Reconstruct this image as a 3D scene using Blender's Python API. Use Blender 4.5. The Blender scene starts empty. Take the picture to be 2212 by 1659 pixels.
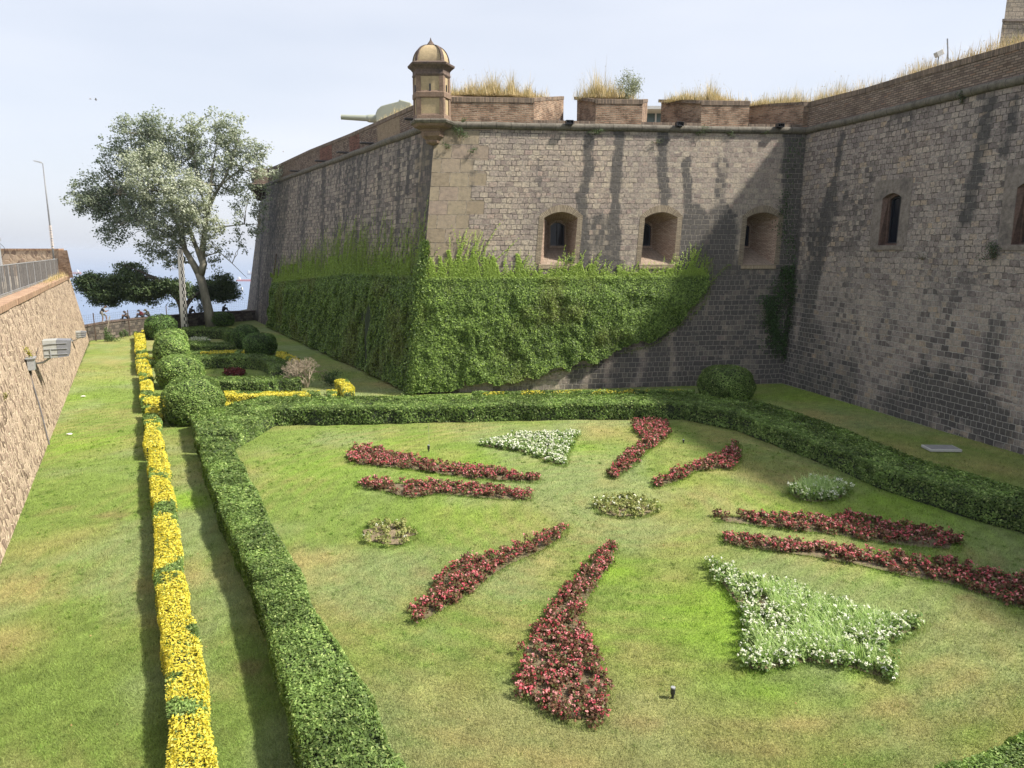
import bpy, bmesh, math, random
import numpy as np
from mathutils import Vector, Matrix
from mathutils.geometry import delaunay_2d_cdt
C = bpy.context.scene.collection
RNG = np.random.default_rng(7)
# ------------------------------------------------------------------ camera, sky, sun, exposure
F = 1533.7; CAMH = 8.0; PITCH = math.atan(285.5 / F)      # the photo read as 2212 x 1659 px
cam = bpy.data.cameras.new("camera"); cam_o = bpy.data.objects.new("camera", cam); C.objects.link(cam_o)
cam.sensor_width = 36; cam.lens = 36 * F / 2212; cam.clip_start = .1; cam.clip_end = 300000
cam_o.location = (0, 0, CAMH); cam_o.rotation_euler = (math.pi / 2 - PITCH, 0, 0)
sc = bpy.context.scene; sc.camera = cam_o
SUNV = Vector((.90, -.17, 1.0)).normalized()              # towards the sun
SEL = math.asin(SUNV.z); SAZ = math.atan2(SUNV.x, SUNV.y)
w = bpy.data.worlds.new("World"); sc.world = w; w.use_nodes = True
nt = w.node_tree; nt.nodes.clear()
wo = nt.nodes.new("ShaderNodeOutputWorld"); bg = nt.nodes.new("ShaderNodeBackground")
sky = nt.nodes.new("ShaderNodeTexSky"); sky.sky_type = 'NISHITA'; sky.sun_disc = False
sky.sun_elevation = SEL; sky.sun_rotation = SAZ; sky.altitude = 180
sky.air_density = 1.0; sky.dust_density = 3.0; sky.ozone_density = 1.5
hz = nt.nodes.new("ShaderNodeMix"); hz.data_type = 'RGBA'
tc = nt.nodes.new("ShaderNodeTexCoord"); mp = nt.nodes.new("ShaderNodeMapping"); mp.inputs['Scale'].default_value = (1.2, 1.2, 5)
ns = nt.nodes.new("ShaderNodeTexNoise"); ns.inputs['Scale'].default_value = 1.6; ns.inputs['Detail'].default_value = 3
mr = nt.nodes.new("ShaderNodeMapRange"); mr.inputs['From Min'].default_value = .25; mr.inputs['From Max'].default_value = .75
mr.inputs['To Min'].default_value = .62; mr.inputs['To Max'].default_value = .88
nt.links.new(tc.outputs['Generated'], mp.inputs['Vector']); nt.links.new(mp.outputs[0], ns.inputs['Vector'])
nt.links.new(ns.outputs['Fac'], mr.inputs['Value']); nt.links.new(mr.outputs[0], hz.inputs[0])
nt.links.new(sky.outputs[0], hz.inputs[6]); hz.inputs[7].default_value = (5.75, 5.95, 6.5, 1)   # thin even high cloud
nt.links.new(hz.outputs[2], bg.inputs[0]); bg.inputs[1].default_value = 0.072
nt.links.new(bg.outputs[0], wo.inputs[0])
sun = bpy.data.lights.new("sun", 'SUN'); sun.energy = 3.9; sun.angle = math.radians(3.5); sun.color = (1, .93, .82)
sun_o = bpy.data.objects.new("sun", sun); C.objects.link(sun_o); sun_o.location = (60, -20, 60)
sun_o.rotation_euler = SUNV.to_track_quat('Z', 'Y').to_euler()
sc.view_settings.view_transform = 'Standard'; sc.view_settings.look = 'None'
sc.view_settings.exposure = 1.22; sc.view_settings.gamma = 1
sc.cycles.max_bounces = 5; sc.cycles.diffuse_bounces = 3; sc.cycles.transparent_max_bounces = 8
HZD = 1.0e-4                                              # haze density per metre
# ------------------------------------------------------------------ survey helpers
ca, sa = math.cos(PITCH), math.sin(PITCH)
def ray(u, v):
    x = (u - 1106) / F; y = -(v - 829.5) / F
    return np.array([x, ca + y * sa, -sa + y * ca])
def G(u, v, z=0.0):
    d = ray(u, v); return np.array([0, 0, CAMH]) + d * ((z - CAMH) / d[2])
def onY(u, v, Y):
    d = ray(u, v); return np.array([0, 0, CAMH]) + d * (Y / d[1])
def proj(p):
    p = np.asarray(p, float); q2 = p[..., 2] - CAMH
    dep = p[..., 1] * ca - q2 * sa; up = p[..., 1] * sa + q2 * ca
    return 1106 + F * p[..., 0] / dep, 829.5 - F * up / dep
def hsh(ix, iy, s):
    n = (ix.astype(np.int64) * 374761393 + iy.astype(np.int64) * 668265263 + s * 1442695041) & 0xffffffff
    n = ((n ^ (n >> 13)) * 1274126177) & 0xffffffff
    return ((n ^ (n >> 16)) & 0xffff) / 65535.0
def vn(x, y, sc_, s=0):
    x = np.asarray(x, float) / sc_; y = np.asarray(y, float) / sc_
    ix = np.floor(x); iy = np.floor(y); fx = x - ix; fy = y - iy
    fx = fx * fx * (3 - 2 * fx); fy = fy * fy * (3 - 2 * fy)
    a = hsh(ix, iy, s); b = hsh(ix + 1, iy, s); c = hsh(ix, iy + 1, s); d = hsh(ix + 1, iy + 1, s)
    return (a * (1 - fx) + b * fx) * (1 - fy) + (c * (1 - fx) + d * fx) * fy
def fbm(x, y, sc_, s=0, o=4):
    r = 0; a = .5; t = 0
    for i in range(o): r = r + a * vn(x, y, sc_ / 2 ** i, s + i * 17); t += a; a *= .5
    return r / t
def smooth(a, b, x):
    t = np.clip((x - a) / (b - a), 0, 1); return t * t * (3 - 2 * t)
# ------------------------------------------------------------------ object helpers
def tag(o, label=None, cat=None, group=None, kind=None):
    if label: o['label'] = label
    if cat: o['category'] = cat
    if group: o['group'] = group
    if kind: o['kind'] = kind
    return o
def thing(name, label, cat, loc=(0, 0, 0), rz=0, group=None):
    o = bpy.data.objects.new(name, None); C.objects.link(o); o.empty_display_size = .3
    o.location = tuple(float(q) for q in loc); o.rotation_euler = (0, 0, rz)
    return tag(o, label, cat, group)
def mesh(name, V, Fc, mats=(), parent=None, col=None, uv=None, mi=None, smooth_=False):
    """V (n,3); Fc an (m,k) array or list of tuples; col per-vertex rgb; uv per-loop; world coordinates when parent sits at the origin"""
    me = bpy.data.meshes.new(name); V = np.asarray(V, np.float32).reshape(-1, 3)
    if isinstance(Fc, np.ndarray):
        m, k = Fc.shape; me.vertices.add(len(V)); me.vertices.foreach_set('co', V.ravel())
        me.loops.add(m * k); me.loops.foreach_set('vertex_index', Fc.astype(np.int32).ravel())
        me.polygons.add(m); me.polygons.foreach_set('loop_start', np.arange(0, m * k, k, dtype=np.int32))
        me.update(calc_edges=True)
    else:
        me.from_pydata([tuple(map(float, v)) for v in V], [], [tuple(map(int, f)) for f in Fc])
    if col is not None:
        at = me.color_attributes.new('Col', 'FLOAT_COLOR', 'POINT'); cc = np.ones((len(V), 4), np.float32)
        col = np.asarray(col, np.float32); cc[:, :col.shape[-1]] = col; at.data.foreach_set('color', cc.ravel())
    if uv is not None:
        ul = me.uv_layers.new(name='UVMap'); ul.data.foreach_set('uv', np.asarray(uv, np.float32).ravel())
    for m_ in (mats if isinstance(mats, (list, tuple)) else [mats]): me.materials.append(m_)
    if mi is not None: me.polygons.foreach_set('material_index', np.asarray(mi, np.int32))
    if smooth_: me.polygons.foreach_set('use_smooth', np.ones(len(me.polygons), bool))
    me.validate(); me.update()
    o = bpy.data.objects.new(name, me); C.objects.link(o)
    if parent is not None: o.parent = parent
    return o
class MB:
    """collects simple solids into one mesh, with box-mapped uv in metres"""
    def __init__(s): s.v = []; s.f = []; s.mi = []; s.uv = []
    def add(s, V, Fs, mi=0, uvs=None):
        b = len(s.v); V = [tuple(map(float, p)) for p in V]; s.v += V
        for i, f in enumerate(Fs):
            s.f.append(tuple(b + j for j in f)); s.mi.append(mi)
            if uvs is not None: s.uv += list(uvs[i]); continue
            P = [Vector(V[j]) for j in f]; n = (P[1] - P[0]).cross(P[2] - P[0])
            if n.length < 1e-9: n = Vector((0, 0, 1))
            n.normalize()
            if abs(n.z) > .8: s.uv += [(p.x, p.y) for p in P]
            else:
                h = Vector((-n.y, n.x, 0)).normalized(); s.uv += [(p.dot(h), p.z) for p in P]
        return s
    def hexa(s, b4, t4, mi=0):
        return s.add(list(b4) + list(t4), [(3, 2, 1, 0), (4, 5, 6, 7), (0, 1, 5, 4), (1, 2, 6, 5), (2, 3, 7, 6), (3, 0, 4, 7)], mi)
    def box(s, c, d, rz=0, mi=0, M=None):
        x, y, z = [q / 2 for q in d]; R = M or Matrix.Rotation(rz, 3, 'Z'); c = Vector(tuple(map(float, c)))
        q = [c + R @ Vector(p) for p in ((-x, -y, -z), (x, -y, -z), (x, y, -z), (-x, y, -z), (-x, -y, z), (x, -y, z), (x, y, z), (-x, y, z))]
        return s.hexa(q[:4], q[4:], mi)
    def tube(s, pts, rad, n=8, mi=0, cap=True):
        pts = [Vector(tuple(map(float, p))) for p in pts]; rad = rad if hasattr(rad, '__len__') else [rad] * len(pts)
        V = []; k = len(pts)
        for i, p in enumerate(pts):
            t = (pts[min(i + 1, k - 1)] - pts[max(i - 1, 0)]).normalized()
            a = t.orthogonal().normalized() if i == 0 else (a - t * a.dot(t)).normalized()
            b = t.cross(a)
            V += [p + (a * math.cos(2 * math.pi * j / n) + b * math.sin(2 * math.pi * j / n)) * rad[i] for j in range(n)]
        Fs = [(i * n + j, i * n + (j + 1) % n, (i + 1) * n + (j + 1) % n, (i + 1) * n + j) for i in range(k - 1) for j in range(n)]
        if cap: Fs += [tuple(range(n - 1, -1, -1)), tuple((k - 1) * n + j for j in range(n))]
        return s.add(V, Fs, mi)
    def lathe(s, c, prof, n=16, mi=0, poly=None):
        """prof [(r, z)]; poly: unit outline points replacing the circle"""
        c = Vector(tuple(map(float, c))); poly = poly or [(math.cos(2 * math.pi * j / n), math.sin(2 * math.pi * j / n)) for j in range(n)]
        n = len(poly); V = [c + Vector((r * px, r * py, z)) for r, z in prof for px, py in poly]; k = len(prof)
        Fs = [(i * n + j, i * n + (j + 1) % n, (i + 1) * n + (j + 1) % n, (i + 1) * n + j) for i in range(k - 1) for j in range(n)]
        Fs += [tuple(range(n - 1, -1, -1)), tuple((k - 1) * n + j for j in range(n))]
        return s.add(V, Fs, mi)
    def build(s, name, mats, parent=None, smooth_=False, bevel=0, local=False):
        V = s.v
        if local and parent is not None:
            Mi = parent.matrix_basis.inverted(); V = [tuple(Mi @ Vector(p)) for p in V]
        o = mesh(name, V, s.f, mats, parent, uv=s.uv, mi=s.mi, smooth_=smooth_)
        if bevel:
            b = o.modifiers.new('bevel', 'BEVEL'); b.width = bevel; b.segments = 2; b.limit_method = 'ANGLE'
        return o
def xf(o_parent, V):
    Mi = np.array(o_parent.matrix_basis.inverted()); V = np.asarray(V, float); return V @ Mi[:3, :3].T + Mi[:3, 3]
# ------------------------------------------------------------------ materials
class NT:
    def __init__(s, name):
        s.m = bpy.data.materials.new(name); s.m.use_nodes = True; s.t = s.m.node_tree; s.t.nodes.clear()
        s.out = s.n('OutputMaterial'); s.b = s.n('BsdfPrincipled'); s.l(s.b.outputs[0], s.out.inputs[0])
    def n(s, ty, **k):
        x = s.t.nodes.new('ShaderNode' + ty)
        for a, b in k.items(): setattr(x, a, b)
        return x
    def l(s, a, b): s.t.links.new(a, b)
    def set(s, inp, v):
        if hasattr(v, 'is_linked') or isinstance(v, bpy.types.NodeSocket): s.l(v, inp)
        else: inp.default_value = (*v, 1) if isinstance(v, tuple) and len(v) == 3 and inp.type == 'RGBA' else v
    def noise(s, vec, scale, det=4, rough=.55, out='Fac', dist=0):
        x = s.n('TexNoise'); s.l(vec, x.inputs['Vector']); x.inputs['Scale'].default_value = scale
        x.inputs['Detail'].default_value = det; x.inputs['Roughness'].default_value = rough; x.inputs['Distortion'].default_value = dist
        return x.outputs[out]
    def ramp(s, fac, stops, interp='LINEAR'):
        x = s.n('ValToRGB'); s.l(fac, x.inputs[0]); x.color_ramp.interpolation = interp
        e = x.color_ramp.elements
        while len(e) < len(stops): e.new(.5)
        for q, (p, c) in zip(e, stops):
            q.position = p; q.color = (*c, 1) if len(c) == 3 else c
        return x.outputs[0]
    def mix(s, f, a, b, mode='MIX'):
        x = s.n('Mix', data_type='RGBA', blend_type=mode); s.set(x.inputs[0], f); s.set(x.inputs[6], a); s.set(x.inputs[7], b); return x.outputs[2]
    def math(s, op, a, b=0.0, c=0.0):
        x = s.n('Math', operation=op); s.set(x.inputs[0], a); s.set(x.inputs[1], b); s.set(x.inputs[2], c); return x.outputs[0]
    def mr(s, v, a, b, c=0.0, d=1.0):
        x = s.n('MapRange'); s.set(x.inputs[0], v)
        for i, q in enumerate((a, b, c, d)): x.inputs[i + 1].default_value = q
        return x.outputs[0]
    def map(s, vec, sc_=(1, 1, 1), rot=(0, 0, 0), loc=(0, 0, 0)):
        x = s.n('Mapping'); s.l(vec, x.inputs[0]); x.inputs['Scale'].default_value = sc_; x.inputs['Rotation'].default_value = rot
        x.inputs['Location'].default_value = loc; return x.outputs[0]
    def bump(s, h, dist, strength=1.0, nrm=None):
        x = s.n('Bump'); s.l(h, x.inputs['Height']); x.inputs['Distance'].default_value = dist; x.inputs['Strength'].default_value = strength
        if nrm is not None: s.l(nrm, x.inputs['Normal'])
        return x.outputs[0]
def plain(name, c, rough=.6, metal=0.0, var=.15, scale=6.0, bump=0.0):
    m = NT(name); o = m.n('TexCoord').outputs['Object']; f = m.noise(o, scale, 5)
    m.l(m.ramp(f, [(.3, tuple(q * (1 - var) for q in c)), (.7, tuple(min(1, q * (1 + var)) for q in c))]), m.b.inputs['Base Color'])
    m.b.inputs['Roughness'].default_value = rough; m.b.inputs['Metallic'].default_value = metal
    if bump: m.l(m.bump(m.noise(o, scale * 4, 5), bump), m.b.inputs['Normal'])
    return m.m
def leafmat(name, trans=.35, rough=.5, spec=.25, vary=0.0):
    m = NT(name); a = m.n('Attribute', attribute_name='Col').outputs['Color']
    m.l(a, m.b.inputs['Base Color']); m.b.inputs['Roughness'].default_value = rough; m.b.inputs['Specular IOR Level'].default_value = spec
    if trans:
        t = m.n('BsdfTranslucent'); m.l(m.mix(.5, a, m.mix(1.0, a, (1.0, 1.15, .45), 'MULTIPLY')), t.inputs[0])
        x = m.n('MixShader'); x.inputs[0].default_value = trans; m.l(m.b.outputs[0], x.inputs[1]); m.l(t.outputs[0], x.inputs[2]); m.l(x.outputs[0], m.out.inputs[0])
    return m.m
def uvnode(m): return m.n('UVMap', uv_map='UVMap').outputs[0]
def brick(m, vec, bw, rh, mort, off=.5, smoothm=.2):
    x = m.n('TexBrick'); m.l(vec, x.inputs['Vector']); x.inputs['Color1'].default_value = (0, 0, 0, 1); x.inputs['Color2'].default_value = (1, 1, 1, 1)
    x.inputs['Mortar'].default_value = (.5, .5, .5, 1); x.inputs['Scale'].default_value = 1; x.inputs['Mortar Size'].default_value = mort
    x.inputs['Mortar Smooth'].default_value = smoothm; x.inputs['Brick Width'].default_value = bw; x.inputs['Row Height'].default_value = rh
    x.offset = off; x.squash = 1.0; return x.outputs['Color'], x.outputs['Fac']
def warp(m, vec, scale, amt, det=2):
    n_ = m.noise(vec, scale, det, out='Color'); a = m.n('VectorMath', operation='SUBTRACT'); m.l(n_, a.inputs[0]); a.inputs[1].default_value = (.5, .5, .5)
    b = m.n('VectorMath', operation='SCALE'); m.l(a.outputs[0], b.inputs[0]); b.inputs['Scale'].default_value = amt
    c = m.n('VectorMath', operation='ADD'); m.l(vec, c.inputs[0]); m.l(b.outputs[0], c.inputs[1]); return c.outputs[0]
def stonewall(name, cols, bw=.47, rh=.3, mort=.02, mcol=(.36, .33, .28), quoin=True, relief=.085, mdark=.5):
    """coursed blocks; Col attribute: R black water stain, G smooth ashlar quoins, B pale mortar showing"""
    m = NT(name); uv = uvnode(m); at = m.n('SeparateColor'); m.l(m.n('Attribute', attribute_name='Col').outputs['Color'], at.inputs[0])
    st, qn, pm = at.outputs[0], at.outputs[1], at.outputs[2]
    wv = warp(m, warp(m, uv, .8, .13), 6.5, .04)
    c1, f1 = brick(m, wv, bw, rh, mort, .5, .4)
    # a second bond splits some courses so that sizes vary
    c2, f2 = brick(m, m.map(wv, (1, 1, 1), loc=(.17, 0, 0)), bw * .66, rh, mort, .37, .4)
    sel = m.math('GREATER_THAN', m.noise(m.map(uv, (.22, .9, 1)), 1.0, 1), .5)
    c = m.mix(sel, c1, c2); f = m.mix(sel, f1, f2)
    base = m.ramp(c, cols)
    fine = m.noise(uv, 9, 6, .65); big = m.noise(uv, .35, 4, .6)
    base = m.mix(.75, base, m.ramp(fine, [(.3, (.42, .41, .4)), (.5, (1, 1, 1)), (.72, (1.6, 1.56, 1.5))]), 'MULTIPLY')
    base = m.mix(.8, base, m.ramp(big, [(.3, (.7, .71, .74)), (.5, (1, 1, 1)), (.72, (1.22, 1.18, 1.1))]), 'MULTIPLY')
    h = m.math('MULTIPLY', m.math('SUBTRACT', 1.0, f), m.mr(c, 0, 1, .72, 1.0))
    hh = m.math('ADD', h, m.math('MULTIPLY', m.noise(uv, 4.5, 6, .7), .55))
    if quoin:
        q1, qf = brick(m, warp(m, uv, 3, .02), 1.05, .78, .014, .5, .3)
        qb = m.ramp(q1, [(0, (.225, .185, .135)), (.5, (.26, .22, .16)), (1, (.25, .2, .165))])
        qb = m.mix(.8, qb, m.ramp(m.noise(uv, 3, 6, .7), [(.25, (.55, .55, .55)), (.5, (1, 1, 1)), (.8, (1.35, 1.3, 1.2))]), 'MULTIPLY')
        qs = m.mr(qn, .45, .55); base = m.mix(qs, base, qb); f = m.mix(qs, f, qf)
        qh = m.math('ADD', m.math('MULTIPLY', m.math('SUBTRACT', 1.0, qf), .35), m.math('MULTIPLY', m.noise(uv, 7, 5, .7), .3))
        hh = m.mix(qs, hh, qh)
    # mortar: partly lost (dark joints), partly pale
    mm = m.ramp(m.math('ADD', m.noise(uv, 2.2, 4, .7), m.math('MULTIPLY', m.math('SUBTRACT', pm, .5), .5)), [(mdark - .08, (.09, .08, .07)), (mdark + .1, mcol)])
    base = m.mix(m.mr(f, .15, .7), base, mm)
    # water stain (streaky, eaten by noise)
    sk = m.noise(m.map(uv, (2.6, .35, 1)), 1.6, 5, .65)
    st = m.math('ADD', st, m.math('MULTIPLY', m.math('MULTIPLY', m.math('SUBTRACT', .5, c), .38), m.mr(st, .05, .3)))
    sfac = m.mr(m.math('ADD', st, m.math('MULTIPLY', m.math('SUBTRACT', sk, .5), .75)), .16, .6, 0, .88)
    sfac = m.math('MULTIPLY', sfac, m.math('SUBTRACT', 1.0, m.math('MULTIPLY', m.mr(f, .2, .8), m.math('MULTIPLY', pm, .8))))
    base = m.mix(sfac, base, m.mix(.5, base, (.035, .038, .042), 'MIX') if False else m.mix(m.noise(uv, 6, 4), (.035, .036, .038), (.1, .095, .09)))
    m.l(base, m.b.inputs['Base Color']); m.b.inputs['Roughness'].default_value = .9; m.b.inputs['Specular IOR Level'].default_value = .15
    m.l(m.bump(hh, relief), m.b.inputs['Normal'])
    return m.m
def brickwall(name, cols, bw=.29, rh=.075, mort=.014, mcol=(.36, .3, .23), dark=.35, relief=.02):
    m = NT(name); uv = uvnode(m); wv = warp(m, uv, 2.5, .03)
    c, f = brick(m, wv, bw, rh, mort, .5, .3)
    b = m.ramp(c, cols)
    n_ = m.noise(uv, 1.3, 6, .7)
    b = m.mix(.85, b, m.ramp(n_, [(.3, (dark + .25, dark + .25, dark + .25)), (.55, (1, 1, 1)), (.8, (1.25, 1.18, 1.1))]), 'MULTIPLY')
    b = m.mix(m.mr(f, .2, .8), b, m.mix(m.mr(n_, .4, .6), (.1, .08, .06), mcol))
    m.l(b, m.b.inputs['Base Color']); m.b.inputs['Roughness'].default_value = .92; m.b.inputs['Specular IOR Level'].default_value = .15
    m.l(m.bump(m.math('ADD', m.math('SUBTRACT', 1.0, f), m.math('MULTIPLY', m.noise(uv, 12, 4), .5)), relief), m.b.inputs['Normal'])
    return m.m
def stone(name, c, var=.3, scale=2.0, relief=.012, dirt=(.05, .045, .04), damt=.5, joints=0.0):
    m = NT(name); o = m.n('TexCoord').outputs['Object']; n1 = m.noise(o, scale, 6, .65); n2 = m.noise(o, scale * 5, 5, .7)
    b = m.ramp(n2, [(.3, tuple(q * (1 - var) for q in c)), (.7, tuple(q * (1 + var) for q in c))])
    b = m.mix(m.mr(n1, .5, .72, 0, damt), b, dirt)
    h = n2
    if joints:
        uv = uvnode(m); _, f = brick(m, uv, joints, 50, .012, 0, .1); b = m.mix(m.mr(f, .2, .8), b, (.05, .045, .04)); h = m.math('SUBTRACT', n2, f)
    m.l(b, m.b.inputs['Base Color']); m.b.inputs['Roughness'].default_value = .9; m.b.inputs['Specular IOR Level'].default_value = .2
    m.l(m.bump(h, relief), m.b.inputs['Normal'])
    return m.m
STC = [(0, (.2, .166, .148)), (.2, (.242, .205, .18)), (.45, (.272, .232, .2)), (.7, (.3, .26, .213)), (.9, (.33, .288, .233)), (1, (.27, .212, .186))]
M_wall = stonewall('bastion_stone', STC)
STC2 = [(0, (.165, .138, .128)), (.3, (.23, .197, .182)), (.6, (.275, .238, .215)), (.85, (.31, .27, .235)), (1, (.3, .24, .185))]
M_wallC = stonewall('curtain_stone', STC2, .43, .28, .018, (.42, .4, .36), quoin=False)
BRC = [(0, (.13, .07, .05)), (.35, (.22, .125, .085)), (.7, (.3, .17, .11)), (1, (.25, .17, .12))]
M_brick = brickwall('old_brick', BRC)
M_brickgrey = brickwall('weathered_brick', [(0, (.12, .09, .075)), (.5, (.21, .155, .12)), (1, (.28, .2, .15))], mcol=(.3, .26, .21))
M_revbrick = brickwall('reveal_brick', [(0, (.32, .22, .17)), (.5, (.42, .31, .24)), (1, (.48, .37, .29))], mcol=(.2, .15, .12), dark=.8)
M_coping = brickwall('coping_brick', [(0, (.14, .11, .09)), (.5, (.22, .17, .13)), (1, (.28, .21, .16))], bw=.09, rh=.6, mort=.012, mcol=(.1, .09, .08))
M_cordon = stone('cordon_stone', (.14, .127, .105), .3, 1.2, .015, (.045, .043, .038), .75, joints=.85)
M_brown = stone('brown_sandstone', (.19, .135, .1), .3, 2.5, .012, (.06, .045, .04), .6)
M_darkst = stone('dark_cornice_stone', (.12, .09, .075), .3, 2.0, .012, (.03, .028, .028), .8)
M_ochre = stone('ochre_render', (.36, .285, .175), .18, 2.2, .006, (.2, .16, .11), .5)
M_smooth = stone('smooth_surround_stone', (.19, .165, .145), .35, 1.1, .015, (.07, .065, .06), .75)
M_dark = plain('dark_interior', (.012, .012, .02), .4, 0, .2)
M_frame = plain('window_frame_metal', (.02, .022, .03), .35)
M_black = plain('black_plastic', (.02, .02, .022), .45)
M_grey = plain('grey_metal', (.3, .31, .32), .5, .2, .15, 20)
M_lgrey = plain('pale_grey_metal', (.5, .51, .5), .45, 0, .12, 12)
M_leaf = leafmat('leaf'); M_straw = leafmat('straw', .25, .7, .1); M_petal = leafmat('petal', .3, .6, .2); M_ivy = leafmat('ivy_leaf', .3, .5, .25)
M_grass = leafmat('grass_blade', .3, .6, .15)
def glass(name, c=(.012, .014, .02)):
    m = NT(name); m.b.inputs['Base Color'].default_value = (*c, 1); m.b.inputs['Roughness'].default_value = .08; m.b.inputs['Specular IOR Level'].default_value = .3
    o = m.n('TexCoord').outputs['Object']; m.l(m.bump(m.noise(o, 1.2, 2), .01), m.b.inputs['Normal']); return m.m
M_glass = glass('dark_glass')
# ================================================================== FORTRESS
def lerp(a, b, t): return np.asarray(a, float) * (1 - t) + np.asarray(b, float) * t
class Face:
    def __init__(s, bl, br, tl, tr):
        s.bl, s.br, s.tl, s.tr = [np.array(q, float) for q in (bl, br, tl, tr)]
        s.L = np.linalg.norm(s.tr - s.tl); s.H = np.linalg.norm(s.tl - s.bl)
        d = s.tr - s.tl; d[2] = 0; d /= np.linalg.norm(d); s.d = d; s.n = np.array([d[1], -d[0], 0])    # outward when walls run left to right
        nn = np.cross(s.br - s.bl, s.tl - s.bl); s.nn = nn / np.linalg.norm(nn)
    def at(s, x, y, off=0.0):
        a = np.asarray(x, float)[..., None] / s.L; b = np.asarray(y, float)[..., None] / s.H
        p = (s.bl * (1 - a) + s.br * a) * (1 - b) + (s.tl * (1 - a) + s.tr * a) * b
        return p + s.nn * np.asarray(off, float)[..., None] if np.ndim(off) else p + s.nn * off
    def inv(s, u, v):
        q = np.array([s.L / 2, s.H / 2])
        for _ in range(25):
            def f(q):
                a, b = proj(s.at(q[0], q[1])); return np.array([a - u, b - v])
            r = f(q); J = np.stack([(f(q + [.01, 0]) - r) / .01, (f(q + [0, .01]) - r) / .01], 1)
            q = q - np.clip(np.linalg.solve(J, r), -8, 8)
        return q
ABb, ABt = (-5.6, 39.9, 0), (-4.28, 41.5, 14.95)
BCb, BCt = (16.7, 43.2, 0), (17.79, 44.9, 15.17)
AFb, AFt = (-30.9, 85.0, 0), (-28.77, 85.6, 15.6)
CNb, CNt = (26.9, .3, 0), (27.87, 2.1, 14.6)
DFb, DFt = (-35.3, 94, -1), (-32.1, 94, 15.6)
fA = Face(AFb, ABb, AFt, ABt); fB = Face(ABb, BCb, ABt, BCt); fC = Face(BCb, CNb, BCt, CNt); fD = Face(DFb, AFb, DFt, AFt)
def inpoly(x, y, poly):
    r = np.zeros(np.shape(x), bool); n = len(poly)
    for i in range(n):
        x1, y1 = poly[i]; x2, y2 = poly[(i + 1) % n]
        if y1 == y2: continue
        r ^= ((y1 > y) != (y2 > y)) & (x < (x2 - x1) * (y - y1) / (y2 - y1) + x1)
    return r
def segd(x, y, a, b):
    a = np.array(a, float); b = np.array(b, float); d = b - a; t = np.clip(((x - a[0]) * d[0] + (y - a[1]) * d[1]) / (d @ d), 0, 1)
    return np.hypot(x - a[0] - t * d[0], y - a[1] - t * d[1]), t
def wallcol(face, X, Y, strokes, seed, extra=None):
    st = np.zeros(X.shape)
    wob = (fbm(X, Y, 1.6, seed) - .5) * .7
    for (u0, v0, u1, v1, wd, k) in strokes:
        a = face.inv(u0, v0); b = face.inv(u1, v1); d, t = segd(X + wob, Y, a, b)
        st = np.maximum(st, k * (1 - smooth(wd * .45, wd * 1.15, d)))
    cl = np.zeros(X.shape + (3,)); cl[..., 0] = st; cl[..., 2] = .5
    if extra: extra(cl, X, Y)
    return cl
def wall(name, face, step, mat, parent, strokes=(), holes=(), seed=1, extra=None, label=None):
    nx = int(face.L / step) + 1; ny = int(face.H / step) + 1
    gx, gy = np.meshgrid(np.linspace(0, face.L, nx), np.linspace(0, face.H, ny)); P2 = np.stack([gx.ravel(), gy.ravel()], 1)
    if not holes:
        i = np.arange(nx * ny).reshape(ny, nx); Fs = np.stack([i[:-1, :-1], i[:-1, 1:], i[1:, 1:], i[1:, :-1]], -1).reshape(-1, 4)
    else:
        keep = np.ones(len(P2), bool)
        for h in holes:
            c = np.mean(h, 0); hb = [tuple(c + (np.array(q) - c) * 1.03) for q in h]
            keep &= ~inpoly(P2[:, 0], P2[:, 1], hb)
        P2 = P2[keep]; pts = [Vector(q) for q in P2]; eds = []
        for h in holes:
            b = len(pts); n = len(h); pts += [Vector(q) for q in h]; eds += [(b + j, b + (j + 1) % n) for j in range(n)]
        vs, _, fs, _, _, _ = delaunay_2d_cdt(pts, eds, [], 0, 1e-5)
        P2 = np.array([tuple(q) for q in vs]); Fs = np.array([tuple(f) for f in fs])
        cc = P2[Fs].mean(1); ok = np.ones(len(Fs), bool)
        for h in holes: ok &= ~inpoly(cc[:, 0], cc[:, 1], h)
        Fs = Fs[ok]
        e1 = P2[Fs[:, 1]] - P2[Fs[:, 0]]; e2 = P2[Fs[:, 2]] - P2[Fs[:, 0]]; fl = (e1[:, 0] * e2[:, 1] - e1[:, 1] * e2[:, 0]) < 0; Fs[fl] = Fs[fl][:, ::-1]
    V = face.at(P2[:, 0], P2[:, 1]); col = wallcol(face, P2[:, 0], P2[:, 1], strokes, seed, extra)
    o = mesh(name, V, Fs, mat, parent, col=col, uv=P2[Fs.ravel()]); tag(o, label); return o
bast = thing('bastion', 'grey brown stone bastion with sloping walls, three brick gun windows and brick battlements', 'bastion', ABb)
O3 = np.array(ABb)
class Sub:      # world-space builder that stores vertices relative to a thing's base
    pass
def put(o_parent, o):
    o.matrix_parent_inverse = o_parent.matrix_basis.inverted(); return o
def vplane(u, v, P0, P1, off=0.0):
    P0 = np.array(P0, float); P1 = np.array(P1, float); d = P1 - P0; n = np.array([d[1], -d[0], 0]); n /= np.linalg.norm(n)
    P0 = P0 + n * off; r = ray(u, v); o = np.array([0, 0, CAMH]); return o + r * (((P0 - o) @ n) / (r @ n))
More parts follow.
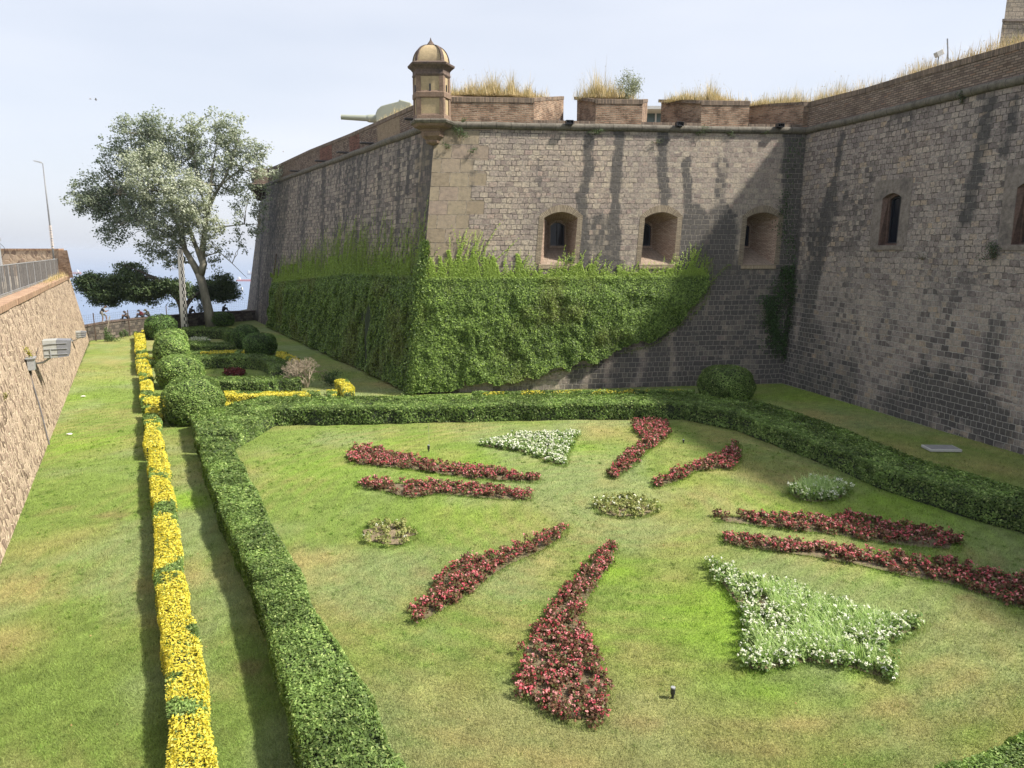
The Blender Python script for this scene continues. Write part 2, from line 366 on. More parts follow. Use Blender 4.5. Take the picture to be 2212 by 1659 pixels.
# --- windows of face B
def win_outline(cx, z0, w_, spring, top, n=9):
    r = [(cx - w_ / 2, z0), (cx + w_ / 2, z0)]
    for i in range(n): 
        a = i / (n - 1); x = cx + w_ / 2 - a * w_; r.append((x, spring + (top - spring) * (1 - (2 * a - 1) ** 2)))
    return r
winB = []
for (ul, ur, vb, vs, vt) in ((1167, 1239, 571, 471, 458), (1384, 1454.5, 571, 471, 458.5), (1604, 1672, 571.5, 471, 459)):
    a = fB.inv(ul, vb); b = fB.inv(ur, vb); c = fB.inv((ul + ur) / 2, vt); d = fB.inv(ul, vs)
    winB.append(((a[0] + b[0]) / 2 + .0, (a[1] + b[1]) / 2, b[0] - a[0], d[1], c[1]))
outB = [win_outline(cx, z0, w_, sp, tp) for cx, z0, w_, sp, tp in winB]
sB = [  # black run-off streaks, each as a stroke on the wall: u0 v0 u1 v1 width(m) strength
 (1268, 300, 1262, 480, .36, .85), (1262, 480, 1275, 600, .55, .8), (1335, 285, 1333, 480, .4, .95), (1333, 460, 1330, 590, .55, .72), (1300, 480, 1305, 580, .7, .55),
 (1438, 285, 1433, 430, .36, .9), (1433, 340, 1432, 450, .3, .95), (1487, 350, 1482, 470, .42, .8), (1500, 470, 1500, 620, 1.0, .9), (1560, 350, 1558, 450, .5, .45),
 (1560, 470, 1560, 610, 1.0, .85), (1470, 480, 1470, 600, .4, .7), (1530, 500, 1530, 850, 1.4, .62), (1600, 590, 1600, 850, 1.5, .62), (1660, 590, 1650, 850, 1.6, .58), (1715, 300, 1710, 560, .85, .95),
 (1700, 540, 1675, 850, 1.1, .8), (1735, 290, 1690, 850, .5, .7), (1660, 480, 1668, 560, .3, .8), (1448, 480, 1448, 560, .22, .8),
 (1250, 800, 1240, 850, .5, .7), (1290, 790, 1290, 850, .6, .75), (1350, 770, 1350, 850, .9, .7), (1420, 740, 1420, 850, 1.0, .75), (1480, 700, 1480, 850, 1.0, .7), (1160, 300, 1165, 430, .25, .3), (1020, 300, 1020, 400, .3, .3)]
def exB(cl, X, Y):
    e = 2.75 + .35 * ((np.floor(Y / .78) % 2) * 2 - 1) + .2 * (vn(Y, Y * 0, 1.6, 3) - .5)
    cl[..., 1] = (X < e) * 1.0
    cl[..., 2] = np.clip(.45 + .5 * smooth(7, 3, Y) + .3 * smooth(6, 20, X), 0, 1)
    cl[..., 0] = np.maximum(cl[..., 0], .3 * smooth(1.2, 0, Y))
o = put(bast, wall('wall_face', fB, .2, M_wall, bast, sB, outB, 11, exB, 'sunlit front wall face with three brick windows and black streaks'))
sA = [(862, 300, 858, 520, .5, .6), (822, 320, 818, 520, .5, .5), (775, 335, 768, 560, .6, .6), (735, 345, 728, 560, .4, .55), (700, 355, 695, 540, .9, .6), (905, 300, 900, 470, .35, .5), (650, 380, 640, 600, 1.0, .45), (615, 395, 605, 600, .8, .4), (590, 410, 565, 690, .8, .35),
      (885, 300, 880, 420, .3, .7), (795, 330, 790, 420, .3, .65), (935, 320, 925, 470, .3, .75), (568, 410, 556, 690, .5, .75)]
def exA(cl, X, Y):
    r = fA.L - X; cl[..., 1] = (r < 2.3 + .35 * ((np.floor(Y / .78) % 2) * 2 - 1)) * 1.0; cl[..., 0] = np.maximum(cl[..., 0], .3 + .22 * (fbm(X, Y * .2, 3, 5) > .55)); cl[..., 2] = .45
put(bast, wall('wall_face', fA, .25, M_wall, bast, sA, (), 21, exA, 'long side wall face in shade above the ivy'))
def exD(cl, X, Y): cl[..., 0] = .35
put(bast, wall('wall_face', fD, .5, M_wall, bast, (), (), 31, exD, 'narrow far end wall face beside the sea'))
# drain crack/pipe on A
a0 = fA.inv(579, 704); a1 = fA.inv(598, 548)
mb = MB(); mb.tube([fA.at(a0[0], 0, .05), fA.at((a0[0] * .55 + a1[0] * .45), a1[1] * .45, .05), fA.at(a1[0], a1[1], .05)], .07, 6)
put(bast, mb.build('drain_pipe', M_darkst, bast))
# top platform (solid mass behind the walls)
nB = -fB.n; nA = -fA.n; nC = -fC.n
mb = MB(); pass
mb.add([tuple(np.array(AFt) - (0, 0, .1)), tuple(np.array(ABt) - (0, 0, .1)), tuple(np.array(BCt) - (0, 0, .1)), (60, 46, 15.0), (60, 110, 15.2), (-32, 110, 15.2)], [(0, 1, 2, 3, 4, 5)])
M_earth = plain('dry_earth', (.2, .15, .09), .95, 0, .3, 2.0, .03)
put(bast, mb.build('platform', M_earth, bast))
# window reveals, frames, panes
def embrasure(parent, face, cx, z0, w_, sp, tp, depth, inw, dx, inz0, insp, intp, M_rev, ring=.3, surround=True):
    nin = -face.n; dv = face.d; n = 9
    wn = thing_part = None
    def wpt(x, y, dep): return face.at(x, y) + nin * dep
    out = win_outline(cx, z0, w_, sp, tp, n); P0 = [wpt(x, y, 0) for x, y in out]
    base = face.at(cx, z0)
    def flat(x, z, dep): q = base + dv * (x - cx) + nin * dep; return np.array([q[0], q[1], z])
    # inner outline (vertical plane at `depth`)
    io = win_outline(cx + dx, inz0 - .1, inw + .14, insp + .1, intp + .14, n); P1 = [flat(x, z, depth) for x, z in io]
    go = win_outline(cx + dx, inz0, inw, insp, intp, n); P2 = [flat(x, z, depth + .01) for x, z in go]; P3 = [flat(x, z, depth + .25) for x, z in go]
    mb = MB(); k = len(P0)
    for i in range(k):
        j = (i + 1) % k
        if i == 0:   # sill: bricks on edge
            mb.add([P0[0], P0[1], P1[1], P1[0]], [(0, 1, 2, 3)], 1, [[(0, 0), (w_, 0), (w_ * .8, depth), (w_ * .2, depth)]])
        else: mb.add([P0[j], P0[i], P1[i], P1[j]], [(0, 1, 2, 3)], 0)
        mb.add([P1[j], P1[i], P2[i], P2[j]], [(0, 1, 2, 3)], 0); mb.add([P2[j], P2[i], P3[i], P3[j]], [(0, 1, 2, 3)], 0)
    r = put(parent, mb.build('window_reveal', [M_rev, M_revsill], parent))
    fm = MB(); gi = win_outline(cx + dx, inz0 + .07, inw - .14, insp - .02, intp - .07, n); Q2 = [flat(x, z, depth + .12) for x, z in go]; Q3 = [flat(x, z, depth + .12) for x, z in gi]; Q4 = [flat(x, z, depth + .2) for x, z in gi]
    for i in range(k):
        j = (i + 1) % k; fm.add([Q2[j], Q2[i], Q3[i], Q3[j]], [(0, 1, 2, 3)]); fm.add([Q3[j], Q3[i], Q4[i], Q4[j]], [(0, 1, 2, 3)])
    fm.box(flat(cx + dx, (inz0 + intp) / 2 - .02, depth + .15), (.06, .06, intp - inz0 - .12), math.atan2(dv[1], dv[0]))
    fr = fm.build('window_frame', M_frame, r)
    gl = MB().add(Q4, [tuple(range(k))]).build('pane', M_glass, r)
    if surround:
        e = .42; oo = [(x, y) for x, y in win_outline(cx, z0, w_ + 2 * ring, sp + .12, tp + e, n)]; S0 = [face.at(x, y, .018) for x, y in out]; S1 = [face.at(x, y, .018) for x, y in oo]; S1b = [face.at(x, y, -.02) for x, y in oo]; S0b = [face.at(x, y, -.02) for x, y in out]
        sb = MB(); arc = 0
        for i in range(1, k):
            j = (i + 1) % k
            if i in (1, k - 1): sb.add([S0[i], S1[i], S1[j], S0[j]], [(0, 1, 2, 3)], 0)
            else:
                st_ = np.linalg.norm(np.array(S0[j]) - S0[i]); sb.add([S0[i], S1[i], S1[j], S0[j]], [(0, 1, 2, 3)], 1, [[(arc, 0), (arc, e), (arc + st_, e), (arc + st_, 0)]]); arc += st_
            sb.add([S1[i], S1b[i], S1b[j], S1[j]], [(0, 1, 2, 3)], 0); sb.add([S0[j], S0b[j], S0b[i], S0[i]], [(0, 1, 2, 3)], 0)
        s_ = put(parent, sb.build('brick_arch_surround', [M_surr, M_surrarch], parent))
        sl = MB(); c0 = face.at(cx, z0 - .13, .0); sl.box(c0, (w_ + .22, .16, .25), math.atan2(dv[1], dv[0])); put(parent, sl.build('sill', M_sillb, parent, bevel=.015))
    return r
M_revsill = brickwall('sill_brick_reveal', [(0, (.26, .2, .15)), (.5, (.33, .26, .2)), (1, (.38, .3, .24))], bw=.07, rh=.3, mort=.012, mcol=(.2, .16, .12), dark=.8)
M_surr = brickwall('surround_brick', [(0, (.2, .165, .12)), (.5, (.27, .225, .165)), (1, (.32, .27, .2))], bw=.29, rh=.07, mort=.012, mcol=(.14, .12, .09), dark=.7)
M_surrarch = brickwall('arch_brick', [(0, (.2, .165, .12)), (.5, (.27, .225, .165)), (1, (.32, .27, .2))], bw=.075, rh=.5, mort=.012, mcol=(.12, .1, .08), dark=.6)
M_sillb = brickwall('sill_brick', [(0, (.3, .24, .17)), (.5, (.38, .31, .22)), (1, (.42, .35, .26))], bw=.08, rh=.4, mort=.01, mcol=(.24, .19, .13), dark=.8)
for (cx, z0, w_, sp, tp), dx_ in zip(winB, (.5, -.1, -.02)):
    embrasure(bast, fB, cx, z0, w_, sp, tp, 2.2, .9, dx_, 8.36, 9.55, 9.75, M_revbrick)
# --- cordon (half-round string course)
def sweep(mb, pts, prof, mi=0):
    """prof in (outward, up); pts a polyline; mitred; outward = right of travel direction"""
    pts = [np.array(p, float) for p in pts]; k = len(pts); V = []; ns = []
    for i in range(k - 1):
        d = pts[i + 1] - pts[i]; d[2] = 0; d /= np.linalg.norm(d); ns.append(np.array([d[1], -d[0], 0]))
    for i in range(k):
        a = ns[max(i - 1, 0)]; b = ns[min(i, k - 2)]; m_ = a + b; m_ /= np.linalg.norm(m_); m_ = m_ / max(.35, m_ @ a)
        V += [pts[i] + m_ * o_ + np.array([0, 0, z_]) for o_, z_ in prof]
    n = len(prof); s = np.r_[0, np.cumsum([np.linalg.norm(pts[i + 1] - pts[i]) for i in range(k - 1)])]
    t = np.r_[0, np.cumsum([math.hypot(prof[j + 1][0] - prof[j][0], prof[j + 1][1] - prof[j][1]) for j in range(n - 1)])]
    Fs = []; U = []
    for i in range(k - 1):
        for j in range(n - 1):
            Fs.append((i * n + j, (i + 1) * n + j, (i + 1) * n + j + 1, i * n + j + 1)); U.append([(s[i], t[j]), (s[i + 1], t[j]), (s[i + 1], t[j + 1]), (s[i], t[j + 1])])
    return mb.add(V, Fs, mi, U)
cprof = [(-.1, -.18)] + [(.02 + .2 * math.cos(a), .0 + .2 * math.sin(a)) for a in np.linspace(-math.pi / 2, math.pi / 2, 9)] + [(-.12, .2)]
def wig(p0, p1, n, amp, seed):
    r = []
    for i in range(n + 1):
        q = lerp(p0, p1, i / n); q[2] += amp * (hsh(np.array([i]), np.array([seed]), 5)[0] - .5) * (0 < i < n); r.append(q)
    return r
mb = MB(); sweep(mb, [DFt] + wig(AFt, ABt, 24, .05, 1) + wig(ABt, BCt, 14, .04, 2)[1:], cprof); c_ = put(bast, mb.build('cordon', M_cordon, bast, smooth_=True))
# --- merlons of face B
def s_at(u, dep, z=16.0):
    lo, hi = -5.0, 40.0
    for _ in range(50):
        m_ = (lo + hi) / 2; p = np.array(ABt) + fB.d * m_ + nB * dep; p[2] = z
        if proj(p)[0] < u: lo = m_
        else: hi = m_
    return lo
def PB(s, dep, z): p = np.array(ABt) + fB.d * s + nB * dep; p[2] = z; return p
LB = fB.L; fz = lambda s: 16.4 + .4 * s / LB; cz = lambda s: 15.12 + .22 * s / LB
D0 = .12; DT = 3.0
mer = [(s_at(973, D0) - 1.2, s_at(1153, D0), s_at(1217, DT), -1.0), (s_at(1287, D0), s_at(1387.5, D0), s_at(1397.5, DT), s_at(1246, DT)),
       (s_at(1515, D0), s_at(1618, D0), s_at(1592, DT), s_at(1427, DT)), (LB - .25, LB + 1.5, LB + 3, s_at(1612, DT))]
M_mer = brickwall('merlon_brick', [(0, (.15, .09, .065)), (.35, (.26, .16, .11)), (.7, (.34, .215, .15)), (1, (.28, .2, .15))], bw=.32, rh=.1, mort=.026, mcol=(.34, .28, .21))
labs = ['long brick merlon beside the sentry turret', 'short brick merlon with a leafy bush on its top', 'brick merlon left of the inner corner, dry grass on top', 'brick merlon in the inner corner where the walls meet']
for i, (a, b, cb, db) in enumerate(mer):
    zb = 17.25 if i < 3 else 17.1
    mb = MB(); q = [PB(a, D0, cz(a) - .1), PB(b, D0, cz(b) - .1), PB(cb, DT, 15.1), PB(db, DT, 15.1)]
    t = [PB(a, D0, fz(a)), PB(b, D0, fz(b)), PB(cb, DT, zb), PB(db, DT, zb)]
    mb.hexa(q, t); m_o = put(bast, tag(mb.build('merlon', M_mer, bast), labs[i]))
    cp = MB(); e = .035
    q1 = [PB(a - e, D0 - e, fz(a) - .0), PB(b + e, D0 - e, fz(b) - .0), PB(b + e, D0 + .4, fz(b) + .1), PB(a - e, D0 + .4, fz(a) + .1)]
    cp.hexa([p - np.array([0, 0, .2]) for p in q1], [p + np.array([0, 0, .05]) for p in q1])
    if i != 3:
        ch = (1, 2) if i == 0 else (0, 3); 
        for (p, r_) in ((t[1], t[2]), (t[0], t[3])) if i in (1, 2) else (((t[1], t[2]),) if i == 0 else ()):
            cp.hexa([p + fB.d * s2 + np.array([0, 0, -.12]) for s2 in (-.2, .03)] + [r_ + fB.d * s2 + np.array([0, 0, -.12]) for s2 in (.03, -.2)], [p + fB.d * s2 + np.array([0, 0, .06]) for s2 in (-.2, .03)] + [r_ + fB.d * s2 + np.array([0, 0, .06]) for s2 in (.03, -.2)])
    else:
        p, r_ = t[0], t[3]; cp.hexa([p + fB.d * s2 + np.array([0, 0, -.1]) for s2 in (-.03, .3)] + [r_ + fB.d * s2 + np.array([0, 0, -.1]) for s2 in (.3, -.03)], [p + fB.d * s2 + np.array([0, 0, .06]) for s2 in (-.03, .3)] + [r_ + fB.d * s2 + np.array([0, 0, .06]) for s2 in (.3, -.03)])
    cp.build('coping', M_coping, m_o)
for (a, b) in ((mer[0][1], mer[1][0]), (mer[1][1], mer[2][0]), (mer[2][1], mer[3][0])):
    mb = MB(); mb.hexa([PB(a, .1, cz(a) - .1), PB(b, .1, cz(b) - .1), PB(b, 3.2, 15.2), PB(a, 3.2, 15.2)], [PB(a, .1, cz(a) + .2), PB(b, .1, cz(b) + .2), PB(b, 3.2, cz(b) + .15), PB(a, 3.2, cz(a) + .15)])
    put(bast, mb.build('embrasure_sill', M_coping, bast))
# --- parapet along A (height read at several points)
topA = [(893, 230), (822, 262), (753, 292), (669.6, 325), (601, 357), (578, 366)]
pa = [vplane(u, v, AFt, ABt, -.12) for u, v in topA]
pA0 = np.array(ABt) + np.array([-.2, .6, 1.35]); pa = [pA0] + pa; mb = MB(); cpb = MB()
pin = -fA.n
for p, q in zip(pa[:-1], pa[1:]):
    n_ = max(1, int(np.linalg.norm(p - q) / 2.5))
    for i in range(n_):
        a = lerp(p, q, i / n_); b = lerp(p, q, (i + 1) / n_)
        k0 = lambda r_: 14.95 + (15.6 - 14.95) * (r_[1] - 41.5) / 44.1 + .05
        mb.hexa([(b[0], b[1], k0(b)), (a[0], a[1], k0(a)), tuple(a + pin * 1.2)[:2] + (k0(a),), tuple(b + pin * 1.2)[:2] + (k0(b),)], [b, a, a + pin * 1.2, b + pin * 1.2])
        up = np.array([0, 0, .16]); cpb.hexa([b - pin * .04 - up, a - pin * .04 - up, a + pin * .5 - up, b + pin * .5 - up], [b - pin * .04 + up * .4, a - pin * .04 + up * .4, a + pin * .5 + up * .4, b + pin * .5 + up * .4])
pp = put(bast, mb.build('parapet', brickwall('parapet_brick', [(0, (.13, .09, .075)), (.4, (.22, .165, .13)), (.8, (.29, .225, .175)), (1, (.22, .14, .105))], bw=.34, rh=.12, mort=.026, mcol=(.1, .085, .07)), bast)); cpb.build('coping', M_coping, pp)
# patches in the parapet: bare red brick / rubble infill panels
M_patch1 = brickwall('red_patch_brick', [(0, (.1, .05, .04)), (.5, (.17, .085, .065)), (1, (.21, .11, .08))], mcol=(.14, .08, .06), mort=.008)
M_patch2 = stone('rubble_patch', (.24, .185, .125), .4, 3, .03, (.12, .09, .06), .6)
for (u0, u1, v0t, v1t, v0b, v1b, mt) in ((845, 822, 0, 0, 0, 0, 2), (776, 754, 0, 0, 0, 0, 1), (716, 690, 0, 0, 0, 0, 1)):
    def colm(u):
        lo = min(range(len(topA) - 1), key=lambda i: 0 if topA[i][0] >= u >= topA[i + 1][0] else 1); (ua, va), (ub, vb) = topA[lo], topA[lo + 1]
        vt = va + (vb - va) * (ua - u) / (ua - ub); t = vplane(u, vt, AFt, ABt, -.12); kb = 15.08 + .65 * (t[1] - 41.5) / 44.1; return t, np.array([t[0], t[1], kb + .12])
    if mt == 2: u0, u1 = 863, 815
    t0, b0 = colm(u0); t1, b1 = colm(u1); dn = np.array([0, 0, .2]); o_ = fA.n * .012
    MBx = MB().hexa([b1 + o_, b0 + o_, b0 - o_ * 2, b1 - o_ * 2], [t1 + o_ - dn, t0 + o_ - dn, t0 - o_ * 2 - dn, t1 - o_ * 2 - dn]); put(bast, MBx.build('patched_panel', M_patch1 if mt == 1 else M_patch2, bast))
# stub corbel at the far salient
mb = MB(); fc = np.array(AFt) + np.array([-.9, .4, 0])
mb.lathe(fc, [(.25, -1.7), (.5, -1.4), (.6, -.9), (1.05, -.5), (1.3, -.2), (1.35, .1), (1.2, .2), (1.2, .25)], 10); mb.box(fc + np.array([.2, .2, 1.1]), (1.7, 1.7, 1.7), .5)
put(bast, mb.build('corbel', M_darkst, bast))
# ------------------------------------------------------------------ curtain wall C
curt = thing('curtain_wall', 'tall shaded stone wall on the right leaning back, with narrow arched windows and brick parapet', 'fortress wall', BCb)
cw = []
for TL, BL, TR, BR, top in (((1913, 429), (1890.6, 530), (1954.7, 426), (1931, 528.6), (1936, 416.5)), ((2206, 405), (2176, 528.6), None, None, None)):
    a = fC.inv(*BL); t = fC.inv(*TL)
    if TR: b = fC.inv(*BR); wd = b[0] - a[0]; tt = fC.inv(*top)[1]; dt = tt - t[1]
    cw.append(((a[0] + t[0]) / 2 + wd / 2, a[1], wd, t[1], t[1] + dt))
outC = [win_outline(*q) for q in cw]
sC = [(1825, 290, 1790, 430, .3, .75), (1795, 420, 1730, 760, .75, .75), (1760, 480, 1745, 700, .8, .5), (2140, 215, 2085, 470, .45, .65), (2090, 420, 2060, 520, .35, .35), (1990, 830, 2060, 880, 1.1, .75), (2080, 860, 2150, 920, 1.2, .8),
      (1730, 300, 1700, 800, .6, .75), (2150, 700, 2140, 830, .6, .45), (2200, 215, 2165, 330, .3, .6), (2040, 800, 2040, 850, .6, .6), (1720, 620, 1790, 800, 1.0, .5), (1930, 640, 1900, 760, .8, .25)]
def exC(cl, X, Y):
    cl[..., 2] = np.clip(.42 + .55 * smooth(9, 3, Y) + .35 * (fbm(X, Y, 3, 9) - .5), 0, 1)
    cl[..., 0] = np.maximum(cl[..., 0], .35 * smooth(3.5, .3, Y) + .28 * (fbm(X, Y * .5, 2.5, 44) > .6))
put(curt, wall('wall_face', fC, .25, M_wallC, curt, sC, outC, 41, exC))
M_reveal = stone('reveal_stone', (.12, .08, .065), .35, 1.6, .01, (.05, .045, .04), .6)
for (cx, z0, w_, sp, tp) in cw:
    zz = lambda y: float(fC.at(cx, y)[2])
    embrasure(curt, fC, cx, z0, w_, sp, tp, .42, w_ - .1, 0, zz(z0) + .1, zz(sp) - .05, zz(tp) - .12, M_reveal, surround=False)
    # smooth ashlar surround, a little proud
    out = win_outline(cx, z0, w_, sp, tp, 9); k = len(out); sb = MB()
    oo = [(cx - w_ / 2 - .62, z0), (cx + w_ / 2 + .62, z0)] + [(cx + (w_ / 2 + .62) * (1 - 2 * i / 8), sp + (.95 if 0 < i < 8 else .95)) for i in range(9)]
    S0 = [fC.at(x, y, .02) for x, y in out]; S1 = [fC.at(x, y, .02) for x, y in oo]; S0b = [fC.at(x, y, -.03) for x, y in out]; S1b = [fC.at(x, y, -.03) for x, y in oo]
    for i in range(1, k):
        j = (i + 1) % k; sb.add([S0[i], S1[i], S1[j], S0[j]], [(0, 1, 2, 3)], 0, [[tuple((out, oo)[q][r]) for q, r in ((0, i), (1, i), (1, j), (0, j))]]); sb.add([S1[i], S1b[i], S1b[j], S1[j]], [(0, 1, 2, 3)])
        sb.add([S0[j], S0b[j], S0b[i], S0[i]], [(0, 1, 2, 3)])
    M_sur = M_smooth if cx < 12 else M_smooth
    put(curt, sb.build('window_surround', M_sur, curt)); sl = MB().box(fC.at(cx, z0 - .12, .0), (w_ + 1.0, .14, .24), math.atan2(fC.d[1], fC.d[0])); put(curt, sl.build('sill', M_smooth, curt, bevel=.02))
mb = MB(); sweep(mb, wig(BCt, CNt, 28, .05, 3), cprof); put(curt, mb.build('cordon', M_cordon, curt, smooth_=True))
topC = [(1745, 223), (1868, 192), (2029, 143.6), (2212, 92)]
pc = [vplane(u, v, BCt, CNt, -.1) for u, v in topC]; e_ = pc[-1] + (pc[-1] - pc[-2]) / np.linalg.norm(pc[-1] - pc[-2]) * 28; e_[2] = pc[-1][2]; pc.append(e_)
mb = MB(); cpb = MB(); pin = -fC.n; L_ = []
pc[0] = pc[0] + fC.d * -.0
for p, q in zip(pc[:-1], pc[1:]):
    n_ = max(1, int(np.linalg.norm(p - q) / 2.5))
    for i in range(n_):
        a = lerp(p, q, i / n_); b = lerp(p, q, (i + 1) / n_); k0 = lambda r_: 15.2 - .55 * (44.9 - r_[1]) / 42.8
        mb.hexa([(a[0], a[1], k0(a)), (b[0], b[1], k0(b)), tuple(b + pin * 1.6)[:2] + (k0(b),), tuple(a + pin * 1.6)[:2] + (k0(a),)], [a, b, b + pin * 1.6, a + pin * 1.6])
        up = np.array([0, 0, .22]); cpb.hexa([a - pin * .035 - up, b - pin * .035 - up, b + pin * .5 - up, a + pin * .5 - up], [a - pin * .035 + up * .2, b - pin * .035 + up * .2, b + pin * .5 + up * .2, a + pin * .5 + up * .2])
pp = put(curt, mb.build('parapet', brickwall('curtain_parapet_brick', [(0, (.16, .12, .1)), (.4, (.24, .185, .15)), (.8, (.31, .245, .195)), (1, (.26, .17, .125))], bw=.34, rh=.11, mort=.024, mcol=(.12, .1, .085)), curt)); cpb.build('coping', M_coping, pp)
mb = MB(); mb.add([tuple(np.array(BCt) - (0, 0, .2)), tuple(np.array(CNt) - (0, 0, .2)), (60, 2, 14.5), (60, 45, 15.0)], [(0, 1, 2, 3)]); put(curt, mb.build('platform', M_earth, curt))
# earth bank behind the curtain parapet
bank = MB(); rows = []
for p in [lerp(pc[i], pc[i + 1], t) for i in range(4) for t in (0, .25, .5, .75)] + [pc[-1]]:
    hh_ = .5 * smooth(2, 10, 44.9 - p[1]) + .15; rows.append([p + pin * .5 + np.array([0, 0, -.05]), p + pin * 2.0 + np.array([0, 0, hh_]), p + pin * 5 + np.array([0, 0, hh_ + .35]), p + pin * 9 + np.array([0, 0, .2])])
V = [q for r in rows for q in r]; Fs = [(i * 4 + j, (i + 1) * 4 + j, (i + 1) * 4 + j + 1, i * 4 + j + 1) for i in range(len(rows) - 1) for j in range(3)]
put(curt, bank.add(V, Fs).build('earth_bank', M_earth, curt, smooth_=True))
bankrows = rows
# ------------------------------------------------------------------ sentry turret
tc_ = np.array([-4.42, 41.35, 0]); tz = lambda v: float(onY(933, v, 40.7)[2])
tur = thing('sentry_turret', 'small six-sided ochre sentry turret with ribbed dome on the corner of the bastion', 'sentry turret', (tc_[0], tc_[1], tz(257)))
hx = [(-.70, -.78), (.70, -.78), (1.0, 0), (.70, .78), (-.70, .78), (-1.0, 0)]
def tl(name, prof, mat, parent=tur, poly=hx, **k):
    z0_ = tz(257); return MB().lathe((0, 0, 0), [(r, z - z0_) for r, z in prof], poly=poly).build(name, mat, parent, **k)
Z = {v: tz(v) for v in (84, 91, 97, 108, 120, 133, 137, 141, 146, 150, 156, 161, 165, 196, 200, 208, 212, 216, 246, 250, 257, 261, 267, 272, 277, 284, 292, 300, 306, 311)}
body = tl('body', [(.98, Z[257]), (.98, Z[150])], M_ochre)
tl('base', [(1.07, Z[257] - .02), (1.05, Z[250]), (1.0, Z[246])], M_brown, body)
tl('band', [(1.0, Z[212]), (1.07, Z[210] if 210 in Z else Z[208] - .05), (1.07, Z[200]), (1.0, Z[196])], M_brown, body)
tl('frieze', [(1.0, Z[165]), (1.06, Z[161]), (1.06, Z[161] + .04), (1.03, Z[156]), (1.03, Z[146])], M_darkst, body)
tl('cornice', [(1.04, Z[150]), (1.12, Z[146]), (1.28, Z[141]), (1.3, Z[137]), (1.1, Z[133]), (1.0, Z[133] + .02)], M_darkst)
# pilasters at corners
for j in range(6):
    x, y = hx[j]; n_ = MB(); rr = 1.0
    for z0_, z1_ in ((Z[250] - .02, Z[212] + .01), (Z[200] - .01, Z[165] + .01)):
        for k_ in (-1, 1):
            x2, y2 = hx[(j + k_) % 6]; d = np.array([x2 - x, y2 - y]); d /= np.linalg.norm(d); nn_ = np.array([d[1], -d[0]]) * (1 if k_ == 1 else -1)
            a = np.array([x, y]); b = a + d * .2; o_ = nn_ * .03; cen = np.array([x, y]) / np.hypot(x, y) * .035
            q = [a + cen, b + o_, b - nn_ * .05, a - cen]
            if k_ == -1: q = q[::-1]
            n_.hexa([(p[0] * 1, p[1] * 1, z0_ - Z[257]) for p in q], [(p[0], p[1], z1_ - Z[257]) for p in q])
    n_.build('pilaster', M_brown, body)
# loopholes
for j in (5, 0, 1):
    a = np.array(hx[j]); b = np.array(hx[(j + 1) % 6]); m_ = (a + b) / 2 * .98; d = (b - a) / np.linalg.norm(b - a); nn_ = np.array([d[1], -d[0]])
    MB().box((m_[0] + nn_[0] * .012, m_[1] + nn_[1] * .012, (tz(184) + tz(198)) / 2 - Z[257] + .02), (.085, .06, .4), math.atan2(d[1], d[0])).build('loophole', M_dark, body)
# dome
dz0 = Z[133]; dh = Z[91] - dz0; prof = [(1.0 * math.cos(a) ** .85 if a < 1.5 else .12, dz0 + dh * math.sin(a)) for a in np.linspace(0, 1.48, 12)]
def dome_w(r): return r
dome = tl('dome', prof, M_ochre, smooth_=False)
for j in range(6):
    x, y = hx[j]; V = []; d = np.array([x, y]); t = np.array([-y, x]) / np.hypot(x, y)
    for r, z in prof:
        for s_, o_ in ((-.1, -.03), (-.1, .02), (.1, .02), (.1, -.03)):
            p = d * (r + o_) + t * s_ * (.35 + .65 * r); V.append((p[0], p[1], z - Z[257] + .02))
    Fs = [(i * 4 + q, i * 4 + q + 1, (i + 1) * 4 + q + 1, (i + 1) * 4 + q) for i in range(len(prof) - 1) for q in range(3)]
    MB().add(V, Fs).build('rib', M_darkst, dome)
circ = [(math.cos(a), math.sin(a)) for a in np.linspace(0, 2 * math.pi, 12, endpoint=False)]
tl('finial', [(.26, Z[91] - .1), (.24, Z[91]), (.14, Z[91] + .14), (.06, Z[84] + .08), (.01, Z[84] + .24)], M_darkst, poly=circ)
cb = tl('corbel', [(.06, Z[311]), (.36, Z[306]), (.4, Z[300] - .05), (.36, Z[300]), (.6, Z[292]), (.66, Z[284]), (.62, Z[284] + .05), (.7, Z[277] - .02), (.66, Z[277]), (1.0, Z[272]), (1.1, Z[267]), (1.1, Z[267] + .05)], M_brown)
tl('torus_base', [(1.1, Z[267]), (1.19, Z[267] + .05), (1.24, Z[261]), (1.19, Z[257] - .02), (1.08, Z[257])], M_cordon, smooth_=False)
# ================================================================== GROUND, SEA, LEFT SIDE
def P2d(l, z=0.0): return [tuple(G(u, v, z)[:2]) for u, v in l]
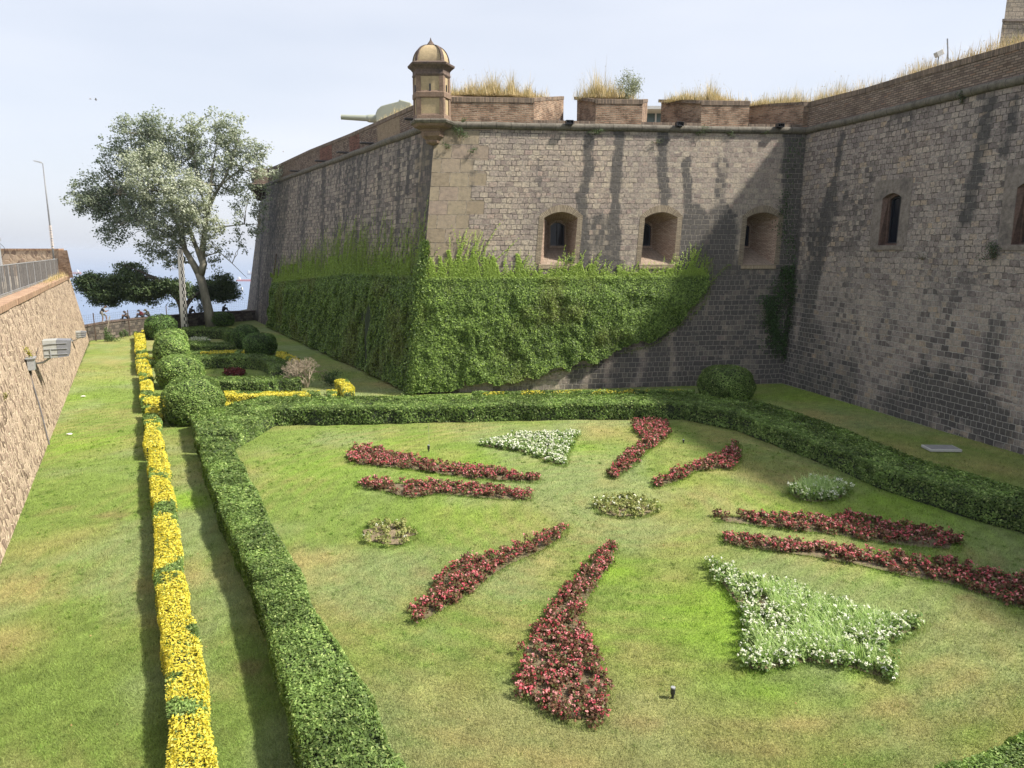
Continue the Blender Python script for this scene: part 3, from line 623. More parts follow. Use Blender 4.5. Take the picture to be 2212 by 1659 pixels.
# lawn colour as a function of place: grass kinds, dry patches, lush rings round the beds, mowing tracks
lush = [(1550, 1330, 1.6, .9), (1480, 1290, 1.0, .6), (1640, 1490, 1.1, .7), (1330, 1230, .8, .8), (1290, 1390, .7, .6), (1780, 1110, 2.2, .7), (1950, 1110, 2.5, .6), (1000, 1000, 2.2, .6), (980, 1110, 1.6, .5), (720, 1010, 2.5, .4),
        (1250, 970, 1.5, .6), (420, 1075, .8, 1.0), (1950, 1230, 1.6, .5), (1900, 1460, .8, .7), (860, 970, 2, .5), (120, 870, 2.2, .7), (170, 960, 2.0, .6), (230, 820, 2.4, .5), (1480, 1030, 1.3, .6), (1860, 870, 3, .6), (1730, 860, 3, .6)]
dry = [(60, 1260, 1.1, 1.0), (20, 1380, .9, .9), (120, 1180, 1.0, .6), (640, 1200, .9, .9), (700, 1330, .8, .8), (1220, 1350, .9, .6), (1180, 1410, .7, .6), (1330, 930, 1.8, .8), (1400, 950, 1.5, .6), (1480, 1180, 1.3, .5), (1420, 1420, .8, .6),
       (1700, 1580, .8, .9), (1560, 1560, .8, .7), (1960, 1540, .8, .8), (2100, 1480, .9, .7), (1330, 1600, .7, .5), (440, 1240, .9, .8), (430, 1330, .7, .7), (1130, 1560, .6, .4), (1460, 1250, .9, .5), (1640, 1620, .8, .6), (1800, 1200, 1.3, .6), (1900, 975, 2.2, .7),
       (1750, 930, 2.0, .6), (1000, 905, 2.6, .45), (180, 820, 2, .3), (2150, 1350, 1.1, .5), (760, 790, 2.5, .5), (830, 830, 1.5, .8), (2140, 1010, 2, .6), (1100, 1130, 2.0, .4), (1150, 1210, 1.4, .5)]
LU = [(*G(u, v)[:2], r, k) for u, v, r, k in lush]; DR = [(*G(u, v)[:2], r, k) for u, v, r, k in dry]
CTR = G(1353, 1094)[:2]
MD = np.array([-.53, 1]) / math.hypot(.53, 1)                      # direction of the moat
def lawncol(x, y):
    x = np.asarray(x, float); y = np.asarray(y, float)
    wx = x + (fbm(x, y, 2.5, 3) - .5) * 2.2; wy = y + (fbm(x, y, 2.5, 4) - .5) * 2.2
    n1 = fbm(x, y, 5, 11); n2 = fbm(x, y, 1.1, 12, 4); n3 = vn(x, y, .25, 13)
    d = np.clip((n1 - .42) * 1.6 + (n2 - .5) * 1.2, 0, 1) * .75
    for (cx, cy, r, k) in DR: d = np.maximum(d, k * np.exp(-((wx - cx) ** 2 + (wy - cy) ** 2) / (r * r)) * (.55 + .8 * n2))
    l = np.zeros_like(x)
    for (cx, cy, r, k) in LU: l = np.maximum(l, k * np.exp(-((wx - cx) ** 2 + (wy - cy) ** 2) / (r * r)))
    q = x * MD[1] - y * MD[0]                                    # across the moat
    str_ = .5 + .5 * np.sin((q + .35 * (fbm(x, y, 6, 8) - .5)) * 2 * math.pi / 1.15)
    left = smooth(-5.2, -6.2, x + .53 * y)                          # strip left of the yellow hedge
    l = np.maximum(l, left * (.25 + .5 * str_ * fbm(x, y, 8, 31)))
    rc = np.hypot(x - CTR[0], y - CTR[1]); mow = .5 + .5 * np.sin((rc + .5 * (fbm(x, y, 3, 71) - .5)) * 2 * math.pi / .62); main = 1 - left
    d = np.clip(d + main * (mow - .5) * .3 * smooth(.35, .6, fbm(x, y, 2.4, 72)), 0, 1); l = np.clip(l + main * (.5 - mow) * .18, 0, 1)
    d = d * (1 - .35 * l) * (1 - .35 * left)
    g1 = np.array([.145, .205, .05]); gl = np.array([.17, .27, .034]); gd = np.array([.275, .24, .1]); gc = np.array([.18, .225, .092])
    c = g1 + (gc - g1) * smooth(.4, .65, fbm(x, y, 3.3, 15))[..., None]
    c = c + (gl - c) * np.clip(l * 1.1, 0, 1)[..., None]; c = c + (gd - c) * np.clip(d * 1.1, 0, .92)[..., None]
    br = smooth(.3, .9, fbm(x, y, .55, 19)) * smooth(.74, .82, fbm(x, y, 2.1, 21)) * .6; c = c + (np.array([.2, .13, .075]) - c) * (br * .8)[..., None]
    n4 = vn(x, y, .11, 14); return c * (.8 + .28 * n3 + .3 * n4)[..., None]
def beltcol(x, y, c):   # bare soil close under the green hedges and along the castle wall
    return c
def gridsheet(name, x0, x1, y0, y1, st, mat, colf, zf=None, keep=None):
    nx = int((x1 - x0) / st) + 1; ny = int((y1 - y0) / st) + 1; X, Y = np.meshgrid(np.linspace(x0, x1, nx), np.linspace(y0, y1, ny))
    Zz = zf(X, Y) if zf else X * 0; V = np.stack([X, Y, Zz], -1).reshape(-1, 3); i = np.arange(nx * ny).reshape(ny, nx)
    Fs = np.stack([i[:-1, :-1], i[:-1, 1:], i[1:, 1:], i[1:, :-1]], -1).reshape(-1, 4)
    if keep is not None:
        c = V[Fs].mean(1); Fs = Fs[keep(c[:, 0], c[:, 1])]
    return mesh(name, V, Fs, mat, col=colf(X, Y).reshape(-1, 3), smooth_=True)
def lawnmat():
    m = NT('lawn'); a = m.n('Attribute', attribute_name='Col').outputs['Color']; o = m.n('TexCoord').outputs['Object']
    f1 = m.noise(o, 38, 6, .75); f2 = m.noise(m.map(o, (1, .45, 1)), 14, 4, .7)
    c = m.mix(.9, a, m.ramp(f1, [(.3, (.35, .38, .3)), (.5, (1, 1, 1)), (.7, (1.6, 1.5, 1.4))]), 'MULTIPLY')
    c = m.mix(.6, c, m.ramp(f2, [(.3, (.7, .72, .7)), (.7, (1.25, 1.22, 1.2))]), 'MULTIPLY')
    m.l(c, m.b.inputs['Base Color']); m.b.inputs['Roughness'].default_value = .9; m.b.inputs['Specular IOR Level'].default_value = .1
    m.l(m.bump(m.math('ADD', f1, f2), .035), m.b.inputs['Normal']); return m.m
M_lawn = lawnmat()
lump = lambda X, Y: (fbm(X, Y, 1.3, 77, 3) - .5) * .05 - .0
def lkeep(x, y): return ~((y < 2) & (x < -15))
_mp = [(6, -6), (-5, 0), (-13.5, 17), (-38.5, 64.5), (-39.2, 64.6), (-38.2, 66.9), (-37, 71), (-35.5, 76), (-33.9, 80.2), (-31, 85), (-28, 86), (18, 46), (30, -6)]
lkeep = lambda x, y: inpoly(x, y, _mp)
tag(gridsheet('lawn', -44, 34, -6, 90, .25, M_lawn, lawncol, lump, lkeep), kind='structure')
# sea far below, and the hillside that drops to it
def seamat():
    m = NT('sea'); o = m.n('TexCoord').outputs['Object']
    f = m.noise(m.map(o, (1, .25, 1)), .004, 6, .6); g = m.noise(m.map(o, (.0003, .0012, 1)), 1.0, 4)
    m.l(m.mix(g, (.10, .16, .27), (.16, .22, .33)), m.b.inputs['Base Color'])
    m.b.inputs['Roughness'].default_value = .45; m.b.inputs['Specular IOR Level'].default_value = .5
    m.l(m.bump(m.noise(m.map(o, (1, .4, 1)), .05, 5, .7), 2.5), m.b.inputs['Normal']); return m.m
r_ = [0, 500, 2000, 8000, 30000, 120000]; V = []; Fs = []
for i, rr in enumerate(r_):
    for j in range(64): a = 2 * math.pi * j / 64; V.append((rr * math.cos(a), rr * math.sin(a), -172))
for i in range(5):
    for j in range(64): Fs.append((i * 64 + j, (i + 1) * 64 + j, (i + 1) * 64 + (j + 1) % 64, i * 64 + (j + 1) % 64))
tag(mesh('sea', V, Fs, seamat()), kind='structure')
M_hill = plain('hillside_scrub', (.08, .09, .05), .95, 0, .4, .3, .2)
V = []; Fs = []; prof = [(0, 0), (1.5, -1.2), (6, -7), (20, -22), (60, -55), (160, -110), (330, -176)]
edge = [(-90, 60), (-52, 60), (-44.5, 63.3), (-41, 66.5), (-38, 72), (-36, 80), (-36.5, 88), (-36, 100), (-34, 112), (60, 112), (120, 60), (130, -80), (-150, -80)]
edge = [(-200, 20), (-70, 64), (-45, 68), (-42, 71), (-40, 76), (-38.5, 84), (-39, 92), (-38, 104), (-32, 116), (60, 118), (150, 60), (160, -150), (-200, -150)]
for k, (x, y) in enumerate(edge):
    d = np.array([x + 10, y - 30.]); d /= np.linalg.norm(d)
    for t, z in prof: V.append((x + d[0] * t, y + d[1] * t, z - .06))
n_ = len(edge); m_ = len(prof)
for i in range(n_):
    for j in range(m_ - 1): Fs.append((i * m_ + j, i * m_ + j + 1, ((i + 1) % n_) * m_ + j + 1, ((i + 1) % n_) * m_ + j))
Fs.append(tuple(i * m_ for i in range(n_)))
hill = mesh('hillside', V, Fs, M_hill); hill.location.z = -.05; tag(hill, kind='structure')
# ------------------------------------------------------------------ left retaining wall (moat counterscarp)
def lrub(name, cols, scale=3.2, mc=(.6, .5, .38), relief=.03):
    m = NT(name); uv = warp(m, uvnode(m), 3, .12); v = m.n('TexVoronoi', feature='F1'); w2 = m.n('TexVoronoi', feature='DISTANCE_TO_EDGE')
    mv = m.map(uv, (1.3, 1.05, 1))
    for x in (v, w2): m.l(mv, x.inputs['Vector']); x.inputs['Scale'].default_value = scale
    sp = m.n('SeparateColor'); m.l(v.outputs['Color'], sp.inputs[0]); c = m.ramp(sp.outputs[0], cols)
    c = m.mix(.7, c, m.ramp(m.noise(uv, 12, 5, .7), [(.3, (.7, .7, .7)), (.5, (1, 1, 1)), (.75, (1.25, 1.22, 1.2))]), 'MULTIPLY')
    c = m.mix(.8, c, m.ramp(m.noise(uv, .5, 5, .65), [(.32, (.66, .64, .62)), (.5, (1, 1, 1)), (.7, (1.15, 1.12, 1.05))]), 'MULTIPLY')
    e = m.mr(w2.outputs['Distance'], .03, .1, 1, 0); c = m.mix(e, c, m.mix(m.noise(uv, 3, 4), (.38, .29, .2), mc))
    m.l(c, m.b.inputs['Base Color']); m.b.inputs['Roughness'].default_value = .95; m.b.inputs['Specular IOR Level'].default_value = .1
    m.l(m.bump(m.math('ADD', m.mr(w2.outputs['Distance'], 0, .14), m.math('MULTIPLY', m.noise(uv, 9, 5), .5)), relief), m.b.inputs['Normal']); return m.m
M_rub = lrub('rubble_masonry', [(0, (.11, .08, .06)), (.25, (.19, .14, .108)), (.5, (.32, .25, .19)), (.8, (.44, .35, .265)), (1, (.24, .17, .135))], 3.6)
M_rub2 = lrub('coarse_rubble', [(0, (.2, .15, .12)), (.5, (.36, .27, .2)), (1, (.42, .33, .25))], 1.9, (.5, .4, .3))
LW0 = np.array([-4.2 + .535 * 4, -4, 0]); LW1 = np.array([-38.9, 65.0, 0])
LW0 = LW1 + (np.array([-13.22, 17.15, 0]) - LW1) * (69 / 47.9)
bt = vplane(155, 599, LW1 + [-1.15, 0, 0], LW0 + [-1.15, 0, 0]); tn = vplane(0, 678, LW1 + [-1.15, 0, 0], LW0 + [-1.15, 0, 0]); LZ1 = float(bt[2]); LZ0 = float(tn[2])
print('left wall top', bt, tn)
LT1 = np.array([bt[0], bt[1], LZ1]); dirL = (LW0 - LW1) / np.linalg.norm(LW0 - LW1); inL = np.array([dirL[1], -dirL[0], 0]); inL = inL if inL[0] < 0 else -inL
LT0 = LW0 + inL * 1.0; LT0[2] = LZ0 - (LZ1 - LZ0) * .3
LT1 = LW1 + inL * 1.0; LT1 = np.array([LT1[0], LT1[1], LZ1])
fL = Face(LW0, LW1, LT0, LT1)
lw = thing('retaining_wall', 'sunlit tan rubble wall of the moat on the left with a brick coping', 'wall', LW0)
def exL(cl, X, Y): cl[..., 0] = 0
put(lw, wall('wall_face', fL, .5, M_rub, lw, (), (), 51, exL))
# the far end of the wall turns away
e1 = LW1 + np.array([-9, 5.5, 0]); e1t = LT1 + np.array([-9, 5.5, 0])
mb = MB(); mb.add([LW1, e1, e1t, LT1], [(0, 1, 2, 3)]); put(lw, mb.build('end_face', M_rub, lw))
M_cap = brickwall('warm_coping_brick', [(0, (.26, .16, .11)), (.5, (.38, .25, .17)), (1, (.44, .31, .21))], bw=.12, rh=.6, mort=.012, mcol=(.2, .15, .11), dark=.7)
mb = MB(); n_ = 30
for i in range(n_):
    a = lerp(LT0, LT1, i / n_); b = lerp(LT0, LT1, (i + 1) / n_); w0 = .04 * (hsh(np.array([i]), np.array([3]), 9)[0] - .5)
    o0 = -inL * (.06 + w0); up = np.array([0, 0, .3]); mb.hexa([a + o0, b + o0, b + inL * .55, a + inL * .55], [a + o0 + up, b + o0 + up, b + inL * .55 + up * 1.15, a + inL * .55 + up * 1.15])
put(lw, mb.build('coping', M_cap, lw, bevel=.02))
# esplanade behind
q0, q1 = LT0 + inL * .5, LT1 + inL * .5; z_ = .27
V = [q0 + [0, 0, z_], q1 + [0, 0, z_], e1t + [0, 0, z_], (-90, 74, LZ1 + .3), (-90, -10, LZ0), LT0 + np.array([-40, -2, .2])]
tag(mesh('esplanade', V, [(5, 4, 3, 2, 1, 0)], plain('gravel', (.3, .26, .2), .95, 0, .2, 3, .01)), kind='structure')
# railing of grey slats on the coping
rail = thing('slat_railing', 'grey metal slat railing standing on the coping of the left wall', 'railing', LT0)
r0 = LT0 + inL * .62; r1 = vplane(148, 590, LT1 + inL * .62, LT0 + inL * .62); Lr = np.linalg.norm(r1 - r0); mb = MB(); n_ = 330
rd = (r1 - r0) / Lr; ang = math.atan2(rd[1], rd[0]); zb = lambda t: lerp(LT0, LT1, t)[2] + .3; hR = 1.35
for i in range(n_):
    t = (i + .5) / n_; p = lerp(r0, r1, t); z0_ = zb(t) + .1; tw = (hsh(np.array([i]), np.array([1]), 4)[0] - .5) * .25
    mb.box((p[0], p[1], z0_ + hR / 2), (.135, .012, hR), ang + .25 + tw)
M_slat = plain('weathered_slat', (.15, .14, .13), .6, .1, .4, 8)
put(rail, mb.build('slats', M_slat, rail))
mb = MB()
for dz in (.14, hR + .1):
    a = r0.copy(); b = r1.copy(); a[2] = zb(0) + dz; b[2] = zb(1) + dz; mb.tube([a, b], .025, 6)
put(rail, mb.build('rail', M_grey, rail))
for i in range(24):
    p = lerp(r0, r1, i / 23); put(rail, MB().box((p[0], p[1], zb(i / 23) + hR / 2 + .05), (.06, .05, hR + .12), ang).build('post', M_grey, rail))
# coarse wall with brick end behind the railing
bw = thing('esplanade_wall', 'low coarse rubble wall with brick end and coping behind the slat railing', 'wall', (-43, 64, LZ1))
wp0 = onY(-260, 541, 62.5); wp1 = onY(128, 541, 62.5); wpe = onY(145, 541, 61.5); zt = float(wp1[2])
mb = MB(); th = np.array([0, .6, 0]); b0 = lambda p, z: np.array([p[0], p[1], z])
mb.hexa([b0(wp0, LZ1), b0(wp1, LZ1), b0(wp1, LZ1) + th, b0(wp0, LZ1) + th], [b0(wp0, zt), b0(wp1, zt), b0(wp1, zt) + th, b0(wp0, zt) + th]); put(bw, mb.build('wall_face', M_rub2, bw))
mb = MB(); mb.hexa([b0(wp0, zt) - th * .1, b0(wp1, zt) - th * .1, b0(wp1, zt) + th * 1.1, b0(wp0, zt) + th * 1.1], [b0(wp0, zt + .16) - th * .1, b0(wp1, zt + .16) - th * .1, b0(wp1, zt + .16) + th * 1.1, b0(wp0, zt + .16) + th * 1.1])
put(bw, mb.build('coping', M_cap, bw))
bot = vplane(158, 598, LT1 + inL * .1, LT0 + inL * .1); mb = MB(); c0 = b0(wp1, 0); c1 = b0(wpe, 0); cb_ = np.array([LT1[0] - .02, LT1[1] - 1.2, 0])
eb0, eb1, et0, et1 = onY(126, 600, 62.0), onY(158.5, 600, 62.0), onY(126, 540.5, 62.0), onY(145, 540.5, 62.0); bk = np.array([-.6, .9, 0]); mb.hexa([eb0, eb1, eb1 + bk, eb0 + bk], [et0, et1, et1 + bk, et0 + bk]); put(bw, mb.build('brick_end', brickwall('warm_end_brick', [(0, (.2, .12, .08)), (.5, (.34, .22, .15)), (1, (.4, .28, .2))], mcol=(.36, .28, .2)), bw))
# ------------------------------------------------------------------ street lamps
M_pole = plain('galvanised_pole', (.16, .165, .17), .5, .3, .12, 6)
def lampat(name, u, vb, vt, Y, lab, arm=-1, rad=.06):
    b = onY(u, vb, Y); top = onY(u, vt, Y); h = top[2] - b[2]; L_ = thing(name, lab, 'street lamp', b, 0, 'street lamps on the esplanade')
    MB().tube([(0, 0, 0), (0, 0, 1.2), (.0, 0, h * .5), (.0, 0, h)], [rad * 1.3, rad * 1.15, rad, rad * .6], 10).build('pole', M_pole, L_, smooth_=True)
    MB().lathe((0, 0, 0), [(rad * 2.2, 0), (rad * 2.2, .05), (rad * 1.4, .07), (rad * 1.4, .3)], 10).build('base_collar', M_grey, L_)
    a = MB(); a.tube([(.0, 0, h), (-.3, -.1, h + .1)], .03, 6); 
    a.hexa([(-.1, -.2, h + .04), (-.1, .1, h + .04), (-.66, .1, h + .18), (-.66, -.2, h + .18)][::-1], [(-.1, -.17, h + .13), (-.1, .07, h + .13), (-.63, .07, h + .24), (-.63, -.17, h + .24)][::-1]); hd = a.build('lamp_head', M_grey, L_)
    MB().box((-.4, -.05, h + .105), (.4, .2, .02), 0, 0, Matrix.Rotation(.21, 3, 'Y')).build('lens', plain('lamp_lens', (.6, .6, .58), .2), hd)
    return L_
l1 = lampat('street_lamp', 117, 566, 353, 61.5, 'tall slim grey lamp post beside the brick end of the left wall')
st = MB()
for k_ in range(9): st.box((.005, 0, 1.2 + k_ * .22), (.16 + .01 * (k_ % 2), .15, .12 + .04 * (k_ % 3)), 0)
tag(st.build('sticker_wrap', plain('pale_stickers', (.5, .45, .42), .6, 0, .5, 14), l1), 'pale torn stickers')
p_ = onY(4, 585, 40); lp2 = thing('post', 'grey metal post with cables at the left edge behind the railing', 'post', p_ - [0, 0, .6])
MB().tube([(0, 0, 0), (-.02, 0, 2.35)], .085, 10).box((.0, 0, 2.3), (.2, .2, .16)).build('pole', M_grey, lp2)
MB().tube([(.08, 0, 2.1), (.3, -.02, 1.9), (.33, -.02, 1.6), (.1, 0, 1.35)], .012, 5).build('cable', M_black, lp2)
# ------------------------------------------------------------------ far parapet of the moat
M_par = stonewall('parapet_stone', [(0, (.07, .06, .055)), (.5, (.14, .12, .1)), (1, (.2, .17, .14))], .6, .3, .02, quoin=False)
tops = [(189, 706, 63.9), (239.6, 693.5, 66.3), (319.7, 685, 71.5), (385, 680, 76), (454.6, 674.5, 80), (539, 671.2, 84.5)]
fp = thing('parapet_wall', 'low curved stone parapet closing the far end of the moat above the sea', 'wall', (-38.5, 64, 0)); mb = MB(); cp = MB()
tp_ = [onY(u, v, Y) for u, v, Y in tops]; tp_[0] = tp_[0] + np.array([-.8, .2, 0])
pts = []; 
for i in range(len(tp_) - 1):
    for t in (0, .33, .66): pts.append(lerp(tp_[i], tp_[i + 1], t))
pts.append(tp_[-1] + np.array([.9, .3, 0])); U = 0
for i in range(len(pts) - 1):
    a, b = pts[i], pts[i + 1]; d = b - a; d[2] = 0; L_ = np.linalg.norm(d); n_ = np.array([-d[1], d[0], 0]) / L_; n_ = n_ if n_[1] > 0 else -n_
    za = a[2] - .12; zb2 = b[2] - .12
    mb.hexa([b0(a, -.2), b0(b, -.2), b0(b + n_ * .55, -.6), b0(a + n_ * .55, -.6)], [b0(a, za), b0(b, zb2), b0(b + n_ * .55, zb2), b0(a + n_ * .55, za)])
    cp.hexa([b0(a - n_ * .06, za), b0(b - n_ * .06, zb2), b0(b + n_ * .6, zb2), b0(a + n_ * .6, za)], [b0(a - n_ * .05, za + .13), b0(b - n_ * .05, zb2 + .13), b0(b + n_ * .58, zb2 + .15), b0(a + n_ * .58, za + .15)])
put(fp, mb.build('wall_face', M_par, fp)); put(fp, cp.build('coping', M_darkst, fp))
farp = pts
def farat(u):     # point on the far parapet top seen at column u
    us = [proj(p)[0] for p in farp]; i = max(0, min(len(us) - 2, int(np.searchsorted(us, u)) - 1)); t = (u - us[i]) / (us[i + 1] - us[i]); return lerp(farp[i], farp[i + 1], t)
# thin wire fence on and before the parapet
M_rust = plain('rusty_post', (.09, .06, .045), .8, .2, .3, 10); M_wire = plain('wire', (.16, .17, .17), .5, .6)
wf = thing('wire_fence', 'thin see-through wire mesh fence along the far parapet', 'fence', (-38.5, 64, 0)); mb = MB()
fpts = [farp[0] + [.6, -1.2, 0]] + [p + np.array([.25, -.5, 0]) for p in farp[2:]]
for i in range(len(fpts) - 1):
    a, b = fpts[i], fpts[i + 1]; h0 = .0
    for k_ in range(8):
        z0_ = 1.0 + k_ * .2; mb.tube([b0(a, z0_), b0(b, z0_)], .006, 3, cap=False)
    m_ = int(np.linalg.norm(b - a) / .22)
    for j in range(m_): p = lerp(a, b, j / m_); mb.tube([b0(p, .9), b0(p, 2.45)], .005, 3, cap=False)
put(wf, mb.build('wire_mesh', M_wire, wf))
for u, vb, vt in ((205, 737, 700), (278, 722, 684), (402, 700, 660), (360, 712, 668)):
    g = farat(u) + np.array([.35, -.7, 0]); put(wf, MB().tube([b0(g, 0), b0(g, 2.55)], .045, 6).build('post', M_rust, wf))
for u, vb, vt, lab in ((229, 741, 690, 'leaning thin wooden stake in the weeds by the far parapet'),):
    a = G(226, 738); s_ = thing('stake', lab, 'stake', a); MB().tube([(0, 0, 0), (.55, .3, 2.3)], .04, 6).build('pole', plain('grey_wood', (.3, .27, .22), .8), s_)
# white debris on the left lawn
M_white = plain('white_scrap', (.75, .74, .7), .7)
for i, (u, v, lab) in enumerate(((180, 858, 'crumpled white scrap on the left lawn nearer the far end'), (150, 940, 'crumpled white scrap on the left lawn nearer the camera'))):
    a = G(u, v); bm = bmesh.new(); bmesh.ops.create_icosphere(bm, subdivisions=2, radius=.075)
    for q in bm.verts: q.co *= .7 + .6 * random.Random(q.index + i).random(); q.co.z *= .45; q.co.x *= 1.6
    me = bpy.data.meshes.new('scrap'); bm.to_mesh(me); bm.free(); me.materials.append(M_white); o = bpy.data.objects.new('paper_scrap', me); C.objects.link(o); o.location = (a[0], a[1], .06); tag(o, lab, 'litter', 'litter on the left lawn')
# ------------------------------------------------------------------ floodlights on the left wall
M_flood = plain('painted_housing', (.33, .335, .31), .5, 0, .12, 8); M_hood = plain('hood_metal', (.17, .175, .19), .55, 0, .12, 8)
def floodlight(u, v, lab, s=1.0, turn=0.0):
    q = fL.inv(u, v); p = fL.at(q[0], q[1], .0); outn = -inL
    t = thing('floodlight', lab, 'floodlight', p, 0, 'floodlights on the left wall')
    R = Matrix((tuple(dirL), tuple(outn), (0, 0, 1))).transposed()       # x along wall to camera, y out, z up
    R2 = R @ Matrix.Rotation(turn, 3, 'Z')
    hc = R @ Vector((-.0, .62 * s, .28 * s)); w_, d_, h_ = .62 * s, .42 * s, .62 * s
    def L(x, y, z): return tuple(hc + R2 @ Vector((x, y, z)))
    MB().hexa([L(-w_ / 2, -d_ / 2, -h_ / 2), L(w_ / 2, -d_ / 2, -h_ / 2), L(w_ / 2, d_ / 2, -h_ / 2), L(-w_ / 2, d_ / 2, -h_ / 2)], [L(-w_ / 2 + .05, -d_ / 2, h_ / 2), L(w_ / 2 - .05, -d_ / 2, h_ / 2), L(w_ / 2, d_ / 2, h_ / 2), L(-w_ / 2, d_ / 2, h_ / 2)]).build('housing', M_flood, t, bevel=.02)
    hd = MB(); y0, y1 = d_ / 2, d_ / 2 + .42 * s
    for (x0, x1, za, zb_) in ((-w_ / 2, w_ / 2, h_ / 2 - .02, h_ / 2),): hd.hexa([L(x0, y0, za), L(x1, y0, za), L(x1, y1, za - .05), L(x0, y1, za - .05)], [L(x0, y0, zb_), L(x1, y0, zb_), L(x1, y1, zb_ - .05), L(x0, y1, zb_ - .05)])
    for sx in (-1, 1): hd.hexa([L(sx * w_ / 2 - .01, y0, -h_ / 2), L(sx * w_ / 2 + .01, y0, -h_ / 2), L(sx * w_ / 2 + .01, y1 * .85, -h_ / 2 + .05), L(sx * w_ / 2 - .01, y1 * .85, -h_ / 2 + .05)], [L(sx * w_ / 2 - .01, y0, h_ / 2), L(sx * w_ / 2 + .01, y0, h_ / 2), L(sx * w_ / 2 + .01, y1, h_ / 2 - .05), L(sx * w_ / 2 - .01, y1, h_ / 2 - .05)])
    hd.build('hood', M_hood, t)
    for k_ in (-.3, 0, .3):
        MB().hexa([L(w_ / 2, -d_ / 2, h_ * k_ - .012), L(w_ / 2 + .03, -d_ / 2, h_ * k_ - .012), L(w_ / 2 + .05, d_ / 2 + .3 * s, h_ * k_ - .012), L(w_ / 2, d_ / 2 + .3 * s, h_ * k_ - .012)], [L(w_ / 2, -d_ / 2, h_ * k_ + .012), L(w_ / 2 + .03, -d_ / 2, h_ * k_ + .012), L(w_ / 2 + .05, d_ / 2 + .3 * s, h_ * k_ + .012), L(w_ / 2, d_ / 2 + .3 * s, h_ * k_ + .012)]).build('fin', M_grey, t)
    MB().add([L(-w_ / 2 + .03, d_ / 2 + .01, -h_ / 2 + .03), L(w_ / 2 - .03, d_ / 2 + .01, -h_ / 2 + .03), L(w_ / 2 - .03, d_ / 2 + .01, h_ / 2 - .03), L(-w_ / 2 + .03, d_ / 2 + .01, h_ / 2 - .03)], [(3, 2, 1, 0)]).build('glass', M_glass, t)
    b = MB(); 
    b.tube([R @ Vector((0, -.02, -.25 * s)), R @ Vector((0, .35 * s, -.2 * s)), hc + R2 @ Vector((0, 0, -h_ / 2))], .035 * s, 6); b.box(R @ Vector((0, .05, -.25 * s)), (.5 * s, .14, .08), 0, 0, R)
    for sx in (-1, 1): b.tube([hc + R2 @ Vector((0, 0, -h_ / 2 - .04)), hc + R2 @ Vector((sx * (w_ / 2 + .03), 0, -h_ / 2)), hc + R2 @ Vector((sx * (w_ / 2 + .03), 0, 0))], .02, 5)
    b.build('bracket', M_grey, t); return t, R, p
t, R, p = floodlight(66, 772, 'large grey floodlight on a bracket above a junction box, nearer the camera', 1.3)
floodlight(153, 730, 'smaller pale floodlight fixed low on the left wall, farther away', .8)
q = fL.inv(58, 787); jp = fL.at(q[0], q[1], 0); jb = thing('junction_box', 'grey metal junction box with conduit running down the left wall', 'junction box', jp)
RR = Matrix((tuple(dirL), tuple(-inL), (0, 0, 1))).transposed()
MB().box(RR @ Vector((0, .16, 0)), (.5, .26, .5), 0, 0, RR).build('box', M_grey, jb, bevel=.015); MB().box(RR @ Vector((0, .17, .27)), (.62, .36, .05), 0, 0, RR).build('lid', M_grey, jb)
M_conduit = plain('dark_conduit', (.075, .07, .07), .7, 0, .2, 6); cd = MB(); q2 = fL.inv(105, 966); pe = fL.at(q2[0], q2[1], .05) - jp; pm = fL.at(q[0] * .5 + q2[0] * .5, q[1] * .5 + q2[1] * .5, .06) - jp
cd.tube([RR @ Vector((.02, .1, -.25)), RR @ Vector((.02, .08, -.6)), Vector(tuple(lerp(0 * pm, pm, .6))), Vector(tuple(pm)), Vector(tuple(pe))], [.05, .04, .03, .03, .03], 6); cd.build('conduit', M_conduit, jb)
cab = MB(); cab.tube([RR @ Vector((-.25, .2, .1)), RR @ Vector((-.5, .25, .1)), RR @ Vector((-.75, .35, .45)), RR @ Vector((-.9, .4, .6))], .015, 5); cab.build('cable', M_black, jb)
# drainage spouts / box lights on the cordon
M_spout = plain('lead_spout', (.05, .045, .045), .7)
spo = [(889.6, 260), (796, 310), (744.6, 330), (696, 348.5), (639.7, 370)]
for i, (u, v) in enumerate(spo):
    if i == 0: p = vplane(900, 259, AFt, ABt, .15)
    else: p = vplane(u + 4, v, AFt, ABt, .15)
    o = MB().tube([Vector(tuple(-fA.n * .4)), Vector(tuple(fA.n * .75))], [.09, .08], 8).build('drain_spout', M_spout); o.location = tuple(p)
    tag(o, ['iron drain spout nearest the sentry turret on the shaded side wall', 'second iron drain spout along the shaded side wall from the turret', 'third iron drain spout along the shaded side wall from the turret', 'fourth iron drain spout along the shaded side wall from the turret', 'farthest iron drain spout along the shaded side wall'][i], 'drain spout', 'drain spouts of the bastion')
wl = ['first black box light on the string course, left of the gap between merlons', 'middle black box light on the string course', 'black box light on the string course near the inner corner']
for i, (u, v) in enumerate(((1230, 264.5), (1468, 268), (1685, 271))):
    p = vplane(u, v, ABt, BCt, .3); o = thing('box_light', wl[i], 'box light', p, math.atan2(fB.d[1], fB.d[0]), 'box lights on the front string course')
    h_ = MB(); 
    for d_, sz in (((0, 0, .1), (.42, .3, .03)), ((0, 0, -.1), (.42, .3, .03)), ((-.2, 0, 0), (.03, .3, .2)), ((.2, 0, 0), (.03, .3, .2)), ((0, .14, 0), (.4, .02, .2))): h_.box(d_, sz)
    h_.build('housing', M_black, o); MB().box((0, .05, 0), (.36, .02, .16)).build('glass', M_glass, o); MB().box((0, .1, -.13), (.12, .3, .05)).build('bracket', M_black, o)
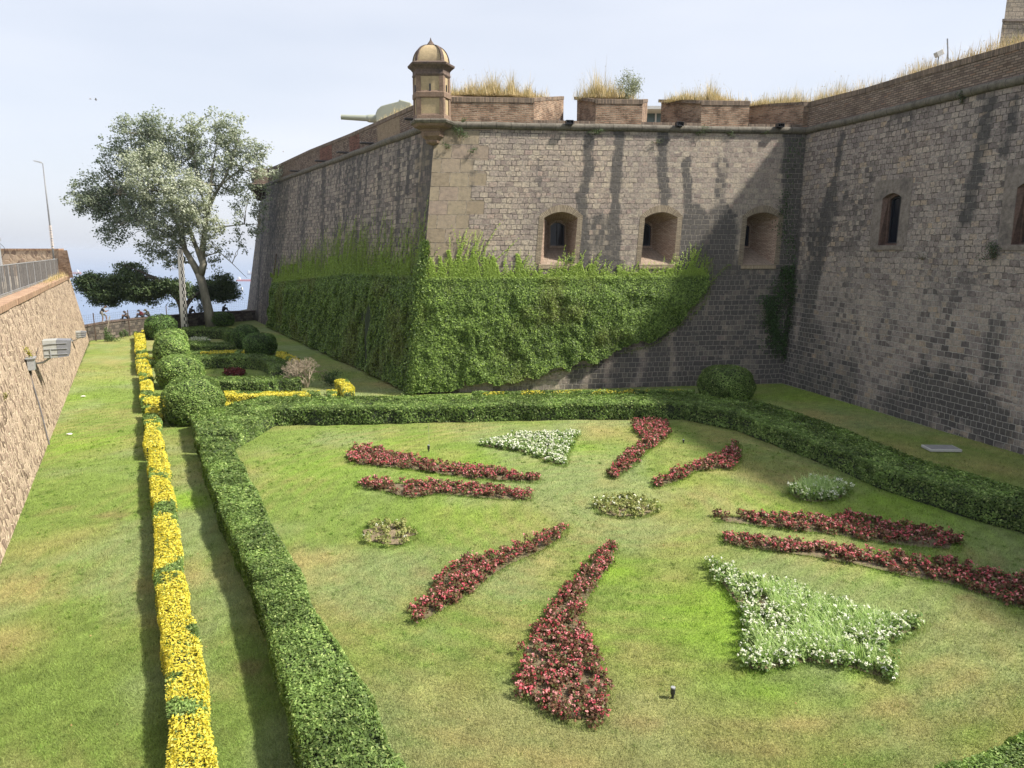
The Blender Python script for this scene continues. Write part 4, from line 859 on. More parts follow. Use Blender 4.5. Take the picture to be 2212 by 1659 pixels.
# slab in the grass by wall C
a = G(2033, 972); o = MB().box((0, 0, .05), (1.25, .75, .1)).build('inspection_slab', stone('pale_concrete', (.5, .49, .46), .12, 4, .004, (.35, .34, .3), .4), bevel=.01); o.location = (a[0], a[1], 0.02); o.rotation_euler = (0, 0, -.05); tag(o, 'pale concrete inspection slab lying in the grass by the right wall', 'slab')
MB().box((0, 0, .106), (1.13, .63, .012)).build('lid_plate', plain('plate', (.22, .22, .22), .6), o)
# sprinklers
for i, (u, vb, vt, w_, lab) in enumerate(((926, 976, 961, .05, 'black sprinkler riser with thin wire standing in the lawn beyond the pink beds'), (1476, 957, 949, .04, 'small black sprinkler riser on the far right part of the lawn'), (1453, 1508, 1484, .045, 'black sprinkler riser with pale cap in the foreground lawn'))):
    a = G(u, vb); h_ = max(.12, float(onY(u, vt, a[1])[2])); t = thing('sprinkler', lab, 'sprinkler', a, 0, 'lawn sprinklers')
    MB().lathe((0, 0, 0), [(w_ * .6, 0), (w_ * .6, h_ * .35), (w_, h_ * .4), (w_, h_ * .9)], 10).build('riser', M_black, t); MB().lathe((0, 0, 0), [(w_ * .95, h_ * .9), (w_ * .95, h_), (w_ * .5, h_ * 1.02)], 10).build('cap', M_grey, t)
    if i == 0: MB().tube([(0.03, 0, h_), (.02, 0, h_ + .85)], .006, 4).build('wire', M_grey, t)
# ------------------------------------------------------------------ things on the fortress roof
gp = onY(850, 256, 58); M_gun = plain('naval_grey_green', (.28, .3, .24), .55, 0, .06, 1)
gun = thing('coastal_gun', 'pale grey green naval gun with long barrel pointing out over the left parapet', 'gun', (gp[0], gp[1], 15.2))
gz = lambda v: float(onY(800, v, 58)[2]) - 15.2; gx = lambda u: float(onY(u, 256, 58)[0]) - gp[0]
prof = [(818, 264), (818, 252), (822, 243), (830, 236), (840, 233), (868, 226), (868, 222), (893, 229), (893, 268)]
sh = [(gx(u), gz(v)) for u, v in [(819, 275)] + prof[1:] + [(893, 275)]]
V = [(x, -1.3, z) for x, z in sh] + [(x, 1.3, z) for x, z in sh]; n_ = len(sh)
MB().add(V, [tuple(range(n_)), tuple(range(2 * n_ - 1, n_ - 1, -1))] + [(i, i + n_, (i + 1) % n_ + n_, (i + 1) % n_) for i in range(n_)]).build('shield', M_gun, gun, bevel=.15)
MB().tube([(gx(741), -.6, gz(256)), (gx(742), -.6, gz(256)), (gx(795), -.6, gz(258.5)), (gx(800), -.6, gz(259)), (gx(835), -.6, gz(260.5))], [.2, .185, .225, .29, .33], 18).build('barrel', M_gun, gun, smooth_=False)
MB().lathe((gx(855), 0, 0), [(1.9, 0), (1.9, .5), (1.2, .6), (1.2, gz(262))], 16).build('mount', M_gun, gun)
# stone tower top right
tb = onY(2166, 45, 70); M_tow = stonewall('tower_stone', [(0, (.2, .18, .15)), (.5, (.27, .24, .19)), (1, (.31, .27, .22))], .7, .38, .015, (.2, .18, .15), False, .03)
tw = thing('stone_tower', 'tall pale stone tower rising behind the right parapet', 'tower', (tb[0] + 3, 73, 15)); zt_ = tb[2]
def bx(x0, x1, z0, z1): return MB().hexa([(x0, 70, z0), (x1, 70, z0), (x1, 77, z0), (x0, 77, z0)], [(x0 + .0, 70, z1), (x1, 70, z1), (x1, 77, z1), (x0 + .0, 77, z1)])
mb = MB(); x0 = tb[0]; mb.hexa([(x0 - .35, 70, 15), (x0 + 8, 70, 15), (x0 + 8, 78, 15), (x0 + 6, 78, 15)], [(x0 + .0, 70, zt_), (x0 + 7.8, 70, zt_), (x0 + 7.8, 78, zt_), (x0 + 6, 78, zt_)])
put(tw, mb.build('lower_wall', M_tow, tw)); 
mb = MB(); mb.hexa([(x0 + .25, 70.2, zt_), (x0 + 7.6, 70.2, zt_), (x0 + 7.6, 77.8, zt_), (x0 + 6.2, 77.8, zt_)], [(x0 + .45, 70.3, zt_ + 9), (x0 + 7.4, 70.3, zt_ + 9), (x0 + 7.4, 77.8, zt_ + 9), (x0 + 6.4, 77.8, zt_ + 9)]); put(tw, mb.build('upper_wall', M_tow, tw))
put(tw, MB().hexa([(x0 - .15, 69.85, zt_ - .07), (x0 + 8, 69.85, zt_ - .07), (x0 + 8, 78.1, zt_ - .07), (x0 + 5.9, 78.1, zt_ - .07)], [(x0 - .15, 69.85, zt_ + .13), (x0 + 8, 69.85, zt_ + .13), (x0 + 8, 78.1, zt_ + .13), (x0 + 5.9, 78.1, zt_ + .13)]).build('string_course', M_smooth, tw))
# glass pavilion seen through the second gap
g0 = onY(1390, 236, 62); g1 = onY(1427, 236, 62); gpv = thing('glass_pavilion', 'glazed pavilion with grey frame seen through the gap between merlons', 'pavilion', (g0[0], 62, 15.2)); zt2 = float(g0[2]) - 15.2; gw = float(g1[0] - g0[0]) + .8
MB().box((gw / 2, .1, zt2 - .12), (gw + .6, 3, .24)).build('roof_edge', M_lgrey, gpv); MB().box((gw / 2, .5, (zt2 - .24) / 2), (gw, .03, zt2 - .24)).build('glass', glass('green_glass', (.08, .12, .12)), gpv)
fr = MB()
for k_ in np.linspace(0, gw, 3): fr.box((k_, .4, (zt2 - .24) / 2), (.12, .12, zt2 - .24))
fr.build('frame', M_lgrey, gpv)
# small floodlight and stake in the dry grass on wall C
p = vplane(2040, 118, BCt, CNt, -2.2); o = thing('roof_floodlight', 'small pale floodlight among the dry grass on top of the right wall', 'floodlight', p)
MB().box((-.28, 0, .05), (.34, .3, .26), 0, 0, Matrix.Rotation(-.5, 3, 'Y')).build('housing', M_lgrey, o, bevel=.02); MB().tube([(-.28, 0, -.8), (-.28, 0, -.05)], .03, 6).build('stand', M_grey, o)
o = thing('roof_stake', 'thin dark stake leaning in the dry grass beside the roof floodlight', 'stake', p + np.array([.25, 0, -.5])); MB().tube([(0, 0, 0), (-.18, 0, 1.25)], .035, 6).build('pole', M_grey, o)
# sensors peeping over: two dark spikes in first gap
# ================================================================== PLANTS
def nrm(a): return a / np.maximum(1e-9, np.linalg.norm(a, axis=-1, keepdims=True))
def leafquads(P, Nn, size, asp=.5, droop=0.0, jit=.9, rng=RNG):
    """rhombic leaves: P centres, Nn preferred facing, size lengths"""
    n = len(P); size = np.broadcast_to(size, (n,))
    N2 = nrm(Nn + rng.normal(0, jit * .55, (n, 3))); t = rng.normal(0, 1, (n, 3)); t[:, 2] -= droop * 2
    a = nrm(t - N2 * (t * N2).sum(1, keepdims=True)); b = np.cross(N2, a)
    l = size[:, None]; V = np.stack([P - a * l * .5, P + b * l * asp * .5 + N2 * l * .06, P + a * l * .5, P - b * l * asp * .5 + N2 * l * .06], 1)
    return V.reshape(-1, 3), np.arange(n * 4).reshape(n, 4)
def merge(parts):
    """parts: (V, F(m,4), col(n,3), mi)"""
    Vs, Fs, Cs, Ms = [], [], [], []; b = 0
    for V, Fc, c, mi in parts:
        Vs.append(V); Fs.append(Fc + b); Cs.append(np.broadcast_to(c, (len(V), 3))); Ms.append(np.full(len(Fc), mi)); b += len(V)
    return np.concatenate(Vs), np.concatenate(Fs), np.concatenate(Cs), np.concatenate(Ms)
M_core = plain('inner_twigs', (.018, .028, .01), .95, 0, .4, 5)
def poly_resample(L, n):
    L = np.array(L, float); d = np.r_[0, np.cumsum(np.linalg.norm(np.diff(L, axis=0), axis=1))]; t = np.linspace(0, d[-1], n)
    return np.stack([np.interp(t, d, L[:, 0]), np.interp(t, d, L[:, 1])], 1), d[-1]
def pal_green(P, k, rng):
    n = len(P); r = rng.random(n)[:, None]; s = (.6 * smooth(.35, .7, fbm(P[:, 0] + P[:, 2], P[:, 1], .9, 5)) + .4 * smooth(.3, .75, vn(P[:, 0] * 1.3 + P[:, 2], P[:, 1] + P[:, 2] * .7, .16, 6)))[:, None]
    a = np.array([.07, .125, .028]); b = np.array([.2, .29, .08]); c = a + (b - a) * (r * .75 + .25 * s); c = c + (np.array([.42, .5, .18]) - c) * (smooth(.8, 1, r) * .7)
    return c * (.68 + .8 * s) * k
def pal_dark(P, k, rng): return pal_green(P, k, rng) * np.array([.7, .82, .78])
def pal_mixed(P, k, rng): return np.where(rng.random((len(P), 1)) < .55, pal_green(P, k, rng), pal_yellow(P, k, rng))
def pal_yellow(P, k, rng):
    n = len(P); r = rng.random(n); g = smooth(.545, .61, fbm(P[:, 0] * 1.1, P[:, 1], 1.1, 35, 3)); g = np.maximum(g, (rng.random(n) < .12) * 1.0); g = np.maximum(g, smooth(.35, .05, P[:, 2]) * .75)
    y = np.array([.68, .59, .07]) * (.75 + .5 * r[:, None]); y = y + (np.array([.8, .72, .22]) - y) * (smooth(.7, 1, r)[:, None] * .6)
    gr = pal_green(P, 1, rng); pick = (rng.random(n) < g)[:, None]; return np.where(pick, gr, y) * k
def bodybox(Lw, Rw, h, sh=.07, bot=0.0):
    """dark core of a ribbon hedge"""
    n = len(Lw); c = (Lw + Rw) / 2; d = nrm(Rw - Lw); Li = Lw + d * sh; Ri = Rw - d * sh
    Li[0] = Li[0] + (Li[1] - Li[0]) * .0; V = []
    for i in range(n):
        hh = h - sh - .03; V += [(Li[i, 0], Li[i, 1], bot), (Li[i, 0], Li[i, 1], hh), (Ri[i, 0], Ri[i, 1], hh), (Ri[i, 0], Ri[i, 1], bot)]
    Fs = []
    for i in range(n - 1):
        a = i * 4; b = a + 4
        for j in range(3): Fs.append((a + j, a + j + 1, b + j + 1, b + j))
    Fs += [(0, 3, 2, 1), ((n - 1) * 4, (n - 1) * 4 + 1, (n - 1) * 4 + 2, (n - 1) * 4 + 3)]
    return np.array(V), np.array(Fs)
def hedge(name, label, Lpx, Rpx, h, pal=pal_green, size=.045, dens=2600, group=None, cat='hedge', bright=1.0, world=False, seed=1, taper=0.0):
    rng = np.random.default_rng(seed)
    Lw = np.array(Lpx if world else P2d(Lpx, h), float); Rw = np.array(Rpx if world else P2d(Rpx, h), float)
    ll = max(np.linalg.norm(np.diff(Lw, axis=0), axis=1).sum(), np.linalg.norm(np.diff(Rw, axis=0), axis=1).sum()); n = max(3, int(ll / .35))
    Lw, _ = poly_resample(Lw, n); Rw, _ = poly_resample(Rw, n); dd_ = nrm(Rw - Lw); Lw = Lw + dd_ * ((fbm(Lw[:, 0], Lw[:, 1], 1.0, seed) - .5) * .26)[:, None]; Rw = Rw + dd_ * ((fbm(Rw[:, 0], Rw[:, 1], 1.0, seed + 1) - .5) * .26)[:, None]
    seglen = np.r_[np.linalg.norm(np.diff((Lw + Rw) / 2, axis=0), axis=1), 0]; wd = np.linalg.norm(Rw - Lw, axis=1)
    Dm = np.linalg.norm((Lw + Rw) / 2, axis=1)
    f = np.maximum(1, Dm / 15) ** .62; sz = size * f; dn = dens / f ** 2
    parts = []; Pl, Nl, Sl = [], [], []
    def add(cnt, i, mode):
        t = rng.random(cnt)[:, None]; l = Lw[i] * (1 - t) + Lw[i + 1] * t; r = Rw[i] * (1 - t) + Rw[i + 1] * t; d = nrm(r - l)
        if mode == 0:
            s = rng.random(cnt)[:, None]; p = l * (1 - s) + r * s; bmp = (fbm(p[:, 0], p[:, 1], .5, 9, 3) - .5) * .16 + (vn(p[:, 0], p[:, 1], 1.7, 2) - .5) * .12
            e = np.minimum(s, 1 - s)[:, 0] * wd[i]; z = h + bmp - .07 * np.exp(-(e / .07) ** 2) - rng.random(cnt) ** 2 * .09 + (rng.random(cnt) < .04) * rng.random(cnt) * .1
            P = np.c_[p, z]; N = np.c_[d * ((s - .5) * .5), np.ones(cnt)]
        else:
            sgn = -1 if mode == 1 else 1; p = l if mode == 1 else r; z = rng.random(cnt) * (h - .02) + .02
            bmp = (fbm(p[:, 0] * 1.0 + p[:, 1], z, .45, 10 + mode, 3) - .5) * .24 - rng.random(cnt) ** 2 * .08 - taper * (h - z) * 0 - .05 * smooth(.12, 0, z) - .05 * smooth(h - .1, h, z)
            P = np.c_[p + d * sgn * bmp[:, None], z]; N = np.c_[d * sgn, np.full(cnt, .45)]
        Pl.append(P); Nl.append(N); Sl.append(np.full(cnt, sz[i]))
    for i in range(n - 1):
        add(int(dn[i] * seglen[i] * wd[i]) + 1, i, 0)
        for mode in (1, 2): add(int(dn[i] * seglen[i] * h * .8) + 1, i, mode)
    for i, sg in ((0, -1), (n - 1, 1)):        # end caps
        cnt = int(dn[i] * wd[i] * h); s = rng.random(cnt)[:, None]; p = Lw[i] * (1 - s) + Rw[i] * s; j = i + 1 if i == 0 else i - 1
        dd = nrm(((Lw[i] + Rw[i]) / 2 - (Lw[j] + Rw[j]) / 2)[None]); z = rng.random(cnt) * h
        Pl.append(np.c_[p + dd * (rng.random(cnt)[:, None] * -.08 + .02), z]); Nl.append(np.c_[np.repeat(dd, cnt, 0), np.full(cnt, .4)]); Sl.append(np.full(cnt, sz[i]))
    P = np.concatenate(Pl); N = np.concatenate(Nl); S = np.concatenate(Sl) * rng.uniform(.7, 1.3, len(P))
    V, Fc = leafquads(P, N, S, .5, rng=rng); col = np.repeat(pal(P, bright, rng), 4, 0)
    cv, cf = bodybox(Lw, Rw, h); parts = [(V, Fc, col, 0), (cv, cf, np.array([.02, .03, .01]), 1)]
    V, Fc, cc, mi = merge(parts); o = mesh(name, V, Fc, [M_leaf, M_core], col=cc, mi=mi); return tag(o, label, cat, group)
def ball(name, label, c, rx, ry, h, pal=pal_green, size=.05, dens=2200, group=None, bright=1.0, seed=1, flat=.0, cat='bush'):
    rng = np.random.default_rng(seed); D = math.hypot(c[0], c[1]); f = max(1, D / 15) ** .62; sz = size * f
    area = 2 * math.pi * (rx + ry) / 2 * h * 1.1; n = int(dens / f ** 2 * area)
    th = rng.random(n) * 2 * math.pi; cz_ = rng.uniform(-.75, 1, n); sp_ = 2.6
    ct = np.cos(th); stt = np.sin(th); cr = (1 - np.abs(cz_) ** sp_) ** (1 / sp_)
    k = 1 + (fbm(th * 2.2, cz_ * 2.2, .8, seed, 3) - .5) * .2 - rng.random(n) ** 2 * .1
    zc = h * .44; P = np.c_[c[0] + ct * cr * rx * k, c[1] + stt * cr * ry * k, zc + cz_ * np.where(cz_ > 0, h - zc, zc * 1.2) * k]
    N = np.c_[ct * cr, stt * cr, cz_ + .25]; ok = P[:, 2] > .02; P, N = P[ok], N[ok]
    V, Fc = leafquads(P, N, sz * rng.uniform(.7, 1.3, len(P)), .5, rng=rng); col = np.repeat(pal(P, bright, rng), 4, 0)
    # core
    nu, nv = 16, 9; cv = []
    for i in range(nv):
        q = -.85 + 1.85 * i / (nv - 1); r_ = (1 - abs(q) ** sp_) ** (1 / sp_) * .86 + .001
        for j in range(nu): a = 2 * math.pi * j / nu; cv.append((c[0] + math.cos(a) * r_ * rx, c[1] + math.sin(a) * r_ * ry, max(0, zc + q * (h - zc if q > 0 else zc * 1.2) * .88)))
    cf = np.array([(i * nu + j, i * nu + (j + 1) % nu, (i + 1) * nu + (j + 1) % nu, (i + 1) * nu + j) for i in range(nv - 1) for j in range(nu)])
    V, Fc, cc, mi = merge([(V, Fc, col, 0), (np.array(cv), cf, np.array([.02, .03, .01]), 1)])
    return tag(mesh(name, V, Fc, [M_leaf, M_core], col=cc, mi=mi), label, cat, group)
# --- clipped green hedge round the big lawn
HL = [(423, 942), (452, 1025), (479.6, 1106), (540.5, 1242), (601, 1420), (643.7, 1570), (680, 1690), (740, 1900)]
HR = [(493, 942), (528, 1010), (564, 1078), (606, 1162), (681, 1298), (723, 1373), (778, 1472), (850, 1600), (925, 1720), (1010, 1880)]
hedge('clipped_hedge', 'long clipped green hedge on the left of the big lawn, running toward the camera', HL, HR, .8, size=.068, dens=2100, group='green hedges round the big lawn', seed=11)
BB = [(412, 893), (470, 880), (520, 866), (570, 856), (860, 855), (1200, 850), (1500, 849), (1640, 866), (1733, 893), (1824, 924), (1938, 974), (2080, 1016), (2211, 1053), (2420, 1150), (2900, 1370), (3500, 1660)]
BF = [(425, 938), (500, 934), (535, 916), (590, 885), (860, 880), (1200, 873), (1480, 872), (1590, 893), (1700, 932), (1800, 967), (1900, 1008), (2060, 1057), (2211, 1093), (2400, 1190), (2850, 1420), (3400, 1730)]
hedge('clipped_hedge', 'wide green hedge across the back of the big lawn, bending forward along the right', BB, BF, .8, size=.066, dens=1500, group='green hedges round the big lawn', seed=12)
hedge('clipped_hedge', 'green hedge top showing in the bottom right corner of the photo', [(1990, 1668), (2060, 1640), (2140, 1612), (2230, 1560), (2330, 1490)], [(2030, 1790), (2160, 1760), (2300, 1700), (2420, 1640), (2500, 1560)], .8, size=.058, dens=2300, group='green hedges round the big lawn', seed=13)
# --- yellow hedge
Y = lambda l, L_, R_, s, h=.62, pal=pal_yellow: hedge('yellow_hedge', l, L_, R_, h, pal, .058, 2300, 'yellow hedges', seed=s)
Y('long yellow leaved hedge with green patches running toward the camera on the left', [(318, 966), (333, 1120), (341, 1290), (355, 1480), (360, 1659), (360, 1900)], [(357, 966), (368, 1020), (378, 1080), (390, 1170), (414, 1300), (438, 1440), (468, 1620), (500, 1850)], 21)
Y('short yellow hedge block between two gaps, beyond the long one', [(310, 876), (312, 900), (311, 962)], [(338, 876), (346, 905), (349, 962)], 22)
Y('yellow hedge strip beside the smaller bushes in the middle distance', [(300, 796), (303, 830), (305, 868)], [(327, 796), (329, 830), (331, 868)], 23)
Y('short yellow hedge spur at right angles beside the biggest round bush', [(331, 850), (361, 850)], [(333, 869), (362, 868)], 24, .55)
Y('farthest yellow hedge strip near the sea parapet', [(291, 718), (293, 745), (294, 775), (298, 792)], [(311, 718), (314, 745), (320, 775), (324, 788)], 25)
Y('short bright yellow hedge spur beside the farther round bushes', [(303, 771), (337, 771)], [(304, 779), (338, 779)], 26, .5)
Y('yellow hedge row in front of the dead bush', [(485, 844), (560, 845), (690, 843)], [(487, 853), (560, 852), (691, 851)], 27, .6)
Y('tiny yellow hedge clump between biggest round bush and green hedge', [(487, 868), (510, 867)], [(487, 873), (509, 873)], 28, .5)
Y('L shaped yellow hedge end right of the dead bush', [(722, 821), (735, 832), (742, 849)], [(752, 820), (760, 832), (766, 846)], 29, .85)
Y('small yellow clump left of the L shaped hedge end', [(706, 842), (728, 841)], [(708, 852), (726, 852)], 30, .6)
Y('thin yellow hedge line behind the second green ring', [(411, 757), (470, 757), (527, 756)], [(411, 761), (470, 761), (527, 760)], 31, .5)
Y('yellow hedge corner beyond the second green ring', [(599, 759), (615, 760), (632, 768), (648, 776)], [(596, 765), (610, 768), (628, 776), (640, 783)], 32, .5)
Y('thin yellow hedge seen over the back green hedge below the castle wall', [(1020, 846), (1250, 842), (1500, 841)], [(1020, 849), (1250, 846), (1500, 845)], 33, .6, pal_mixed)
Y('small yellow tuft between yellow block and biggest bush', [(340, 893), (352, 890)], [(341, 900), (353, 898)], 34, .35)
Y('small yellow tuft beside the farthest round bush', [(306, 712), (320, 714)], [(307, 718), (320, 720)], 35, .5)
# --- inner green rings
D_ = lambda l, L_, R_, s, h=.75, b=.9: hedge('box_hedge', l, L_, R_, h, pal_green, .055, 1900, 'curved green hedges in the far garden', seed=s, bright=b)
D_('near straight side of the larger hedge ring, in front of the red flower patch', [(455, 812), (520, 813), (580, 812), (640, 808)], [(462, 822), (520, 823), (585, 822), (650, 818)], 41)
D_('curved back side of the larger hedge ring round the red flower patch', [(412, 765), (470, 763), (540, 763), (595, 768), (622, 780), (630, 795)], [(415, 775), (470, 771), (530, 772), (565, 776), (585, 790), (585, 802)], 42, .8)
D_('near side of the smaller hedge ring, in front of the white flower patch', [(410, 737), (450, 739), (505, 738)], [(411, 743), (450, 746), (508, 746)], 43)
D_('back side of the smaller hedge ring beside the poplar trunk', [(393, 706), (440, 705), (490, 706), (507, 711)], [(398, 712), (440, 712), (478, 713), (490, 721)], 44, .85)
# --- ball bushes: u left, u right, v top, v base
def pball(l, u0, u1, vt, vb, s, br=1.0, pal=pal_green, ry=1.0):
    c = G((u0 + u1) / 2, vb); Dp = c[1]; rx = (u1 - u0) / 2 / F * math.hypot(Dp, 8) * 1.0
    cy = c[1] + rx * .8; h = float(onY((u0 + u1) / 2, vt, cy)[2]); rx *= cy / c[1]; cx = onY((u0 + u1) / 2, vb, cy)[0]
    return ball('round_bush', l, (cx, cy), rx, rx * ry, h, pal, .052, 2000, 'clipped round bushes', br * 1.12, s)
pball('biggest round clipped bush at the near end of the row, beside the hedge corner', 360, 484, 813, 922, 51, 1.0)
pball('second round bush behind the biggest one', 345, 440, 767, 842, 52, 1.1)
pball('third round bush in the row, behind the second', 338, 409, 725, 794, 53, 1.15)
pball('fourth round bush peeping over the third', 341, 406, 710, 764, 54, 1.25)
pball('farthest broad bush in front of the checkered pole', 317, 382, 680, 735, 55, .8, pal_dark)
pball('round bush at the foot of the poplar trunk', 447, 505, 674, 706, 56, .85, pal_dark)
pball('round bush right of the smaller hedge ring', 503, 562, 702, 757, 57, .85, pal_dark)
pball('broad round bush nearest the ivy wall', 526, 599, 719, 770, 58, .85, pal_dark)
pball('lone big round bush in front of the inner castle corner', 1507, 1625, 790, 872, 59, .95)
# --- flower beds
def inside_samples(poly, dens, rng):
    poly = np.array(poly); a, b = poly.min(0), poly.max(0); n = int((b - a).prod() * dens); p = a + (b - a) * rng.random((n, 2)); return p[inpoly(p[:, 0], p[:, 1], [tuple(q) for q in poly])]
M_soil = plain('garden_soil', (.15, .115, .07), .98, 0, .35, 14, .02)
M_soil2 = plain('dry_garden_soil', (.2, .155, .095), .98, 0, .35, 9, .03)
def soil(poly, parent, z=.045, grow=1.04):
    c = np.mean(poly, 0); V = [(*(c + (np.array(p) - c) * grow), z) for p in poly]; o = mesh('soil', V, [tuple(range(len(V)))], M_soil, parent); return o
def triang(poly, z):
    V, _, Fs, _, _, _ = delaunay_2d_cdt([Vector(p) for p in poly], [(i, (i + 1) % len(poly)) for i in range(len(poly))], [], 1, 1e-5); return [(v[0], v[1], z) for v in V], [tuple(f) for f in Fs]
BEDS = []
def bed(label, px, kind, seed, dens=36, h=.2, z=.08, zpoly=None, sz=1.0):
    rng = np.random.default_rng(seed); poly = zpoly if zpoly is not None else P2d(px, z); pl = inside_samples(poly, dens, rng)
    cx, cy = np.mean(poly, 0); root = thing('flower_bed', label, 'flower bed', (cx, cy, 0), 0, 'flower beds in the lawns'); dist = math.hypot(cx, cy); f = max(1, dist / 13) ** .5
    BEDS.append((poly, kind)); n = len(pl); pl = pl + rng.normal(0, .035, (n, 2)); hh = h * rng.uniform(.6, 1.15, n) * (.8 + .4 * vn(pl[:, 0], pl[:, 1], .8, seed)); k = int(46 / f ** 1.3)
    cs = np.mean(poly, 0); vz, fz_ = triang([tuple(cs + (np.array(p) - cs) * (.93 if kind != 'sparse' else .62 + .4 * rng.random())) for p in poly], .022 if kind != 'sparse' else .03); so = mesh('soil', vz, fz_, M_soil if kind != 'sparse' else M_soil2, root); put(root, so)
    idx = np.repeat(np.arange(n), k); m = len(idx); q = rng.random(m) ** .6; ang_ = rng.random(m) * 6.283; rr = .11 * np.sqrt(rng.random(m)) * (1.15 - .4 * q)
    P = np.c_[pl[idx, 0] + np.cos(ang_) * rr, pl[idx, 1] + np.sin(ang_) * rr, .04 + q * hh[idx]]; N = np.c_[np.cos(ang_) * .7, np.sin(ang_) * .7, np.full(m, .8)]
    V, Fc = leafquads(P, N, .06 * f * sz * rng.uniform(.7, 1.3, m), .72, rng=rng); r = rng.random(m)[:, None]
    if kind == 'red': cl = np.array([.08, .038, .025]) + (np.array([.23, .12, .07]) - np.array([.08, .038, .025])) * r; cl = np.where(rng.random((m, 1)) < .25, np.array([.15, .17, .06]), cl)
    elif kind == 'dark': cl = np.array([.08, .02, .015]) + np.array([.1, .02, .02]) * r
    elif kind == 'white': cl = np.array([.11, .2, .045]) + (np.array([.32, .42, .15]) - np.array([.11, .2, .045])) * r; 
    else: cl = np.array([.16, .2, .06]) + (np.array([.36, .36, .13]) - np.array([.16, .2, .06])) * r
    put(root, mesh('foliage', V, Fc, M_leaf, root, col=np.repeat(cl, 4, 0)))
    # blossoms: each a little head of petals
    kb = {'red': 2.7, 'white': 3.6, 'dark': .6, 'sparse': .35}[kind]; nb = int(n * kb / f ** .8); idx = rng.integers(0, n, nb); a_ = rng.random(nb) * 6.283; rr = .13 * np.sqrt(rng.random(nb))
    up = rng.random(nb); B = np.c_[pl[idx, 0] + np.cos(a_) * rr, pl[idx, 1] + np.sin(a_) * rr, .06 + hh[idx] * (.55 + .5 * up)]
    pp_ = 5; Bi = np.repeat(B, pp_, 0) + rng.normal(0, .013 * f, (nb * pp_, 3)); Nn = np.tile(np.array([0, -.25, 1.0]), (nb * pp_, 1))
    V, Fc = leafquads(Bi, Nn, .036 * f * sz * rng.uniform(.8, 1.2, nb * pp_), .85, rng=rng)
    if kind in ('red', 'dark'): c0 = np.array([.55, .12, .15]); c1 = np.array([.68, .3, .3]); c2 = np.array([.42, .06, .08])
    else: c0 = np.array([.72, .72, .6]); c1 = np.array([.85, .85, .78]); c2 = np.array([.6, .64, .42])
    rb = rng.random((nb, 1)); cb_ = np.where(rb < .45, c0, np.where(rb < .75, c1, c2)) * rng.uniform(.8, 1.1, (nb, 1))
    put(root, mesh('blossoms', V, Fc, M_petal, root, col=np.repeat(np.repeat(cb_, pp_, 0), 4, 0)))
    return root, poly
def blades(base, hgt, wid, lean, rng, col, seg=3, curve=1.0):
    """curved tapering strips; base (n,3)"""
    n = len(base); a = rng.random(n) * 6.283; d = np.c_[np.cos(a), np.sin(a), np.zeros(n)]; s = np.c_[-np.sin(a + rng.normal(0, .8, n)), np.cos(a), np.zeros(n)]; s = nrm(s)
    V = []; hgt = np.broadcast_to(hgt, (n,))[:, None]; wid = np.broadcast_to(wid, (n,))[:, None]; lean = np.broadcast_to(lean, (n,))[:, None]
    for i in range(seg + 1):
        t = i / seg; c = base + d * (lean * hgt * t ** (1 + curve)) + np.array([0, 0, 1]) * hgt * (t - .35 * lean * t * t); w_ = wid * (1 - t ** 1.5) * .5 + .0005
        V += [c - s * w_, c + s * w_]
    V = np.stack(V, 1).reshape(-1, 3); k = 2 * (seg + 1); i0 = (np.arange(n) * k)[:, None]
    Fs = np.concatenate([i0 + np.array([2 * i, 2 * i + 1, 2 * i + 3, 2 * i + 2]) for i in range(seg)], 0); return V, Fs, np.repeat(col, k, 0)
R = 'red'
bed('pink begonia bed, upper of the two left rows, club shaped at its left end', [(752, 985), (760, 966), (800, 962), (830, 972), (870, 985), (930, 997), (1000, 1006), (1060, 1014), (1160, 1027), (1163, 1040), (1080, 1035), (1000, 1030), (920, 1015), (860, 1008), (800, 1003), (760, 1000)], R, 61)
bed('pink begonia bed, lower of the two left rows, bulging below its middle', [(770, 1037), (800, 1037), (860, 1040), (940, 1042), (1030, 1047), (1100, 1057), (1148, 1064), (1148, 1078), (1080, 1075), (1000, 1068), (940, 1063), (890, 1073), (865, 1070), (830, 1058), (770, 1050)], R, 62, 30)
bed('pink begonia bed at the back of the lawn, hooked at its top right', [(1370, 912), (1400, 907), (1440, 912), (1448, 935), (1425, 955), (1400, 970), (1370, 1000), (1330, 1030), (1312, 1028), (1320, 1010), (1350, 980), (1378, 960), (1388, 945), (1368, 925)], R, 63)
bed('pink begonia bed shaped like a golf club right of the back one', [(1575, 957), (1595, 957), (1598, 990), (1585, 1012), (1560, 1010), (1500, 1015), (1470, 1035), (1415, 1052), (1410, 1042), (1450, 1020), (1500, 1000), (1545, 985), (1570, 970)], R, 64)
bed('upper pink begonia row on the right side of the lawn', [(1540, 1110), (1600, 1112), (1700, 1114), (1780, 1118), (1830, 1112), (1900, 1124), (1980, 1139), (2060, 1156), (2078, 1168), (2070, 1185), (2000, 1180), (1930, 1172), (1850, 1160), (1800, 1150), (1700, 1140), (1600, 1127), (1545, 1122)], R, 65)
bed('lower pink begonia row on the right, running out of the photo', [(1558, 1150), (1640, 1160), (1760, 1175), (1850, 1185), (1950, 1200), (2050, 1215), (2130, 1235), (2212, 1245), (2290, 1262), (2290, 1330), (2212, 1310), (2150, 1290), (2080, 1262), (1960, 1240), (1850, 1215), (1740, 1195), (1640, 1182), (1560, 1170)], R, 66)
